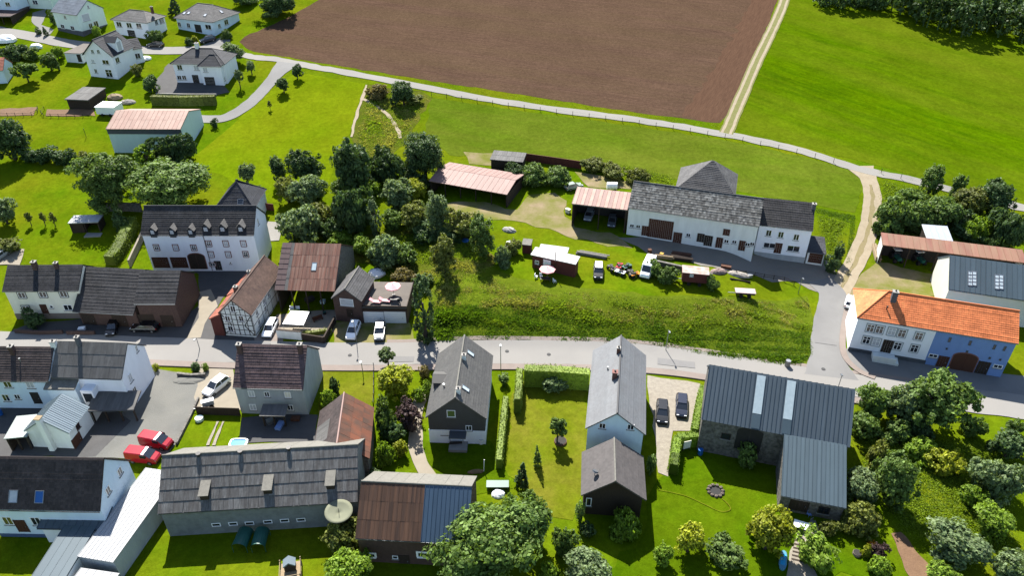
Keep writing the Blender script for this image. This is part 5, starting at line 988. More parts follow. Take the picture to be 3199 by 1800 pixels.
# big trees and shrubs; x, top y, bottom y, width as they stand in the photograph
t = tree; rt, ot, bs, cf = 'round', 'oval', 'bush', 'conifer'
for a in [
 # top-left gardens
 ('fruit_tree', 'loose fruit tree standing alone on the lawn, top left', 'loose', 'mid', 72, 155, 205, 60, 1), ('fruit_tree', 'bushy fruit tree right of the lone fruit tree, top left', rt, 'mid', 113, 128, 178, 42, 0),
 ('fruit_tree', 'small light fruit tree below the residential street', rt, 'light', 136, 114, 150, 32, 0), ('round_tree', 'round light green tree at the left tip of the ploughed field', rt, 'grey', 592, 108, 158, 56, 1),
 ('young_tree', 'young tree right of the round tree near the lane', rt, 'grey', 634, 150, 187, 26, 1), ('young_tree', 'slender young tree beside the white hip-roofed house', 'loose', 'grey', 605, 172, 221, 22, 1),
 ('ball_tree', 'dark ball-shaped tree left of the paved drive', rt, 'dark', 370, 190, 232, 36, 0), ('bush', 'small dark bush at the bend of the side lane', bs, 'dark', 535, 294, 320, 17, 0),
 ('conifer', 'dark conifer between the two bungalows', cf, 'dark', 431, -8, 36, 30, 0), ('bush', 'dark green bush in front of the white bungalow', bs, 'mid', 384, 73, 108, 36, 0), ('bush', 'round bush at the corner of the grey bungalow', bs, 'mid', 567, 70, 97, 26, 0),
 ('bush', 'small round bush beside the cream house drive', bs, 'dark', 92, 66, 86, 17, 0), ('bush', 'pointed dark bush beside the cream house drive', cf, 'dark', 109, 66, 90, 13, 0), ('bush', 'light shrub at the cream house gable', bs, 'light', 238, 62, 92, 22, 0),
 ('dark_tree', 'broad dark tree at the top edge left of the ploughed field', rt, 'dark', 690, -22, 40, 92, 0), ('dark_tree', 'dark tree at the top edge behind the grey bungalow', rt, 'dark', 612, -22, 12, 60, 0),
 ('shrub', 'yellowish shrub in the garden of the tall white house', bs, 'olive', 338, 158, 192, 26, 0), ('shrub', 'dark shrub in the front garden of the grey bungalow', bs, 'dark', 470, 92, 112, 24, 0), ('shrub', 'golden shrub in the front garden of the grey bungalow', bs, 'gold', 486, 86, 104, 18, 0),
 ('shrub', 'dark shrubs below the white tent at the left edge', bs, 'dark', 25, 108, 152, 60, 0), ('shrub', 'green shrub below the street at the left edge', bs, 'mid', 72, 118, 150, 36, 0), ('shrub', 'dark shrub beside the cream house corner', bs, 'dark', 122, 20, 62, 16, 0),
 ('young_tree', 'ball-headed young tree near the lane junction', rt, 'dark', 749, 162, 198, 26, 1), ('young_tree', 'ball-headed young tree on the meadow left of the lane junction', rt, 'dark', 715, 194, 233, 32, 1), ('sapling', 'tiny sapling on the bright meadow edge', 'loose', 'olive', 680, 252, 276, 10, 1),
 ('dark_bush', 'large dark bush beside the field lane', rt, 'dark', 1011, 202, 266, 68, 0), ('shrub', 'brownish shrub left of the large dark bush', bs, 'brown', 949, 207, 250, 52, 0), ('shrub', 'low shrub below the large dark bush', bs, 'olive', 1040, 236, 262, 44, 0),
 # left gardens
 ('dark_tree', 'dark tree cut off by the left edge', rt, 'dark', -4, 292, 405, 92, 0), ('broad_tree', 'broad leafy tree above the garden pavilion', rt, 'mid', 248, 372, 530, 158, 0), ('broad_tree', 'broad leafy tree behind the long white house', rt, 'mid', 420, 392, 530, 200, 0),
 ('cypress', 'rounded light cypress in front of the salmon-roofed hall', 'column', 'light', 356, 362, 425, 52, 0), ('dark_tree', 'dark tree in front of the salmon-roofed hall', rt, 'dark', 426, 338, 415, 92, 0), ('fruit_tree', 'grey-green fruit tree on the lawn at the left edge', rt, 'grey', 20, 498, 562, 62, 1),
 ('shrub', 'reddish hedge shrub by the left edge', bs, 'olive', 14, 596, 636, 52, 0), ('fruit_tree', 'thin fruit tree on the meadow behind the long white house', rt, 'grey', 626, 408, 470, 44, 1), ('fruit_tree', 'small tree beside the dark hipped roof', 'loose', 'grey', 650, 462, 520, 46, 1),
 ('shrub', 'dark shrub between pavilion and hedge', bs, 'dark', 290, 520, 582, 40, 0), ('sapling', 'slim sapling on the left lawn', 'loose', 'olive', 80, 532, 568, 16, 1), ('sapling', 'second slim sapling on the left lawn', 'loose', 'olive', 115, 532, 568, 14, 1), ('sapling', 'third slim sapling on the left lawn', 'loose', 'olive', 140, 532, 570, 16, 1),
 ('climbing_shrub', 'dark climbing shrub against the cream house', bs, 'dark', 70, 772, 822, 52, 0),
 ('hedge_bush', 'leftmost of the row of dark bushes below the hall lawn', bs, 'dark', 62, 366, 408, 50, 0), ('hedge_bush', 'second of the row of dark bushes below the hall lawn', bs, 'dark', 98, 370, 410, 44, 0), ('hedge_bush', 'third of the row of dark bushes below the hall lawn', bs, 'dark', 132, 364, 410, 48, 0), ('hedge_bush', 'fourth of the row of dark bushes below the hall lawn', bs, 'dark', 168, 370, 412, 46, 0), ('hedge_bush', 'rightmost of the row of dark bushes below the hall lawn', bs, 'olive', 202, 376, 412, 36, 0),
 # the grove in the middle
 ('slim_tree', 'slim tree at the upper left of the grove', ot, 'dark', 691, 390, 462, 42, 0), ('dark_tree', 'dark pointed tree at the upper left of the grove', ot, 'dark', 761, 368, 462, 84, 0), ('willow', 'silvery willow below the dark pointed tree', rt, 'grey', 772, 436, 518, 84, 0),
 ('shrub', 'olive shrub left of the silvery willow', rt, 'olive', 714, 440, 512, 68, 0), ('tall_tree', 'tall dark tree in the middle of the grove', ot, 'dark', 868, 336, 496, 102, 0), ('dark_tree', 'dark tree between the two tall trees of the grove', rt, 'dark', 962, 378, 462, 92, 0),
 ('tall_tree', 'tall broad dark tree left of the pink-roofed open shed', rt, 'dark', 1062, 328, 462, 126, 0), ('shrub', 'light green shrub in the middle of the grove', bs, 'light', 928, 446, 496, 52, 0), ('round_tree', 'round grey-green tree below the tall broad tree', rt, 'grey', 992, 446, 530, 80, 0),
 ('shrub', 'yellow-green tree beside the round grey-green tree', rt, 'gold', 1042, 444, 512, 64, 0), ('dark_tree', 'large dark tree in the lower grove', rt, 'dark', 882, 478, 590, 94, 0), ('cypress', 'slender cypress right of the large dark tree', 'column', 'grey', 936, 496, 592, 34, 0),
 ('shrub', 'olive tree in the lower right of the grove', rt, 'olive', 1036, 506, 586, 80, 0), ('birch', 'pale birch in front of the pink-roofed open shed', ot, 'grey', 1094, 470, 606, 64, 0), ('shrub', 'olive bushes right of the pale birch', bs, 'olive', 1152, 522, 600, 92, 0),
 ('tree', 'green tree right of the grove above the trailer', ot, 'mid', 1212, 536, 646, 72, 0), ('broad_tree', 'broad light grey-green tree right of the white gable', rt, 'grey', 744, 520, 614, 100, 0), ('shrub', 'brown-tinted bush above the broad grey-green tree', bs, 'olive', 792, 506, 572, 56, 0), ('shrub', 'second olive bush above the broad grey-green tree', bs, 'olive', 832, 508, 574, 52, 0),
 ('birch', 'feathery olive tree on the weedy slope', ot, 'olive', 1113, 596, 702, 60, 0), ('shrub', 'big bramble bush on the weedy slope', bs, 'grey', 968, 582, 668, 98, 0), ('shrub', 'bramble bush right of the big bramble', bs, 'mid', 1018, 610, 668, 60, 0), ('shrub', 'dry brown bush behind the roof terrace', bs, 'brown', 1010, 668, 722, 80, 0), ('shrub', 'green bush behind the roof terrace', bs, 'mid', 1062, 690, 730, 52, 0),
 ('cypress', 'tall dark cypress tree right of the white garage', 'column', 'dark', 1057, 690, 868, 58, 0),
 ('shrub', 'bramble thicket below the small grey-roofed shed', bs, 'mid', 1345, 405, 462, 84, 0), ('shrub', 'bramble thicket beside the brown board wall', bs, 'mid', 1405, 414, 464, 84, 0), ('shrub', 'dark thicket left of the bramble thickets', bs, 'dark', 1296, 408, 452, 58, 0),
 ('shrub', 'pale reed bush beside the pyramid roof', bs, 'grey', 1745, 418, 450, 44, 0), ('shrub', 'low shrub on the bank behind the barn', bs, 'olive', 1545, 410, 448, 60, 0), ('shrub', 'second low shrub on the bank behind the barn', bs, 'olive', 1610, 420, 462, 64, 0), ('shrub', 'third low shrub on the bank behind the barn', bs, 'olive', 1490, 395, 430, 60, 0),
 ('shrub', 'dark shrub at the farmhouse end beside the track', bs, 'dark', 2102, 636, 688, 36, 0), ('shrub', 'tall shrub along the dirt track', bs, 'dark', 2118, 598, 660, 26, 0), ('shrub', 'shrub between cabin and open trailer', bs, 'mid', 1680, 668, 712, 52, 0), ('shrub', 'shrub left of the red wagon', bs, 'mid', 1648, 650, 695, 40, 0), ('shrub', 'shrub right of the red wagon', bs, 'mid', 1795, 690, 728, 36, 0),
 ('shrub', 'weed clump beside the garden cabin', bs, 'grey', 1262, 612, 668, 44, 0), ('shrub', 'reddish shrub behind the white crates', bs, 'olive', 1290, 598, 640, 40, 0),
 ('shrub', 'dark undergrowth left of the tall tree in the grove middle', bs, 'dark', 826, 545, 600, 60, 0), ('shrub', 'undergrowth below the tall tree in the grove middle', bs, 'mid', 868, 440, 500, 80, 0), ('shrub', 'dark undergrowth between the two tall trees', bs, 'dark', 915, 420, 470, 60, 0), ('shrub', 'dark undergrowth right of the slender cypress', bs, 'mid', 985, 525, 575, 60, 0), ('shrub', 'undergrowth at the foot of the pale birch', bs, 'dark', 1070, 555, 608, 70, 0), ('shrub', 'dark undergrowth right of the pale birch foot', bs, 'dark', 1130, 565, 612, 66, 0), ('shrub', 'undergrowth beside the pink-roofed open shed', bs, 'dark', 1040, 430, 480, 70, 0), ('shrub', 'nettle bank above the rusty barn', bs, 'light', 850, 580, 622, 70, 0), ('shrub', 'nettle bank above the brick house', bs, 'light', 905, 590, 640, 56, 0), ('shrub', 'light bush beside the broad tree foot', bs, 'light', 775, 590, 618, 40, 0),
 # right side grove
 ('shrub', 'undergrowth right of the dirt track bend', bs, 'mid', 2300, 470, 520, 70, 0), ('shrub', 'dark undergrowth between grove and lane', bs, 'dark', 2440, 520, 580, 80, 0), ('shrub', 'dark undergrowth above the red-roofed shed', bs, 'dark', 2440, 560, 605, 80, 0), ('shrub', 'undergrowth at the right edge above the hall', bs, 'mid', 2525, 575, 618, 60, 0),
 ('shrub', 'bush between big dark tree and barn wing', bs, 'light', 2340, 1095, 1160, 90, 0), ('shrub', 'bush between the right-edge trees', bs, 'light', 2470, 1215, 1280, 60, 0), ('shrub', 'dark bush at the foot of the big dark tree', bs, 'dark', 2330, 1040, 1110, 70, 0), ('shrub', 'bush beside the road right of the big dark tree', bs, 'mid', 2462, 1040, 1100, 50, 0),
 ('young_tree', 'upright tree at the lane right of the dirt track', ot, 'mid', 2360, 412, 496, 54, 0), ('young_tree', 'smaller upright tree at the lane', ot, 'mid', 2422, 440, 508, 38, 0), ('shrub', 'brown-tinted tree between the lane trees', rt, 'olive', 2464, 468, 548, 82, 0), ('dark_tree', 'dark tree at the right edge beside the lane', rt, 'dark', 2530, 448, 552, 84, 0),
 ('shrub', 'large bush at the left of the right-hand grove', bs, 'mid', 2262, 482, 578, 100, 0), ('shrub', 'dense bush above the red-roofed shed', bs, 'mid', 2325, 498, 580, 92, 0), ('shrub', 'dense bush in the middle of the right-hand grove', rt, 'mid', 2395, 492, 578, 100, 0), ('shrub', 'light green bush of the right-hand grove', bs, 'light', 2472, 540, 606, 64, 0), ('dark_tree', 'dark round tree at the right edge above the hall', rt, 'dark', 2556, 530, 628, 86, 0), ('shrub', 'bush behind the red-roofed shed left end', bs, 'mid', 2228, 540, 590, 44, 0),
 # bottom right
 ('big_tree', 'big dark leafy tree in front of the blue farmhouse wall', rt, 'mid', 2394, 918, 1100, 146, 0), ('tree', 'leafy tree left of the big dark tree', rt, 'mid', 2220, 958, 1056, 88, 0), ('tree', 'grey-green tree between stone barn and big dark tree', rt, 'grey', 2296, 958, 1070, 84, 0), ('shrub', 'low bush at the corner of the stone barn', bs, 'mid', 2190, 1030, 1104, 80, 0), ('shrub', 'green bush below the grey-green tree', bs, 'mid', 2275, 1045, 1110, 80, 0),
 ('shrub', 'feathery brown-green shrub below the stone barn corner', bs, 'olive', 2228, 1092, 1186, 66, 0), ('tree', 'grey-green tree beside the barn wing', rt, 'grey', 2184, 1172, 1272, 92, 0), ('tree', 'large bushy tree right of the barn wing', rt, 'mid', 2290, 1135, 1285, 104, 0), ('shrub', 'olive bush below the barn wing corner', bs, 'olive', 2187, 1256, 1346, 100, 0), ('golden_shrub', 'golden broom shrub on the slope bottom right', bs, 'gold', 2402, 1126, 1196, 84, 0),
 ('big_tree', 'big grey-green tree bottom right beside the earth path', rt, 'grey', 2446, 1305, 1430, 146, 0), ('tree', 'bushy tree at the right edge above the big tree', rt, 'light', 2528, 1265, 1350, 100, 0), ('tree', 'grey-green tree at the right edge', rt, 'grey', 2540, 1150, 1260, 110, 0), ('tree', 'dark tree at the right edge beside the road', rt, 'dark', 2562, 1082, 1160, 84, 0), ('tree', 'tree cut off by the bottom right corner', rt, 'grey', 2568, 1375, 1465, 100, 0), ('shrub', 'bush at the bottom edge right of the earth path', bs, 'light', 2390, 1415, 1475, 70, 0), ('shrub', 'bush at the right edge below the road', bs, 'mid', 2566, 1052, 1096, 40, 0),
 ('golden_tree', 'golden-leaved tree in front of the barn wing', rt, 'gold', 1958, 1264, 1402, 122, 0), ('shrub', 'bright green round shrub beside the terrace', bs, 'light', 2072, 1334, 1432, 94, 0), ('shrub', 'dark red shrub on the lawn bottom right', bs, 'purple', 2224, 1362, 1408, 44, 0), ('shrub', 'flowering shrub below the dark red shrub', bs, 'light', 2228, 1396, 1452, 58, 0), ('shrub', 'climbing shrub above the terrace', bs, 'olive', 2098, 1306, 1350, 44, 0), ('shrub', 'yellow-flowered shrub beside the dark red shrub', bs, 'gold', 2190, 1365, 1402, 28, 0),
 # bottom middle
 ('shrub', 'round light shrub in the shade of the boarded annex', bs, 'light', 1580, 1266, 1352, 84, 0), ('shrub', 'yellow-tipped round bush on the barn lawn', rt, 'gold', 1745, 1306, 1402, 78, 0), ('shrub', 'small light shrub left of the yellow-tipped bush', bs, 'light', 1676, 1362, 1425, 48, 0), ('shrub', 'mixed shrub right of the yellow-tipped bush', bs, 'mid', 1835, 1352, 1425, 96, 0), ('shrub', 'rose bushes along the boarded annex', bs, 'mid', 1462, 1250, 1318, 26, 0), ('shrub', 'dark shrub at the annex corner', bs, 'dark', 1478, 1315, 1350, 40, 0),
 ('big_tree', 'biggest tree, round and leafy, in front of the blue-roofed barn', rt, 'mid', 1215, 1250, 1490, 258, 0), ('shrub', 'small bush right of the biggest tree', bs, 'mid', 1424, 1322, 1400, 62, 0), ('tree', 'grey-green tree at the bottom edge right of the biggest tree', rt, 'grey', 1476, 1372, 1490, 128, 0), ('shrub', 'tall shrub at the right flank of the biggest tree', ot, 'mid', 1350, 1258, 1380, 66, 0), ('shrub', 'light bush between the bottom trees', bs, 'light', 1385, 1405, 1465, 60, 0),
 ('fir', 'small fir on the sunny lawn', cf, 'mid', 1354, 1112, 1176, 22, 0), ('fir', 'dark small fir at the left side of the sunny lawn', cf, 'dark', 1312, 1155, 1228, 36, 0), ('shrub', 'shrub below the dark small fir', bs, 'mid', 1335, 1225, 1275, 40, 0), ('topiary', 'cloud-pruned tree with planter on the sunny lawn', 'loose', 'mid', 1404, 1046, 1122, 46, 0), ('shrub', 'grey-leaved shrub in front of the high hedge', bs, 'grey', 1396, 940, 985, 58, 0),
 ('autumn_shrub', 'olive tree beside the large dish', rt, 'olive', 848, 1300, 1398, 100, 0), ('tree', 'light green tree at the bottom edge left of the barn', rt, 'light', 856, 1380, 1490, 116, 0), ('topiary', 'round clipped bush beside the long barn end', bs, 'light', 964, 1104, 1170, 50, 0), ('shrub', 'small grey-green shrub below the round clipped bush', bs, 'grey', 941, 1176, 1212, 34, 0), ('shrub', 'yellow flower bed along the garden path', bs, 'gold', 1004, 1105, 1150, 34, 0),
 ('slim_tree', 'thin light tree standing against the road', 'loose', 'grey', 971, 872, 930, 46, 0), ('shrub', 'large sunlit shrub group beside the lawn', rt, 'gold', 985, 914, 1004, 98, 0), ('shrub', 'green bush below the sunlit shrub group', bs, 'mid', 962, 1000, 1090, 62, 0), ('copper_tree', 'copper-leaved tree beside the garden path', rt, 'purple', 1020, 1010, 1085, 66, 0), ('shrub', 'dark green bush between copper tree and barn', bs, 'dark', 985, 1055, 1110, 60, 0),
 ('shrub', 'dark pointed shrub beside the plum-roofed house', bs, 'dark', 836, 950, 992, 30, 0), ('shrub', 'light bush at the corner of the plum-roofed house', bs, 'light', 820, 975, 1024, 46, 0), ('shrub', 'reddish shrub left of the grey shingled house', bs, 'brown', 1064, 916, 952, 26, 0), ('shrub', 'green bush left of the grey shingled house', bs, 'light', 1074, 944, 1002, 32, 0), ('shrub', 'bush beside the garden path at the shingled house', bs, 'light', 1052, 968, 1012, 36, 0),
 ('shrub', 'dark shrub on the drive wall', bs, 'dark', 487, 908, 936, 24, 0), ('shrub', 'smaller light shrub on the drive wall', bs, 'light', 512, 912, 936, 17, 0), ('shrub', 'bright shrub at the white gable corner', bs, 'gold', 386, 912, 935, 16, 0), ('shrub', 'shrub in the flower strip right of the shingled house', bs, 'mid', 1268, 935, 970, 26, 0),
 ('shrub', 'tall shrubs between the boarded annex and the gravel', bs, 'mid', 1642, 1140, 1195, 26, 0), ('climbing_plant', 'climbing plant in the barn gateway shade', bs, 'mid', 1892, 1110, 1180, 46, 0),
]:
    nm, lb, kd, cl, x, yt, yb, wd, ft = a
    t(nm, lb, kd, cl, x, yt, yb, wd, 'tree' if kd not in (bs,) else 'bush', None, bool(ft), None, 1 if lb.startswith('biggest') else None)
# hedges
hedge('long clipped green hedge beside the long white house', [(336, 568), (320, 605), (300, 645), (280, 668)], 2.6, 2.2, 'hedge')
hedge('clipped hedge bank below the white hip-roofed house', [(385, 262), (455, 264), (545, 262)], 1.6, 2.4, 'olive')
hedge('high hedge along the road, sunlit top', [(1318, 965), (1400, 968), (1480, 975)], 2.0, 3.4, 'hedge')
hedge('high hedge arm running from the road into the garden', [(1306, 962), (1304, 1010), (1300, 1040)], 1.2, 3.0, 'hedge')
hedge('narrow hedge along the shingled house lawn', [(1272, 1020), (1264, 1090), (1255, 1180)], 1.0, 2.0, 'hedge')
hedge('light hedge on the left wall of the stone barn', [(1762, 1000), (1752, 1050), (1742, 1110)], 1.1, 2.6, 'light')
hedge('light hedge between gravel and barn lawn', [(1755, 1118), (1700, 1122), (1694, 1165), (1690, 1195)], 1.4, 2.2, 'light')
hedge('dry garden hedge on the courtyard wall', [(762, 846), (835, 836)], .8, .9, 'olive')
# tall grass and weeds
BANK = [(1085, 700), (1200, 690), (1300, 715), (1450, 735), (1650, 750), (1900, 758), (2030, 752), (2045, 800), (2045, 890), (2012, 920), (1850, 905), (1640, 868), (1480, 857), (1250, 853), (1080, 858)]
LOW = [(1085, 770), (1250, 775), (1450, 790), (1650, 805), (1850, 825), (2035, 835), (2045, 890), (2012, 922), (1850, 907), (1640, 869), (1480, 858), (1250, 854), (1080, 860)]
tufts('bank_grass', 'rough green grass covering the bank above the road', BANK, 30000, .5, 'rough', 3)
tufts('dry_grass', 'dry yellow grass heads on the upper bank', BANK[:9]+[(2040, 830), (1640, 820), (1300, 790), (1085, 790)], 9000, .6, 'dry', 5, .55)
tufts('bank_weeds', 'lush green weeds at the foot of the bank', LOW, 24000, .8, 'lush', 9)
tufts('slope_weeds', 'weeds on the slope below the grove', [(880, 600), (1000, 575), (1180, 590), (1250, 650), (1200, 690), (1090, 715), (1030, 700), (960, 670), (890, 660)], 9000, .42, 'rough', 11)
tufts('slope_dry_grass', 'dry grass on the slope below the grove', [(960, 640), (1180, 640), (1250, 670), (1200, 700), (1050, 715), (960, 690)], 3500, .42, 'dry', 12, .5)
tufts('scrub_grass', 'tall dry grass on the scrub strip', [(925, 214), (1070, 237), (1085, 247), (1050, 310), (1022, 360), (990, 385), (890, 410), (882, 340)], 5000, .4, 'dry', 13, .52)
tufts('scrub_weeds', 'green weeds on the scrub strip', [(925, 214), (1070, 237), (1085, 247), (1050, 310), (1022, 360), (990, 385), (890, 410), (882, 340)], 7000, .38, 'rough', 14)
tufts('ditch_weeds', 'weeds behind the long barn', [(1465, 395), (1560, 405), (1700, 440), (1700, 470), (1600, 462), (1480, 425)], 4500, .42, 'rough', 15)
tufts('wild_grass', 'wild grass in the right-hand grove', [(2210, 445), (2330, 470), (2575, 535), (2575, 640), (2210, 590), (2200, 520)], 11000, .45, 'rough', 16)
tufts('wild_grass', 'wild grass on the slope bottom right', [(2140, 1070), (2500, 1100), (2575, 1120), (2575, 1449), (2330, 1449), (2250, 1340), (2130, 1260)], 20000, .3, 'rough', 17)
tufts('verge_grass', 'grass verge between lane and ploughed field', [(625, 133), (760, 152), (1000, 192), (1400, 254), (1810, 311), (1815, 328), (1600, 295), (1300, 255), (1080, 215), (900, 181), (760, 157), (640, 136)], 9000, .28, 'rough', 18)
tufts('garden_weeds', 'vegetable garden growth beside the farmhouse', [(2055, 540), (2140, 555), (2110, 650), (2060, 660)], 2500, .5, 'rough', 19)
tufts('fence_weeds', 'weeds along the farmhouse garden fence', [(2048, 522), (2150, 542), (2152, 552), (2140, 660), (2128, 662), (2138, 560), (2050, 535)], 2500, .5, 'lush', 21)
tufts('lane_weeds', 'weeds along the lower side of the pasture lane', [(2205, 428), (2290, 446), (2400, 474), (2400, 484), (2290, 456), (2205, 438)], 1500, .4, 'rough', 22)
# woodland at the top right: one dark mass
def woodland():
    rng = random.Random(5); b = MB(); b.zs = 1
    edge = [(2056, 30), (2120, 36), (2240, 42), (2300, 62), (2360, 92), (2450, 112), (2520, 105), (2600, 128), (2700, 140)]
    P = [G(Fc(*q)) for q in edge]; o0 = P[0]; L = [(a, c) for a, c in zip(P, P[1:])]
    for a, c in L:
        n = max(1, int((c-a).length/2.4))
        for i in range(n):
            for row in range(6):
                q = a.lerp(c, (i+rng.random())/n); y = q.y+5.5+row*5.5+rng.uniform(-1.5, 1.5); x = q.x*(1+(row*5.5)/q.y)+rng.uniform(-1.5, 1.5)
                low = a is P[0] or a is P[1]; hh = rng.uniform(4.5, 6.5) if low and row < 3 else rng.uniform(10, 15); r = rng.uniform(2.2, 3.8) if not low else rng.uniform(1.8, 2.6)
                z = ground(x, y)
                for k in range(30):
                    d = Vector((rng.gauss(0, 1), rng.gauss(0, 1), rng.gauss(0, 1)+.3)).normalized(); cc = Vector((x+d.x*r, y+d.y*r, z+hh*.52+d.z*hh*.42))-o0
                    leaves(b, rng, cc, (1.0, .7), 8, .5, 0, cc-d)
                b.tube(Vector((x, y, z-.5))-o0, Vector((x, y, z+hh*.6))-o0, .25, .12, 5)
    o = b.build('woodland', LF['dark']); o.location = o0; tag(o, 'dark dense woodland edge at the top right', None, None, 'stuff')
woodland()
# ------------------------------------------------------------------ two more houses of the bottom row
PL = Bld('house', 'grey plastered house with plum tiled roof and two ridge chimneys', 5.4, L=T(2,0,2340,1003), R_=T(2,1,472,1022), far=T(2,1,605,610), apex=T(2,1,500,578), wall=M_GREYPL, roof=MR_PLUM, gov=.12, step=.42, ov=.3)
PL.chimney(T(2,0,2420,640), .65, .65, 1.4, M_DBRICK); PL.chimney(T(2,1,450,640), .65, .65, 1.4, M_DBRICK)
PL.win('f', T(2,0,2530,1065), .95, 1.2, gl=M_LGLASS); PL.win('f', T(2,1,318,1075), .95, 1.2, gl=M_CREAM); PL.win('f', T(2,0,2545,1200), 1.0, 1.2, gl=M_LGLASS); PL.win('f', T(2,1,345,1205), .9, 1.1); PL.win('f', T(2,1,110,1070), .8, 1.0)
PC = Bld('canopy', '', 2.5, L=T(2,1,30,1290), R_=T(2,1,290,1292), depth=2.2, rise=.35, rf=1, of=PL, roof=MP_SLATE2, step=0, walls=0, gutter=False); PC.open_front(3, M_WOOD, back=False, left=False, right=False)
BR = Bld('rusty_barn', 'small barn with rust-brown gable roof above the long grey barn', 4.2, apexN=T(3,1,812,118), apexF=T(2,1,886,1054), R_=T(3,1,1150,118), pitch=40, wall=M_STONE, roof=MR_DBROWN, step=.5, ov=.2, gov=.15, cap=MP_PINK, cat='barn')
BR.panels(0, 10, 3, mat('rust_brown_sheet', (.15, .082, .055), (.10, .06, .045), scale=.8, rough=.85, jit=.25, c3=(.24, .085, .045), s3=.35), 0, rnd=.02); BR.panels(1, 3, 1, MP_SLATE2, 0, x0=BR.D*.35, x1=BR.D*.75, y0=.05, y1=.55)
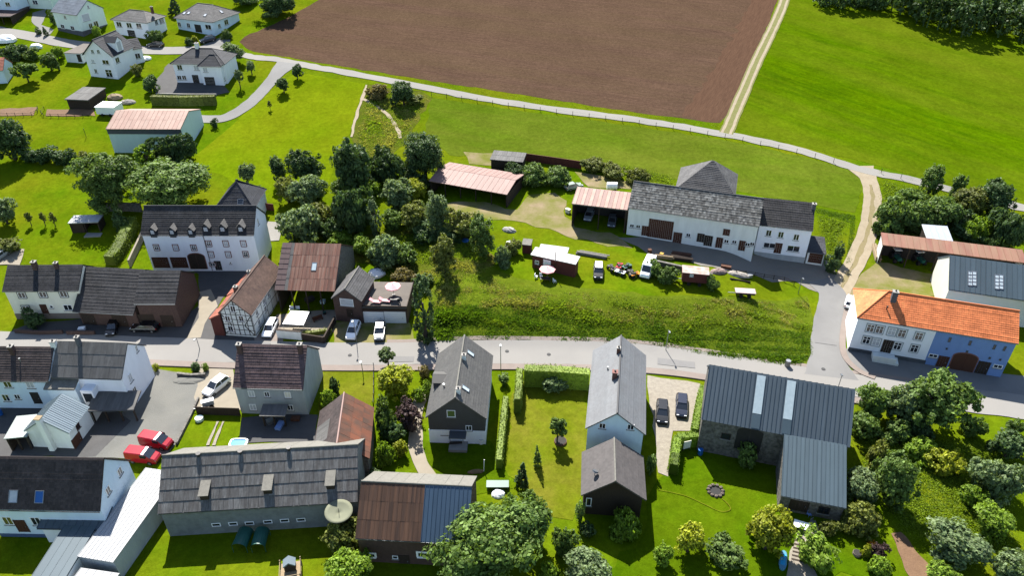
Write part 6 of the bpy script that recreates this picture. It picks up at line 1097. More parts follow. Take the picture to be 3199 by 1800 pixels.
# ------------------------------------------------------------------ vehicles
def paint(nm, c): return mat('paint_'+nm, c, rough=.22, spec=.6)
_car = {}
M_HL = mat('headlight_glass', (.75, .77, .8), rough=.1, spec=.8); M_TL = mat('taillight_glass', (.35, .01, .01), rough=.2)
def loft(b, st):                        # st: (x, [(y, z)...]) half sections, mirrored
    k = len(st[0][1])*2; vs = []
    for x, sec in st: vs += [(x, y, z) for y, z in sec]+[(x, -y, z) for y, z in reversed(sec)]
    n = len(b.v); b.v += vs
    for i in range(len(st)-1):
        for j in range(k): b.f.append((n+i*k+j, n+i*k+(j+1) % k, n+(i+1)*k+(j+1) % k, n+(i+1)*k+j))
    b.f.append(tuple(range(n, n+k))[::-1]); b.f.append(tuple(range(n+(len(st)-1)*k, n+len(st)*k)))
def car(label, c, front, m, kind='hatch', h0=0., cat='car', name='parked_car', group=None):
    g = G(c); f = G(front); rz = math.atan2(f.y-g.y, f.x-g.x)
    o = thing(name, label, cat, (g.x, g.y, ground(g.x, g.y)+.05+h0), rz, group)
    # slope
    e = Vector((math.cos(rz), math.sin(rz))); s_ = (ground(g.x+e.x*1.5, g.y+e.y*1.5)-ground(g.x-e.x*1.5, g.y-e.y*1.5))/3
    o.rotation_euler = (0, -math.atan(s_), rz)
    key = (kind, m.name)
    if key not in _car:
        P = {}; b = MB()
        if kind in ('hatch', 'suv', 'estate'):
            L, Wd, H, bz = {'hatch': (4.1, .87, 1.48, .92), 'suv': (4.5, .92, 1.68, 1.05), 'estate': (4.7, .9, 1.48, .92)}[kind]; x0, x1 = -L/2, L/2
            sec = lambda w_, zt: [(w_*.9, .22), (w_, .45), (w_, zt-.18), (w_*.93, zt)]
            loft(b, [(x0, sec(Wd*.86, bz-.06)), (x0+.12, sec(Wd*.96, bz)), (x0+.9, sec(Wd, bz)), (x1-1.35, sec(Wd, bz)), (x1-.95, sec(Wd*.99, bz-.05)), (x1-.3, sec(Wd*.95, bz-.17)), (x1-.06, sec(Wd*.84, bz-.27)), (x1, sec(Wd*.74, bz-.36))])
            P['body'] = b.mesh('body', m, False)
            rear = x0+(.12 if kind != 'hatch' else .2); gb = MB()
            gs = lambda w_, z: [(w_, z)]
            a = [(rear, .84), (rear+.45, .70), (x1-2.05, .70), (x1-1.15, .86)]
            vs = []
            for (x, wf), z in zip(a, (bz-.02, H-.06, H-.06, bz-.02)): vs += [(x, Wd*wf, z), (x, -Wd*wf, z)]
            gb.add(vs, [(0, 1, 3, 2), (2, 3, 5, 4), (4, 5, 7, 6), (0, 2, 4, 6), (1, 7, 5, 3), (0, 6, 7, 1)])
            P['windows'] = gb.mesh('windows', M_GLASS)
            rb = MB().prism([(rear+.38, -Wd*.72), (x1-2.0, -Wd*.72), (x1-1.98, 0), (x1-2.0, Wd*.72), (rear+.38, Wd*.72)], lambda q, j: (q[0], q[1], (H-.08, H)[j]))
            P['roof'] = rb.mesh('roof', m)
            pb = MB()
            for sy in (-1, 1):
                pb.tube((x1-1.17, sy*Wd*.86, bz-.02), (x1-2.03, sy*Wd*.705, H-.05), .045, n=6); pb.tube((rear+.02, sy*Wd*.84, bz-.02), (rear+.45, sy*Wd*.705, H-.05), .07, n=6); pb.tube(((x1+rear)/2-.55, sy*Wd*.86, bz-.02), ((x1+rear)/2-.55, sy*Wd*.71, H-.05), .05, n=6)
            P['pillars'] = pb.mesh('pillars', m); wr = .33; wx = (x0+.8, x1-.85); hz = bz-.28
        else:
            L, Wd, H = {'van': (5.2, 1.0, 2.35), 'boxvan': (4.5, .92, 1.95)}[kind]; x0, x1 = -L/2, L/2; bz = 1.15
            sec = lambda w_, zt: [(w_*.92, .25), (w_, .5), (w_, zt*.6), (w_*.9, zt-.08), (w_*.8, zt)]
            loft(b, [(x0, sec(Wd*.96, H-.05)), (x0+.15, sec(Wd, H)), (x1-1.9, sec(Wd, H)), (x1-1.55, sec(Wd*.98, H-.08)), (x1-.75, sec(Wd*.96, 1.28)), (x1-.2, sec(Wd*.92, 1.05)), (x1, sec(Wd*.82, .8))])
            P['body'] = b.mesh('body', m)
            gb = MB(); zf = lambda x: 1.28+(H-.08-1.28)*(x1-.75-x)/.8
            gb.add([(x1-.74, .8, 1.33), (x1-.74, -.8, 1.33), (x1-1.45, -.72, zf(x1-1.45)+.02), (x1-1.45, .72, zf(x1-1.45)+.02), (x1-.9, .78, 1.2), (x1-.9, -.78, 1.2), (x1-1.6, -.7, 1.9), (x1-1.6, .7, 1.9)], [(0, 3, 2, 1), (4, 5, 6, 7), (0, 1, 5, 4), (1, 2, 6, 5), (2, 3, 7, 6), (3, 0, 4, 7)])
            for sy in (-1, 1): gb.box(x1-2.1, sy*Wd*.965-.03, 1.3, x1-1.25, sy*Wd*.965+.03, 1.85)
            P['windows'] = gb.mesh('windows', M_GLASS); wr = .36; wx = (x0+1.0, x1-.95); hz = .78
        P['wheel'] = MB().tube((0, -.11, 0), (0, .11, 0), wr, n=14).mesh('wheel', M_BLACK); P['rim'] = MB().tube((0, -.125, 0), (0, .125, 0), wr*.58, n=10).mesh('rim', M_STEEL)
        P['headlight'] = MB().box(-.06, -.17, -.07, .05, .17, .07).mesh('headlight', M_HL); P['taillight'] = MB().box(-.05, -.1, -.14, .05, .1, .14).mesh('taillight', M_TL)
        P['bumper'] = MB().box(-.08, -Wd*.8, -.1, .06, Wd*.8, .1).mesh('bumper', M_BLACK)
        _car[key] = (P, wr, wx, Wd, x0, x1, hz, bz)
    P, wr, wx, Wd, x0, x1, hz, bz = _car[key]
    def part(n, me, loc=(0, 0, 0), par=o):
        q = link(bpy.data.objects.new(n, me), par); q.location = loc; return q
    for n in ('body', 'windows', 'roof', 'pillars'):
        if n in P: part(n, P[n])
    for x in wx:
        for y in (-Wd*.88, Wd*.88):
            wl = part('wheel', P['wheel'], (x, y, wr)); part('rim', P['rim'], (0, 0, 0), wl)
    for sy in (-1, 1): part('headlight', P['headlight'], (x1-.12, sy*Wd*.62, hz)); part('taillight', P['taillight'], (x0+.03, sy*Wd*.78, bz-.15))
    part('bumper', P['bumper'], (x1-.02, 0, .36)); part('bumper', P['bumper'], (x0, 0, .38))
    return o
WHITE, SILV, GREY, NAVY, BLK, REDV, PGRN = (paint(n, c) for n, c in (('white', (.80, .80, .80)), ('silver', (.42, .46, .50)), ('grey', (.16, .18, .20)), ('navy', (.018, .024, .05)), ('black', (.012, .013, .016)), ('red', (.50, .012, .03)), ('pale_green', (.40, .46, .38))))
car('white car parked beside the half-timbered house', T(2,1,148,430), T(2,1,112,505), WHITE, 'estate'); car('white pickup-like car in front of the small brick house', T(2,1,982,460), T(2,1,955,530), WHITE, 'suv'); car('grey car in front of the white garage doors', T(2,1,1248,470), T(2,1,1240,540), GREY, 'suv')
car('black car on the gravel beside the slate-roofed house', T(2,2,1505,1275), T(2,2,1505,1390), BLK, 'estate'); car('dark blue car on the gravel, right one of the two', T(2,2,1700,1215), T(2,2,1698,1330), NAVY, 'estate'); car('white car with trailer in front of the plum-roofed house', T(2,0,2185,1020), T(2,0,2085,1100), WHITE, 'suv')
car('red delivery van farther from the camera on the gravel drive', T(3,0,1590,135), T(3,0,1720,160), REDV, 'boxvan', name='delivery_van', cat='van'); car('red delivery van nearer to the camera beside the white shed roof', T(3,0,1460,285), T(3,0,1590,300), REDV, 'boxvan', name='delivery_van', cat='van')
car('white panel van on the farm lawn', T(1,2,1362,1290), T(1,2,1325,1370), WHITE, 'van', name='panel_van', cat='van'); _c = car('dark car with white roof on the farm lawn', T(1,2,865,1310), T(1,2,863,1370), BLK, 'suv')
for _k in _c.children:
    if _k.name.startswith('roof'): _k.data = _car[('suv', WHITE.name)][0]['roof']

car('silver car parked inside the open carport', T(1,2,772,740), T(1,2,752,790), SILV, 'hatch'); car('dark car in the shade of the open carport', T(1,2,1005,800), T(1,2,995,850), GREY, 'hatch'); car('black estate car in the shade of the brick barn', T(2,0,1465,425), T(2,0,1370,423), BLK, 'estate'); car('black car facing the road in the barn shade', T(2,0,1145,425), T(2,0,1130,460), BLK, 'hatch')
car('black car on the street below the bungalows', T(0,0,1568,470), T(0,0,1480,468), BLK, 'estate'); car('dark blue van beside the grey bungalow', T(0,0,2095,420), T(0,0,2010,440), NAVY, 'suv'); car('pale green old car beside the dirt drive', T(1,2,618,450), T(1,2,680,435), PGRN, 'hatch'); car('small white car behind the orange-roofed farmhouse', T(2,3,818,165), T(2,3,830,120), WHITE, 'hatch')
car('pale silver car at the left edge beside the garden', (4, 806), (-20, 822), SILV, 'hatch')
def quad(label, c, m, a):
    g = G(c); o = thing('quad_bike', label, 'quad bike', g, a, 'old quad bikes and mowers on the farm lawn')
    MB().box(-.75, -.28, .45, .75, .28, .7).box(-.95, -.5, .62, -.35, .5, .72).box(.4, -.5, .62, .95, .5, .72).build('body', m, o); MB().box(-.6, -.2, .72, .2, .2, .92).build('seat', M_BLACK, o); MB().tube((.35, -.42, 1.05), (.35, .42, 1.05), .04, n=6).tube((.5, 0, .6), (.35, 0, 1.06), .05, n=6).build('handlebar', M_DFRAME, o)
    for x in (-.6, .62):
        for y in (-.48, .48): MB().tube((x, y-.14, .3), (x, y+.14, .3), .3, n=10).build('wheel', M_BLACK, o)
for i, (x, y, m, a, lb) in enumerate(((1000, 1270, M_DFRAME, 2.0, 'dark quad bike at the left of the row beside the white panel van'), (1075, 1250, M_RED, 1.2, 'red quad bike in the row beside the white panel van'), (1085, 1312, M_WPAINT, 2.6, 'white quad bike in front of the red one'), (1150, 1255, M_GREENP, .7, 'green quad bike in the row beside the white panel van'), (1195, 1320, M_DFRAME, 1.7, 'dark quad bike beside the orange one'), (1232, 1335, M_ORANGEF, .4, 'orange quad bike nearest the white panel van'))): quad(lb, T(1,2,x,y), m, a)
def trailer(name, label, L, R_, far, h, m, roofm, wheels=True, cat='trailer', floor=.7):
    b = Bld(name, label, h, L=L, R_=R_, far=far, rise=.05, rf=1, roof=roofm, step=0, walls=0, cat=cat, ov=.08, gov=.08, gutter=False, thick=.1)
    b.add(MB().box(.1, .1, floor, b.W-.1, b.D-.1, h-.12), 'body', m)
    for x in (b.W*.3, b.W*.7):
        for y in (.05, b.D-.05): b.add(MB().tube((x, y-.1, .35), (x, y+.1, .35), .35, n=10), 'wheel', M_BLACK)
    b.add(MB().box(-1.2, b.D/2-.05, .5, .1, b.D/2+.05, .6), 'drawbar', M_STEEL); return b
wg = trailer('site_wagon', 'red-brown site wagon with rusty white roof beside the yard', T(1,2,1712,1292), T(1,2,1985,1318), T(1,2,2000,1245), 2.7, M_REDWOOD, mat('rust_white_sheet', (.72, .66, .62), (.45, .22, .15), scale=1.2, contrast=.8), cat='wagon'); wg.win('f', T(1,2,1805,1322), .6, .5)
trailer('flat_trailer', 'long pink and white flat trailer on the farm lawn', T(2,2,2250,45), T(2,2,2455,58), T(2,2,2462,12), 1.1, M_DFRAME, mat('pink_white_board', (.72, .58, .58), (.60, .42, .42), scale=1), floor=.6)
trailer('car_trailer', 'white covered car trailer behind the white car', T(2,0,2020,1165), T(2,0,2150,1130), T(2,0,2178,1092), 1.5, M_GREYPL, M_WPAINT, floor=.5)
trailer('caravan', 'small white caravan beside the wooden shed, top left', T(0,0,945,1075), T(0,0,1140,1082), T(0,0,1160,1022), 2.4, M_WPAINT, M_WPAINT, cat='caravan', floor=.5)
def tractor(label, c, m, a):
    g = G(c); o = thing('tractor', label, 'tractor', g, a)
    MB().box(.2, -.35, .7, 1.7, .35, 1.35).build('hood', m, o); MB().box(-.9, -.5, .7, .2, .5, 1.1).build('body', m, o); cb = MB().box(-.85, -.6, 1.1, .15, .6, 2.2).build('cab', M_GLASS, o); MB().box(-.95, -.68, 2.2, .25, .68, 2.32).build('cab_roof', M_WPAINT, o)
    for x, y, r in ((-.5, -.75, .75), (-.5, .75, .75), (1.2, -.65, .45), (1.2, .65, .45)): MB().tube((x, y-.2, r), (x, y+.2, r), r, n=14).build('wheel', M_BLACK, o)
tractor('green tractor with pale roof parked in the machine shed', T(1,3,1275,1165), M_GREENP, -1.6); tractor('green tractor standing left of the machine shed, in the middle bay', T(1,3,1500,1185), M_GREENP, -1.5)
# ------------------------------------------------------------------ lamps, fences, walls
def lamp(label, base, top, arm=.5):
    g = G(base); d = ray(top); q = CAM+d*(g.y/d.y); h = max(2.5, q.z-g.z); o = thing('street_lamp', label, 'street lamp', g, 0)
    MB().tube((0, 0, -.3), (0, 0, h), .07, .05, 8).build('pole', M_STEEL, o); MB().tube((0, 0, h), (0, -arm, h+.15), .035, n=6).build('arm', M_STEEL, o); MB().box(-.13, -arm-.45, h+.08, .13, -arm+.05, h+.2).build('lamp_head', M_GUTTER, o); MB().box(-.1, -arm-.4, h+.05, .1, -arm, h+.085).build('lamp_glass', M_HL, o)
lamp('street lamp in front of the white pickup-like car', T(2,1,1012,545), T(2,1,965,320)); lamp('street lamp at the foot of the grass bank', T(2,2,1545,628), T(2,2,1562,425)); lamp('street lamp beside the shingled house', T(2,1,2462,830), T(2,1,2468,590), -.3); lamp('street lamp opposite the half-timbered house', T(2,0,2010,620), T(2,0,2035,565)); lamp('street lamp beside the stone barn roof', T(2,3,700,1010), T(2,3,695,935), -.3); lamp('thin lamp at the farm corner', T(2,3,300,60), T(1,3,322,1350), .2)
lamp('low lamp at the edge of the straw-coloured lawn', T(2,1,1075,862), T(2,1,1065,795), .1)
def fence(name, label, pts, hp, every, m, rails=2, rr=.009, fc=True, cat='fence'):
    P = smooth_path([Vector((q.x, q.y, 0)) for q in (G(Fc(*p)) if fc else G(p) for p in pts)], 4) if len(pts) > 2 else [G(Fc(*p)) if fc else G(p) for p in pts]
    o = thing(name, label, cat, (P[0].x, P[0].y, 0)); pm = MB().tube((0, 0, -.3), (0, 0, hp), .06, n=6).mesh('post', m); L = 0; posts = []; nxt = 0
    for a, c in zip(P, P[1:]):
        s_ = (Vector((c.x, c.y))-Vector((a.x, a.y))).length
        while nxt <= L+s_:
            t_ = (nxt-L)/s_; x = a.x+(c.x-a.x)*t_; y = a.y+(c.y-a.y)*t_; posts.append(Vector((x, y, ground(x, y)))); nxt += every
        L += s_
    o0 = Vector((P[0].x, P[0].y, 0))
    for q in posts:
        k = link(bpy.data.objects.new('post', pm), o); k.location = q-o0
    for r in range(rails):
        b = MB()
        for a, c in zip(posts, posts[1:]): b.tube(a-o0+Vector((0, 0, hp*(r+1)/(rails+.4))), c-o0+Vector((0, 0, hp*(r+1)/(rails+.4))), rr, n=4)
        b.build('wire' if rr < .03 else 'rail', M_STEEL if rr < .03 else m, o)
fence('pasture_fence', 'wire pasture fence along the lower side of the lane', [(1085, 240), (1300, 272), (1600, 312), (1820, 347), (2000, 385), (2125, 418)], 1.2, 4.2, M_WOOD)
fence('pasture_fence', 'wire fence along the lane right of the dirt track', [(2215, 436), (2330, 468), (2440, 496)], 1.2, 4.2, M_WOOD)
fence('garden_fence', 'low fence around the vegetable plot', [(112, 276), (112, 294), (240, 294)], 1.0, 2.0, M_WOOD, 2, .035); fence('garden_fence', 'low fence around the left vegetable plot', [(0, 292), (85, 291), (96, 270)], 1.0, 2.0, M_WOOD, 2, .035)
fence('garden_fence', 'thin fence between lawn and sunlit shrubs', [(940, 925), (940, 990), (938, 1040)], 1.0, 1.8, M_WOOD, 2, .02)
fence('garden_fence', 'dark fence along the yard edge of the farm', [(1850, 690), (1960, 705), (2015, 730)], 1.0, 2.0, M_WOOD, 2, .05)
fence('swing_frame', 'dark metal frame standing on the lawn beside the hall', [(217, 345), (258, 302)], 2.2, 8.5, M_DFRAME, 1, .06, cat='frame')
def wall(name, label, pts, th, h, m, fc=True, cat='wall', boards=0, cap=None):
    P = [G(Fc(*p)) if fc else G(p) for p in pts]; o0 = P[0]; o = thing(name, label, cat, o0)
    for a, c in zip(P, P[1:]):
        e = c-a; u = Vector((e.x, e.y, 0)).normalized(); n = Vector((-u.y, u.x, 0)); L = Vector((e.x, e.y)).length
        cnt = boards and max(1, int(L/boards)) or 1
        for i in range(cnt):
            p = a+(c-a)*(i/cnt); q = a+(c-a)*((i+1)/cnt)-u*(.02 if boards else 0); zb = min(ground(p.x, p.y), ground(q.x, q.y))-.4; vs = []
            for w_ in (p, q):
                zt = ground(w_.x, w_.y)+h
                for s_, z in ((-1, zb), (1, zb), (1, zt), (-1, zt)): vs.append(Vector((w_.x, w_.y, z))+n*s_*th/2-o0)
            MB().add(vs, [(0, 1, 2, 3), (7, 6, 5, 4), (0, 3, 7, 4), (1, 5, 6, 2), (3, 2, 6, 7), (0, 4, 5, 1)]).build('board' if boards else 'wall_run', m, o)
            if cap and not boards:
                MB().add([v+n*(.06 if k % 4 in (1, 2) else -.06)+Vector((0, 0, 0 if k % 4 > 1 else (ground(p.x, p.y)-zb)+h-.0 if False else 0)) for k, v in enumerate([x+Vector((0, 0, .1)) if k % 4 > 1 else x+Vector((0, 0, (vs[2].z-vs[1].z)+.003)) for k, x in enumerate(vs)])], [(0, 1, 2, 3), (7, 6, 5, 4), (0, 3, 7, 4), (1, 5, 6, 2), (3, 2, 6, 7), (0, 4, 5, 1)]).build('coping', cap, o)
wall('courtyard_wall', 'white courtyard wall with dark coping beside the white car', [T(2,1,218,500), T(2,1,462,522)], .25, 1.7, M_OLDW, fc=False, cap=M_WOOD)
wall('courtyard_wall', 'dark hedge-topped wall at the right side of the courtyard', [T(2,1,470,525), T(2,1,690,560), T(2,1,800,350)], .25, 1.4, M_WOOD, fc=False, boards=.5, cat='fence')
wall('board_wall', 'dark brown board wall behind the bramble thickets', [(1318, 404), (1390, 414), (1462, 425)], .15, 1.9, M_REDWOOD, boards=.9)
wall('board_fence', 'dark board fence between the parking place and the small lawn', [(496, 1042), (545, 1044), (606, 1046)], .12, 1.5, M_WOOD, boards=.5, cat='fence')
wall('garden_wall', 'tan stepped wall beside the clipped hedge', [(362, 598), (350, 625), (338, 650), (328, 672)], .35, 1.6, M_TANP); wall('garden_wall', 'grey stone wall behind the garden pavilion', [(268, 530), (320, 530), (358, 532)], .4, 1.9, M_STONE)
wall('retaining_wall', 'low stone wall around the shrubs on the drive', [(448, 946), (480, 950), (518, 948)], .4, .7, M_STONE); wall('retaining_wall', 'stone retaining wall along the farm yard edge', [(1640, 664), (1720, 682), (1790, 700)], .5, 1.0, M_STONE); wall('retaining_wall', 'long low wall along the side of the gravel drive', [(500, 1005), (480, 1050), (445, 1120)], .3, .5, M_STONE)
wall('front_wall', 'low brown garden wall in front of the cream house', [(40, 838), (100, 842), (160, 840)], .35, .8, M_DBRICK); wall('front_wall', 'low wall in front of the brick barn', [(170, 842), (240, 842)], .35, .8, M_DBRICK); wall('drive_wall', 'grey retaining wall below the paved drive', [(393, 238), (460, 240), (545, 240)], .3, .5, M_CONC); wall('wood_fence', 'brown fence at the edge of the upper garden beside the white house', [(670, 528), (690, 530)], .15, 1.6, M_REDWOOD, boards=.5, cat='fence')
# ------------------------------------------------------------------ garden and yard things
def parasol(label, c, m, r=1.5, h=2.3, base=0.):
    g = G(c) if not isinstance(c, Vector) else c; o = thing('parasol', label, 'parasol', g); n = 8; b = MB(); vs = [(r*math.cos(6.283*i/n), r*math.sin(6.283*i/n), h-.35) for i in range(n)]
    b.add(vs+[(0, 0, h+.15)]+[(x, y, z-.12) for x, y, z in vs], [(i, (i+1) % n, n) for i in range(n)]+[(i, n+1+i, n+1+(i+1) % n, (i+1) % n) for i in range(n)]); b.build('canopy', m, o)
    MB().tube((0, 0, 0), (0, 0, h+.3), .03, n=6).build('pole', M_PALEWOOD, o); MB().tube((0, 0, 0), (0, 0, .1), .3, n=10).build('base', M_CONC, o)
def table(label, c, w_, d_, m, h=.74, a=0.):
    g = G(c) if not isinstance(c, Vector) else c; o = thing('garden_table', label, 'table', g, a); MB().box(-w_/2, -d_/2, h-.06, w_/2, d_/2, h).build('tabletop', m, o)
    for x in (-1, 1):
        for y in (-1, 1): MB().box(x*(w_/2-.1)-.04, y*(d_/2-.1)-.04, 0, x*(w_/2-.1)+.04, y*(d_/2-.1)+.04, h-.06).build('leg', m, o)
def chair(label, c, m, a=0., group='garden chairs'):
    g = G(c) if not isinstance(c, Vector) else c; o = thing('garden_chair', label, 'chair', g, a, group); MB().box(-.25, -.25, .4, .25, .25, .46).build('seat', m, o); MB().box(-.25, .2, .46, .25, .26, .95).build('backrest', m, o)
    for x in (-1, 1):
        for y in (-1, 1): MB().box(x*.21-.025, y*.21-.025, 0, x*.21+.025, y*.21+.025, .4).build('leg', m, o)
def bench(label, c, m, a=0., L=1.8):
    g = G(c); o = thing('garden_bench', label, 'bench', g, a); MB().box(-L/2, -.25, .4, L/2, .25, .48).build('seat', m, o); MB().box(-L/2, .2, .48, L/2, .27, .95).build('backrest', m, o)
    for x in (-1, 1): MB().box(x*(L/2-.15)-.05, -.2, 0, x*(L/2-.15)+.05, .2, .4).build('leg', m, o)
def lounger(label, p, m, a=0.):
    o = thing('sun_lounger', label, 'sun lounger', p, a); MB().box(-.35, -1, .3, .35, .4, .4).build('mattress', m, o); MB().prism([(.4, .3), (1.0, .75), (.95, .85), (.35, .4)], lambda q, j: ((-.35, .35)[j], q[0], q[1])).build('backrest', m, o)
    for x in (-.3, .3):
        for y in (-.9, .3): MB().box(x-.03, y-.03, 0, x+.03, y+.03, .3).build('leg', M_PALEWOOD, o)
def on_deck(p): q = Zp(p, N_.O.z+3.54); return q
parasol('pink and white parasol on the garage roof terrace', on_deck(T(2,1,1385,70)), M_PINK, 1.4, 2.2); lounger('pink sun lounger on the garage roof terrace, left', on_deck(T(2,1,1200,150)), M_PINK, 1.4); lounger('pink sun lounger on the garage roof terrace, right', on_deck(T(2,1,1295,140)), M_PINK, 1.4); table('dark table on the garage roof terrace', on_deck(T(2,1,1395,140)), 1.4, .8, M_DFRAME); chair('dark chair beside the table on the garage roof terrace', on_deck(T(2,1,1440,160)), M_DFRAME, .4)
parasol('pink parasol in front of the red-brown cabin', T(1,2,352,1345), M_PINK, 1.5, 2.2); table('black garden table below the pink parasol', T(1,2,335,1385), 1.9, .9, M_DFRAME, a=-.1); chair('white chair left of the black garden table', T(1,2,290,1345), M_WPAINT, .3); chair('pale chair right of the black garden table', T(1,2,425,1395), M_WPAINT, 2.0); chair('white chair at the far left of the black garden table', T(1,2,240,1350), M_WPAINT, 1.1)
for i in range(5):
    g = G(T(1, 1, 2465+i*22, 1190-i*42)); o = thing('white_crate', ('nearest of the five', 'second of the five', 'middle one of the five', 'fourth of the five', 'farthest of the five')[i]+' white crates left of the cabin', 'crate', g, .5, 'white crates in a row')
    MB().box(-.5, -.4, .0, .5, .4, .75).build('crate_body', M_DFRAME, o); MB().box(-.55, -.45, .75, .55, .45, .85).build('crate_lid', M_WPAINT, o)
def boat_cover(label, c, m, sx, sy, sz, a=0., name='tarpaulin', cat='tarpaulin'):
    g = G(c); b = MB(); b.ball((0, 0, 0), (sx, sy, sz), 12, 8, .08); b.v = [(x, y, max(z, -.05)) for x, y, z in b.v]; o = b.build(name, m, None, False); o.location = g; o.rotation_euler = (0, 0, a); return tag(o, label, cat)
boat_cover('crumpled grey-white tarpaulin above the white crates', T(1,1,2545,870), mat('old_tarp', (.62, .60, .55), (.34, .33, .29), scale=2.5, bump=.6), 1.5, .9, .7, -.4); boat_cover('white tarpaulin heap behind the brick house', T(1,1,1215,1310), M_WPAINT, 1.7, 1.6, 1.0); boat_cover('blue tarpaulin in the shade of the grove', T(1,1,2105,975), M_BLUEP, .8, .7, .5); boat_cover('grey stone heap left of the white caravan', T(0,0,1290,1030), mat('stone_heap', (.5, .46, .40), (.25, .23, .2), scale=3, bump=.6), 2.0, 1.3, .8, name='stone_heap', cat='heap'); boat_cover('brushwood heap beside the caravan', T(0,0,1160,985), M_PALEWOOD, 2.0, 1.4, 1.2, name='brushwood_heap', cat='heap'); boat_cover('scrap heap beside the site wagon', T(1,2,2080,1290), mat('scrap', (.55, .42, .38), (.2, .13, .1), scale=3), 1.6, .9, .7, name='scrap_heap', cat='heap'); boat_cover('white rubble heap on the yard edge', T(1,2,2270,1320), mat('rubble', (.66, .60, .52), (.35, .3, .25), scale=3), 2.2, .8, .7, -.3, 'rubble_heap', 'heap'); boat_cover('pale gravel heap on the drive', T(2,0,1900,930), M_GGRAV, 2.6, 1.1, .35, 0, 'gravel_heap', 'heap')
def logs(label, a, b, n, r, m, name='timber_stack', cat='timber stack', rows=3):
    A_ = G(a); B2 = G(b); o = thing(name, label, cat, A_); e = B2-A_; e.z = ground(B2.x, B2.y)-A_.z; nn = Vector((-e.y, e.x, 0)).normalized()
    for i in range(n):
        k = i % rows; z = r+2*r*(i//rows)*.9; off = nn*(k*2.05*r+random.uniform(-.05, .05)); s0 = e.normalized()*random.uniform(-.3, .3)
        MB().tube(off+s0+Vector((0, 0, z)), off+s0+e+Vector((0, 0, z)), r, r*.9, 7).build('log', m, o)
logs('silvery timber stack beside the cabin', T(1,2,655,1108), T(1,2,955,1160), 6, .16, mat('silver_wood', (.42, .40, .36), (.28, .26, .23), scale=4)); logs('pale timber stack on the yard edge behind the van', T(1,2,1440,1150), T(1,2,1620,1172), 8, .14, M_PALEWOOD); logs('dark beam stack on the yard edge', T(1,2,1590,1160), T(1,2,1810,1190), 6, .18, M_WOOD); logs('reddish board stack behind the dark beams', T(1,2,1600,1115), T(1,2,1790,1140), 6, .15, M_RUSTY); logs('firewood stack along the machine shed wall', T(1,3,1045,1040), T(1,3,1080,1180), 8, .2, M_PALEWOOD, 'firewood_stack'); logs('pipe stack on the farm lawn edge', T(1,2,2190,1365), T(1,2,2390,1400), 4, .1, M_WOOD)
def barrel(name, label, c, r, h, m, m2=None, cat='tank', n=16, axis='z'):
    g = G(c); o = thing(name, label, cat, g)
    if axis == 'z': MB().tube((0, 0, 0), (0, 0, h), r, n=n).build('shell', m, o); MB().tube((0, 0, h*.78 if m2 is M_LBLUEP else h), (0, 0, h*.8+.01 if m2 is M_LBLUEP else h+.04), r*.92, n=n).build('water' if m2 is M_LBLUEP else 'lid', m2 or m, o)
    else: MB().tube((-h/2, 0, r+.3), (h/2, 0, r+.3), r, n=n).build('shell', m, o); MB().box(-h/2+.3, -r*.7, 0, -h/2+.5, r*.7, .6).box(h/2-.5, -r*.7, 0, h/2-.3, r*.7, .6).build('cradle', M_DFRAME, o)
barrel('water_tank', 'white horizontal tank behind the salmon carport', T(1,2,1000,465), .8, 2.2, M_WPAINT, axis='x'); barrel('paddling_tub', 'round pale blue tub on the small lawn', T(2,0,2008,1330), .6, .5, M_PALEGR, M_LBLUEP, 'tub')
def pool(label, c, w_, d_, a=0.):
    g = G(c); o = thing('paddling_pool', label, 'pool', g, a); n = 20
    ring = lambda rx, ry, z: [(rx*math.copysign(abs(math.cos(t))**.5, math.cos(t)), ry*math.copysign(abs(math.sin(t))**.5, math.sin(t)), z) for t in (6.283*i/n for i in range(n))]
    vs = ring(w_, d_, 0)+ring(w_, d_, .5)+ring(w_*.82, d_*.82, .5)+ring(w_*.82, d_*.82, .1); b = MB().add(vs, [(k*n+i, k*n+(i+1) % n, (k+1)*n+(i+1) % n, (k+1)*n+i) for k in range(3) for i in range(n)]); b.build('rim', M_WPAINT, o)
    MB().add(ring(w_*.83, d_*.83, .38), [tuple(range(n))]).build('water', M_LBLUEP, o)
pool('bright blue paddling pool with white rim above the long barn', T(3,0,2405,130), 1.3, .8)
def dish():
    g = G(T(3,1,880,1075)); q = CAM+ray(T(3,1,882,828))*((g.y)/ray(T(3,1,882,828)).y); h = q.z-g.z; o = thing('large_dish', 'huge pale round dish beside the long grey barn', 'dish', g)
    MB().tube((0, 0, -.2), (0, .2, h-.1), .12, n=8).build('mast', M_STEEL, o); b = MB(); nrm = Vector((.03, -.08, 1)).normalized(); qt = nrm.to_track_quat('Z', 'Y'); n = 24; r = 1.7; vs = []
    for k, rr in enumerate((.02, .4, .75, 1.0)): vs += [Vector((0, .2, h))+qt@Vector((r*rr*math.cos(6.283*i/n), r*rr*math.sin(6.283*i/n), rr*rr*.35)) for i in range(n)]
    vs += [v-nrm*.06 for v in vs[-n:]]; b.add(vs, [(k*n+i, k*n+(i+1) % n, (k+1)*n+(i+1) % n, (k+1)*n+i) for k in range(4) for i in range(n)]+[tuple(range(n))]); b.build('reflector', mat('dish_olive', (.27, .28, .19), (.23, .24, .165), scale=1), o, True); MB().tube(Vector((0, .2, h)), Vector((0, .2, h))+nrm*.9, .03, n=6).build('feed_arm', M_DFRAME, o)
dish()
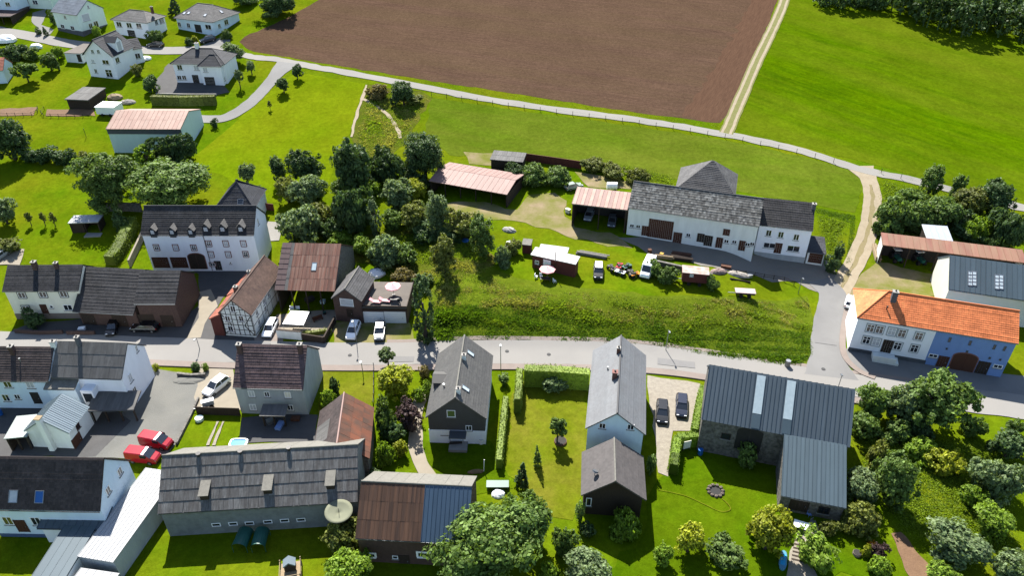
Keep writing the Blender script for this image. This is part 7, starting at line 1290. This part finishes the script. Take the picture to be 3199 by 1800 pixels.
def shelter(label, L, R_):
    a = G(L); c = G(R_); o = thing('green_shelter', label, 'shelter', a, math.atan2(c.y-a.y, c.x-a.x), 'green tunnel shelters'); W = (c-a).length; D = 2.6; n = 8
    arc = [(W/2-W/2*math.cos(math.pi*i/n), 1.0+.75*math.sin(math.pi*i/n)) for i in range(n+1)]; vs = [(x, y, z) for y in (0, D) for x, z in arc]; b = MB().add(vs, [(i, i+1, n+2+i, n+1+i) for i in range(n)]); b.build('cover', M_GREENP, o)
    for x in (.05, W-.05):
        for y in (.05, D-.05): MB().tube((x, y, 0), (x, y, 1.05), .04, n=6).build('leg', M_GREENP, o)
shelter('green tunnel shelter behind the long barn, left one', T(3,0,2345,1215), T(3,0,2495,1222)); shelter('green tunnel shelter behind the long barn, right one', T(3,0,2535,1222), T(3,1,105,1215))
def playhouse():
    s = Bld('playhouse', 'small wooden playhouse with pale gable roof at the bottom edge', 2.1, apexN=T(3,1,322,1325), apexF=T(3,1,325,1245), R_=T(3,1,395,1365), pitch=40, wall=M_WOOD, roof=MP_PALE, step=0, ov=.1, gov=.1, cat='playhouse'); o = s
    s.add(MB().box(-.5, -1.0, .9, s.W+.5, s.D+.3, 1.0), 'deck', M_PALEWOOD)
    for x in (-.45, s.W+.45):
        for y in (-.95, s.D+.25): s.add(MB().box(x-.06, y-.06, s.low, x+.06, y+.06, 1.8), 'post', M_PALEWOOD)
        s.add(MB().box(x-.03, -.95, 1.6, x+.03, s.D+.25, 1.7), 'railing', M_PALEWOOD)
    s.add(MB().box(-.45, -.98, 1.6, s.W+.45, -.92, 1.7), 'railing', M_PALEWOOD)
playhouse()
def firepit():
    g = G(T(3,2,2045,600)); o = thing('fire_pit', 'round stone fire pit on the barn lawn', 'fire pit', g)
    for i in range(11):
        a = 6.283*i/11; MB().ball((math.cos(a)*.95, math.sin(a)*.95, .12), (.3, .26, .24), 6, 4, .15).build('stone', mat('pit_stone', (.24, .19, .16), (.15, .12, .10), scale=3), o)
    MB().tube((0, 0, .0), (0, 0, .08), .75, n=12).build('ash_bed', M_BLACK, o)
firepit()
table('white garden table on the terrace', T(3,3,325,975), 1.9, 1.2, M_WPAINT, a=-.4); chair('metal chair beside the white garden table', T(3,3,440,930), M_STEEL, .5); chair('blue chair against the barn wing, left', T(3,3,405,850), M_BLUEW, .2); chair('pale blue chair against the barn wing, right', T(3,3,548,850), M_PALEGR, 0)
def kayak(label, c, c2, m):
    g = G(c); f = G(c2); a = math.atan2(f.y-g.y, f.x-g.x); o = thing('blue_boat', label, 'boat', g, a); b = MB(); loft(b, [(x, [(.02+.42*k, .02), (.02+.45*k, .3), (.02+.38*k, .36)]) for x, k in ((-1.4, .2), (-1.2, .7), (-.6, 1), (.6, 1), (1.2, .7), (1.4, .2))]); b.build('hull', mat('boat_blue', (.10, .30, .55), (.14, .42, .50), scale=.6, rough=.3), o); MB().box(-.8, -.3, .3, .8, .3, .37).build('seat', M_LBLUEP, o)
kayak('small blue boat lying beside the terrace', T(3,3,145,1305), T(3,3,150,1250), None)
for i in range(6):
    g = G(T(3,3,330-i*6,1110+i*38)); o = thing('garden_step', ('topmost', 'second', 'third', 'fourth', 'fifth', 'lowest')[i]+' of the timber steps below the terrace', 'step', g, -.3, 'timber garden steps'); MB().box(-.8, -.12, -.1, .8, .12, .12).build('tread', M_WOOD, o)
for i, (x, y, lb) in enumerate(((1040, 1150, 'orange flower mound beside the dark red shrub, upper'), (1038, 1222, 'orange flower mound beside the dark red shrub, lower'))):
    g = G(T(3,3,x,y)); b = MB(); b.zs = 1; leaves(b, random.Random(i), (0, 0, .4), (.55, .4), 160, .14, 0); q = b.build('flower_mound', M_ORANGEF); q.location = g; tag(q, lb, 'flowers')
barrel('stone_trough', 'round stone planter on the lawn bottom right', T(3,3,888,1235), .5, .4, mat('planter_stone', (.36, .28, .24), rough=.9), M_DARKIN, 'planter'); barrel('terrace_bed', 'brown planter ring below the cloud-pruned tree', T(3,2,485,105), .9, .35, M_BRICK, M_DARKIN, 'planter'); barrel('milk_churn', 'grey standpipe cabinet at the road junction', T(2,3,190,790), .45, 1.2, M_CONC, M_STEEL, 'cabinet', 6)
boat_cover('white tent roof at the left edge beside the street', (20, 128), M_WPAINT, 3.2, 2.4, 2.0, 0, 'white_tent', 'tent'); boat_cover('white awning among the shrubs, top left', (114, 150), M_WPAINT, 1.8, 1.2, 1.4, .3, 'white_awning', 'awning'); boat_cover('white patio furniture heap beside the tall white house', T(0,0,1470,595), M_WPAINT, 1.6, 1.0, 1.0, .2, 'covered_furniture', 'furniture')
def courtyard_bits():
    g = G(T(2,1,420,400)); o = thing('white_canopy', 'white sun sail over the walled courtyard', 'canopy', g); MB().add([(-1.9, -1.6, 2.0), (1.7, -1.8, 1.9), (2.0, 1.5, 2.3), (-1.2, 1.7, 2.4), (-1.9, -1.6, 2.05), (1.7, -1.8, 1.95), (2.0, 1.5, 2.35), (-1.2, 1.7, 2.45)], [(3, 2, 1, 0), (4, 5, 6, 7), (0, 1, 5, 4), (1, 2, 6, 5), (2, 3, 7, 6), (3, 0, 4, 7)]).build('sail', M_WPAINT, o)
    for x, y, h in ((-1.85, -1.55, 2.0), (1.65, -1.75, 1.9), (1.95, 1.45, 2.3), (-1.15, 1.65, 2.4)): MB().tube((x, y, 0), (x, y, h+.03), .04, n=6).build('pole', M_STEEL, o)
    table('lime garden table in the walled courtyard', T(2,1,390,262), 1.5, 1.0, M_LIME); bench('white bench at the back of the walled courtyard', T(2,1,390,232), M_WPAINT); bench('brown bench in the walled courtyard', T(2,1,625,330), M_BROWND, .6)
    for i, (x, y, m, lb) in enumerate(((690, 265, M_DFRAME, 'dark plant pot at the back of the courtyard'), (535, 262, M_DFRAME, 'dark plant pot in the middle of the courtyard'))): barrel('plant_pot', lb, T(2,1,x,y), .3, .5, m, M_GREENP, 'plant pot', 10)
courtyard_bits()
table('green potting table below the shingled house lawn', T(3,1,2430,560), 3.0, 1.2, M_GREENP); boat_cover('white round tub beside the potting table', T(3,1,2435,630), M_WPAINT, .95, .8, .6, 0, 'white_tub', 'tub'); bench('dark bench on the lawn in the house shade', T(3,1,2010,160), M_DFRAME, .1); boat_cover('flower bed with pink blossoms on the lawn edge', T(3,1,2210,405), mat('bed_bloom', (.40, .18, .14), (.12, .16, .04), scale=6), 1.2, .4, .35, .1, 'flower_bed', 'flower bed')
lean = thing('white_post', 'leaning white post beside the flower bed', 'post', G(T(3,1,2290,400))); MB().tube((0, 0, 0), (.1, .3, 2.0), .06, n=6).build('shaft', M_WPAINT, lean)
bl = thing('rain_barrel', 'white rain barrel at the shingled house corner', 'barrel', G(T(3,1,2265,115))); MB().tube((0, 0, 0), (0, 0, .9), .35, n=12).build('shell', M_WPAINT, bl); MB().tube((0, 0, .9), (0, 0, .95), .37, n=12).build('lid', M_GREYPL, bl)
bl = thing('rain_barrel', 'blue barrel in the shade of the stone barn', 'barrel', G(T(3,2,1890,225))); MB().tube((0, 0, 0), (0, 0, .9), .35, n=12).build('shell', M_BLUEP, bl); MB().tube((0, 0, .9), (0, 0, .95), .37, n=12).build('lid', M_BLUEP, bl)
sg = thing('blank_panel', 'pale panel standing on posts beside the light hedge', 'panel', G(T(3,2,1750,190)), .3); MB().box(-.55, -.03, .5, .55, .03, 1.9).build('board', M_CREAM, sg)
for x in (-.5, .5): MB().box(x-.05, .03, -.2, x+.05, .12, 1.9).build('post', M_WOOD, sg)
for x, y, m, lb in ((880, 345, M_RED, 'red and yellow toys in the barn shade'), (960, 345, M_WPAINT, 'white bucket in the barn shade'), (1020, 345, M_YELLOW, 'yellow cabinet in the barn shade'), (830, 430, M_WPAINT, 'pale stone at the barn wall')):
    g = G(T(2,0,x,y)); o = thing('yard_box', lb, 'box', g, .2); MB().box(-.5, -.35, 0, .5, .35, 1.1 if m is M_YELLOW else .6).build('box_body', m, o); MB().box(-.54, -.39, 1.1 if m is M_YELLOW else .6, .54, .39, 1.16 if m is M_YELLOW else .66).build('box_lid', m, o)
for x, y, m, lb in ((10, 1280, M_BLUEP, 'blue bin at the left edge of the courtyard'), (180, 1190, M_WPAINT, 'white bin in the courtyard of the white house'), (230, 1150, M_RED, 'red bin in the courtyard of the white house')): barrel('bin', lb, T(2,0,x,y), .35, 1.0, m, m, 'bin', 10)
lt = Bld('lean_to_shed', 'blue-white sheet shelter behind the red-roofed machine shed', 3.6, L=T(1,3,1600,960), R_=T(1,3,1860,980), depth=4.5, rise=.9, rf=1, roof=M_WPAINT, step=0, walls=0, cat='shelter', gutter=False); lt.open_front(2, M_WOOD); lt.panels(0, 4, 1, mat('blue_white_sheet', (.62, .68, .76), (.50, .57, .66), scale=.8, rough=.4), .03)
sh = Bld('outhouse', 'small dark outhouse with pale roof left of the cabin', 2.0, L=T(1,2,95,1010), R_=T(1,2,190,1020), far=T(1,2,150,965), rise=.3, rf=1, wall=M_REDWOOD, roof=MP_LICHEN_SUNLIT, step=0, cat='shed', ov=.1, gov=.1, gutter=False)

# more yard clutter
for i, (r_, c_, x, y, m, sx, sy, sz, lb) in enumerate((
    (2, 1, 250, 120, M_WPAINT, .5, .4, .9, 'white freezer box under the rusty barn roof'), (2, 1, 540, 130, M_DFRAME, .8, .5, .7, 'dark machine under the rusty barn roof'), (2, 1, 675, 150, M_PALECY, .4, .4, .6, 'pale green tub under the rusty barn roof'),
    (2, 1, 275, 60, M_BLUEP, .3, .3, .8, 'blue drum at the back of the rusty barn'), (1, 2, 2150, 1245, M_RUSTY, .9, .4, .5, 'rusty plough frame beside the site wagon'), (1, 2, 2380, 1340, M_STEEL, .5, .4, .6, 'grey box at the yard edge'), (1, 2, 1500, 1135, M_YELLOW, .3, .3, .8, 'yellow drum beside the pale timber'),
    (1, 2, 1380, 1105, M_RUSTY, .3, .3, 1.0, 'rusty stove behind the white panel van'), (1, 2, 560, 690, M_CREAM, .5, .3, .9, 'pale boards leaning at the carport corner'), (2, 1, 400, 1330, M_RUSTY, .6, .4, .5, 'rusty cart in the dark courtyard'), (2, 1, 150, 1360, M_STEEL, .5, .4, .7, 'grey bin in the dark courtyard'), (2, 1, 240, 1400, M_BLUEW, .8, .4, .5, 'blue bench in the dark courtyard'),
    (1, 3, 1600, 1160, M_RUSTY, .9, .5, 1.0, 'rusty implement in the right bay of the machine shed'), (0, 0, 1350, 600, M_RUSTY, .5, .5, .4, 'terracotta planter beside the tall white house'))):
    g = G(T(r_, c_, x, y)); o = thing('yard_box', lb, 'box', g, i*.7); MB().box(-sx, -sy, 0, sx, sy, sz*.9).build('box_body', m, o); MB().box(-sx-.04, -sy-.04, sz*.9, sx+.04, sy+.04, sz).build('box_lid', m, o)
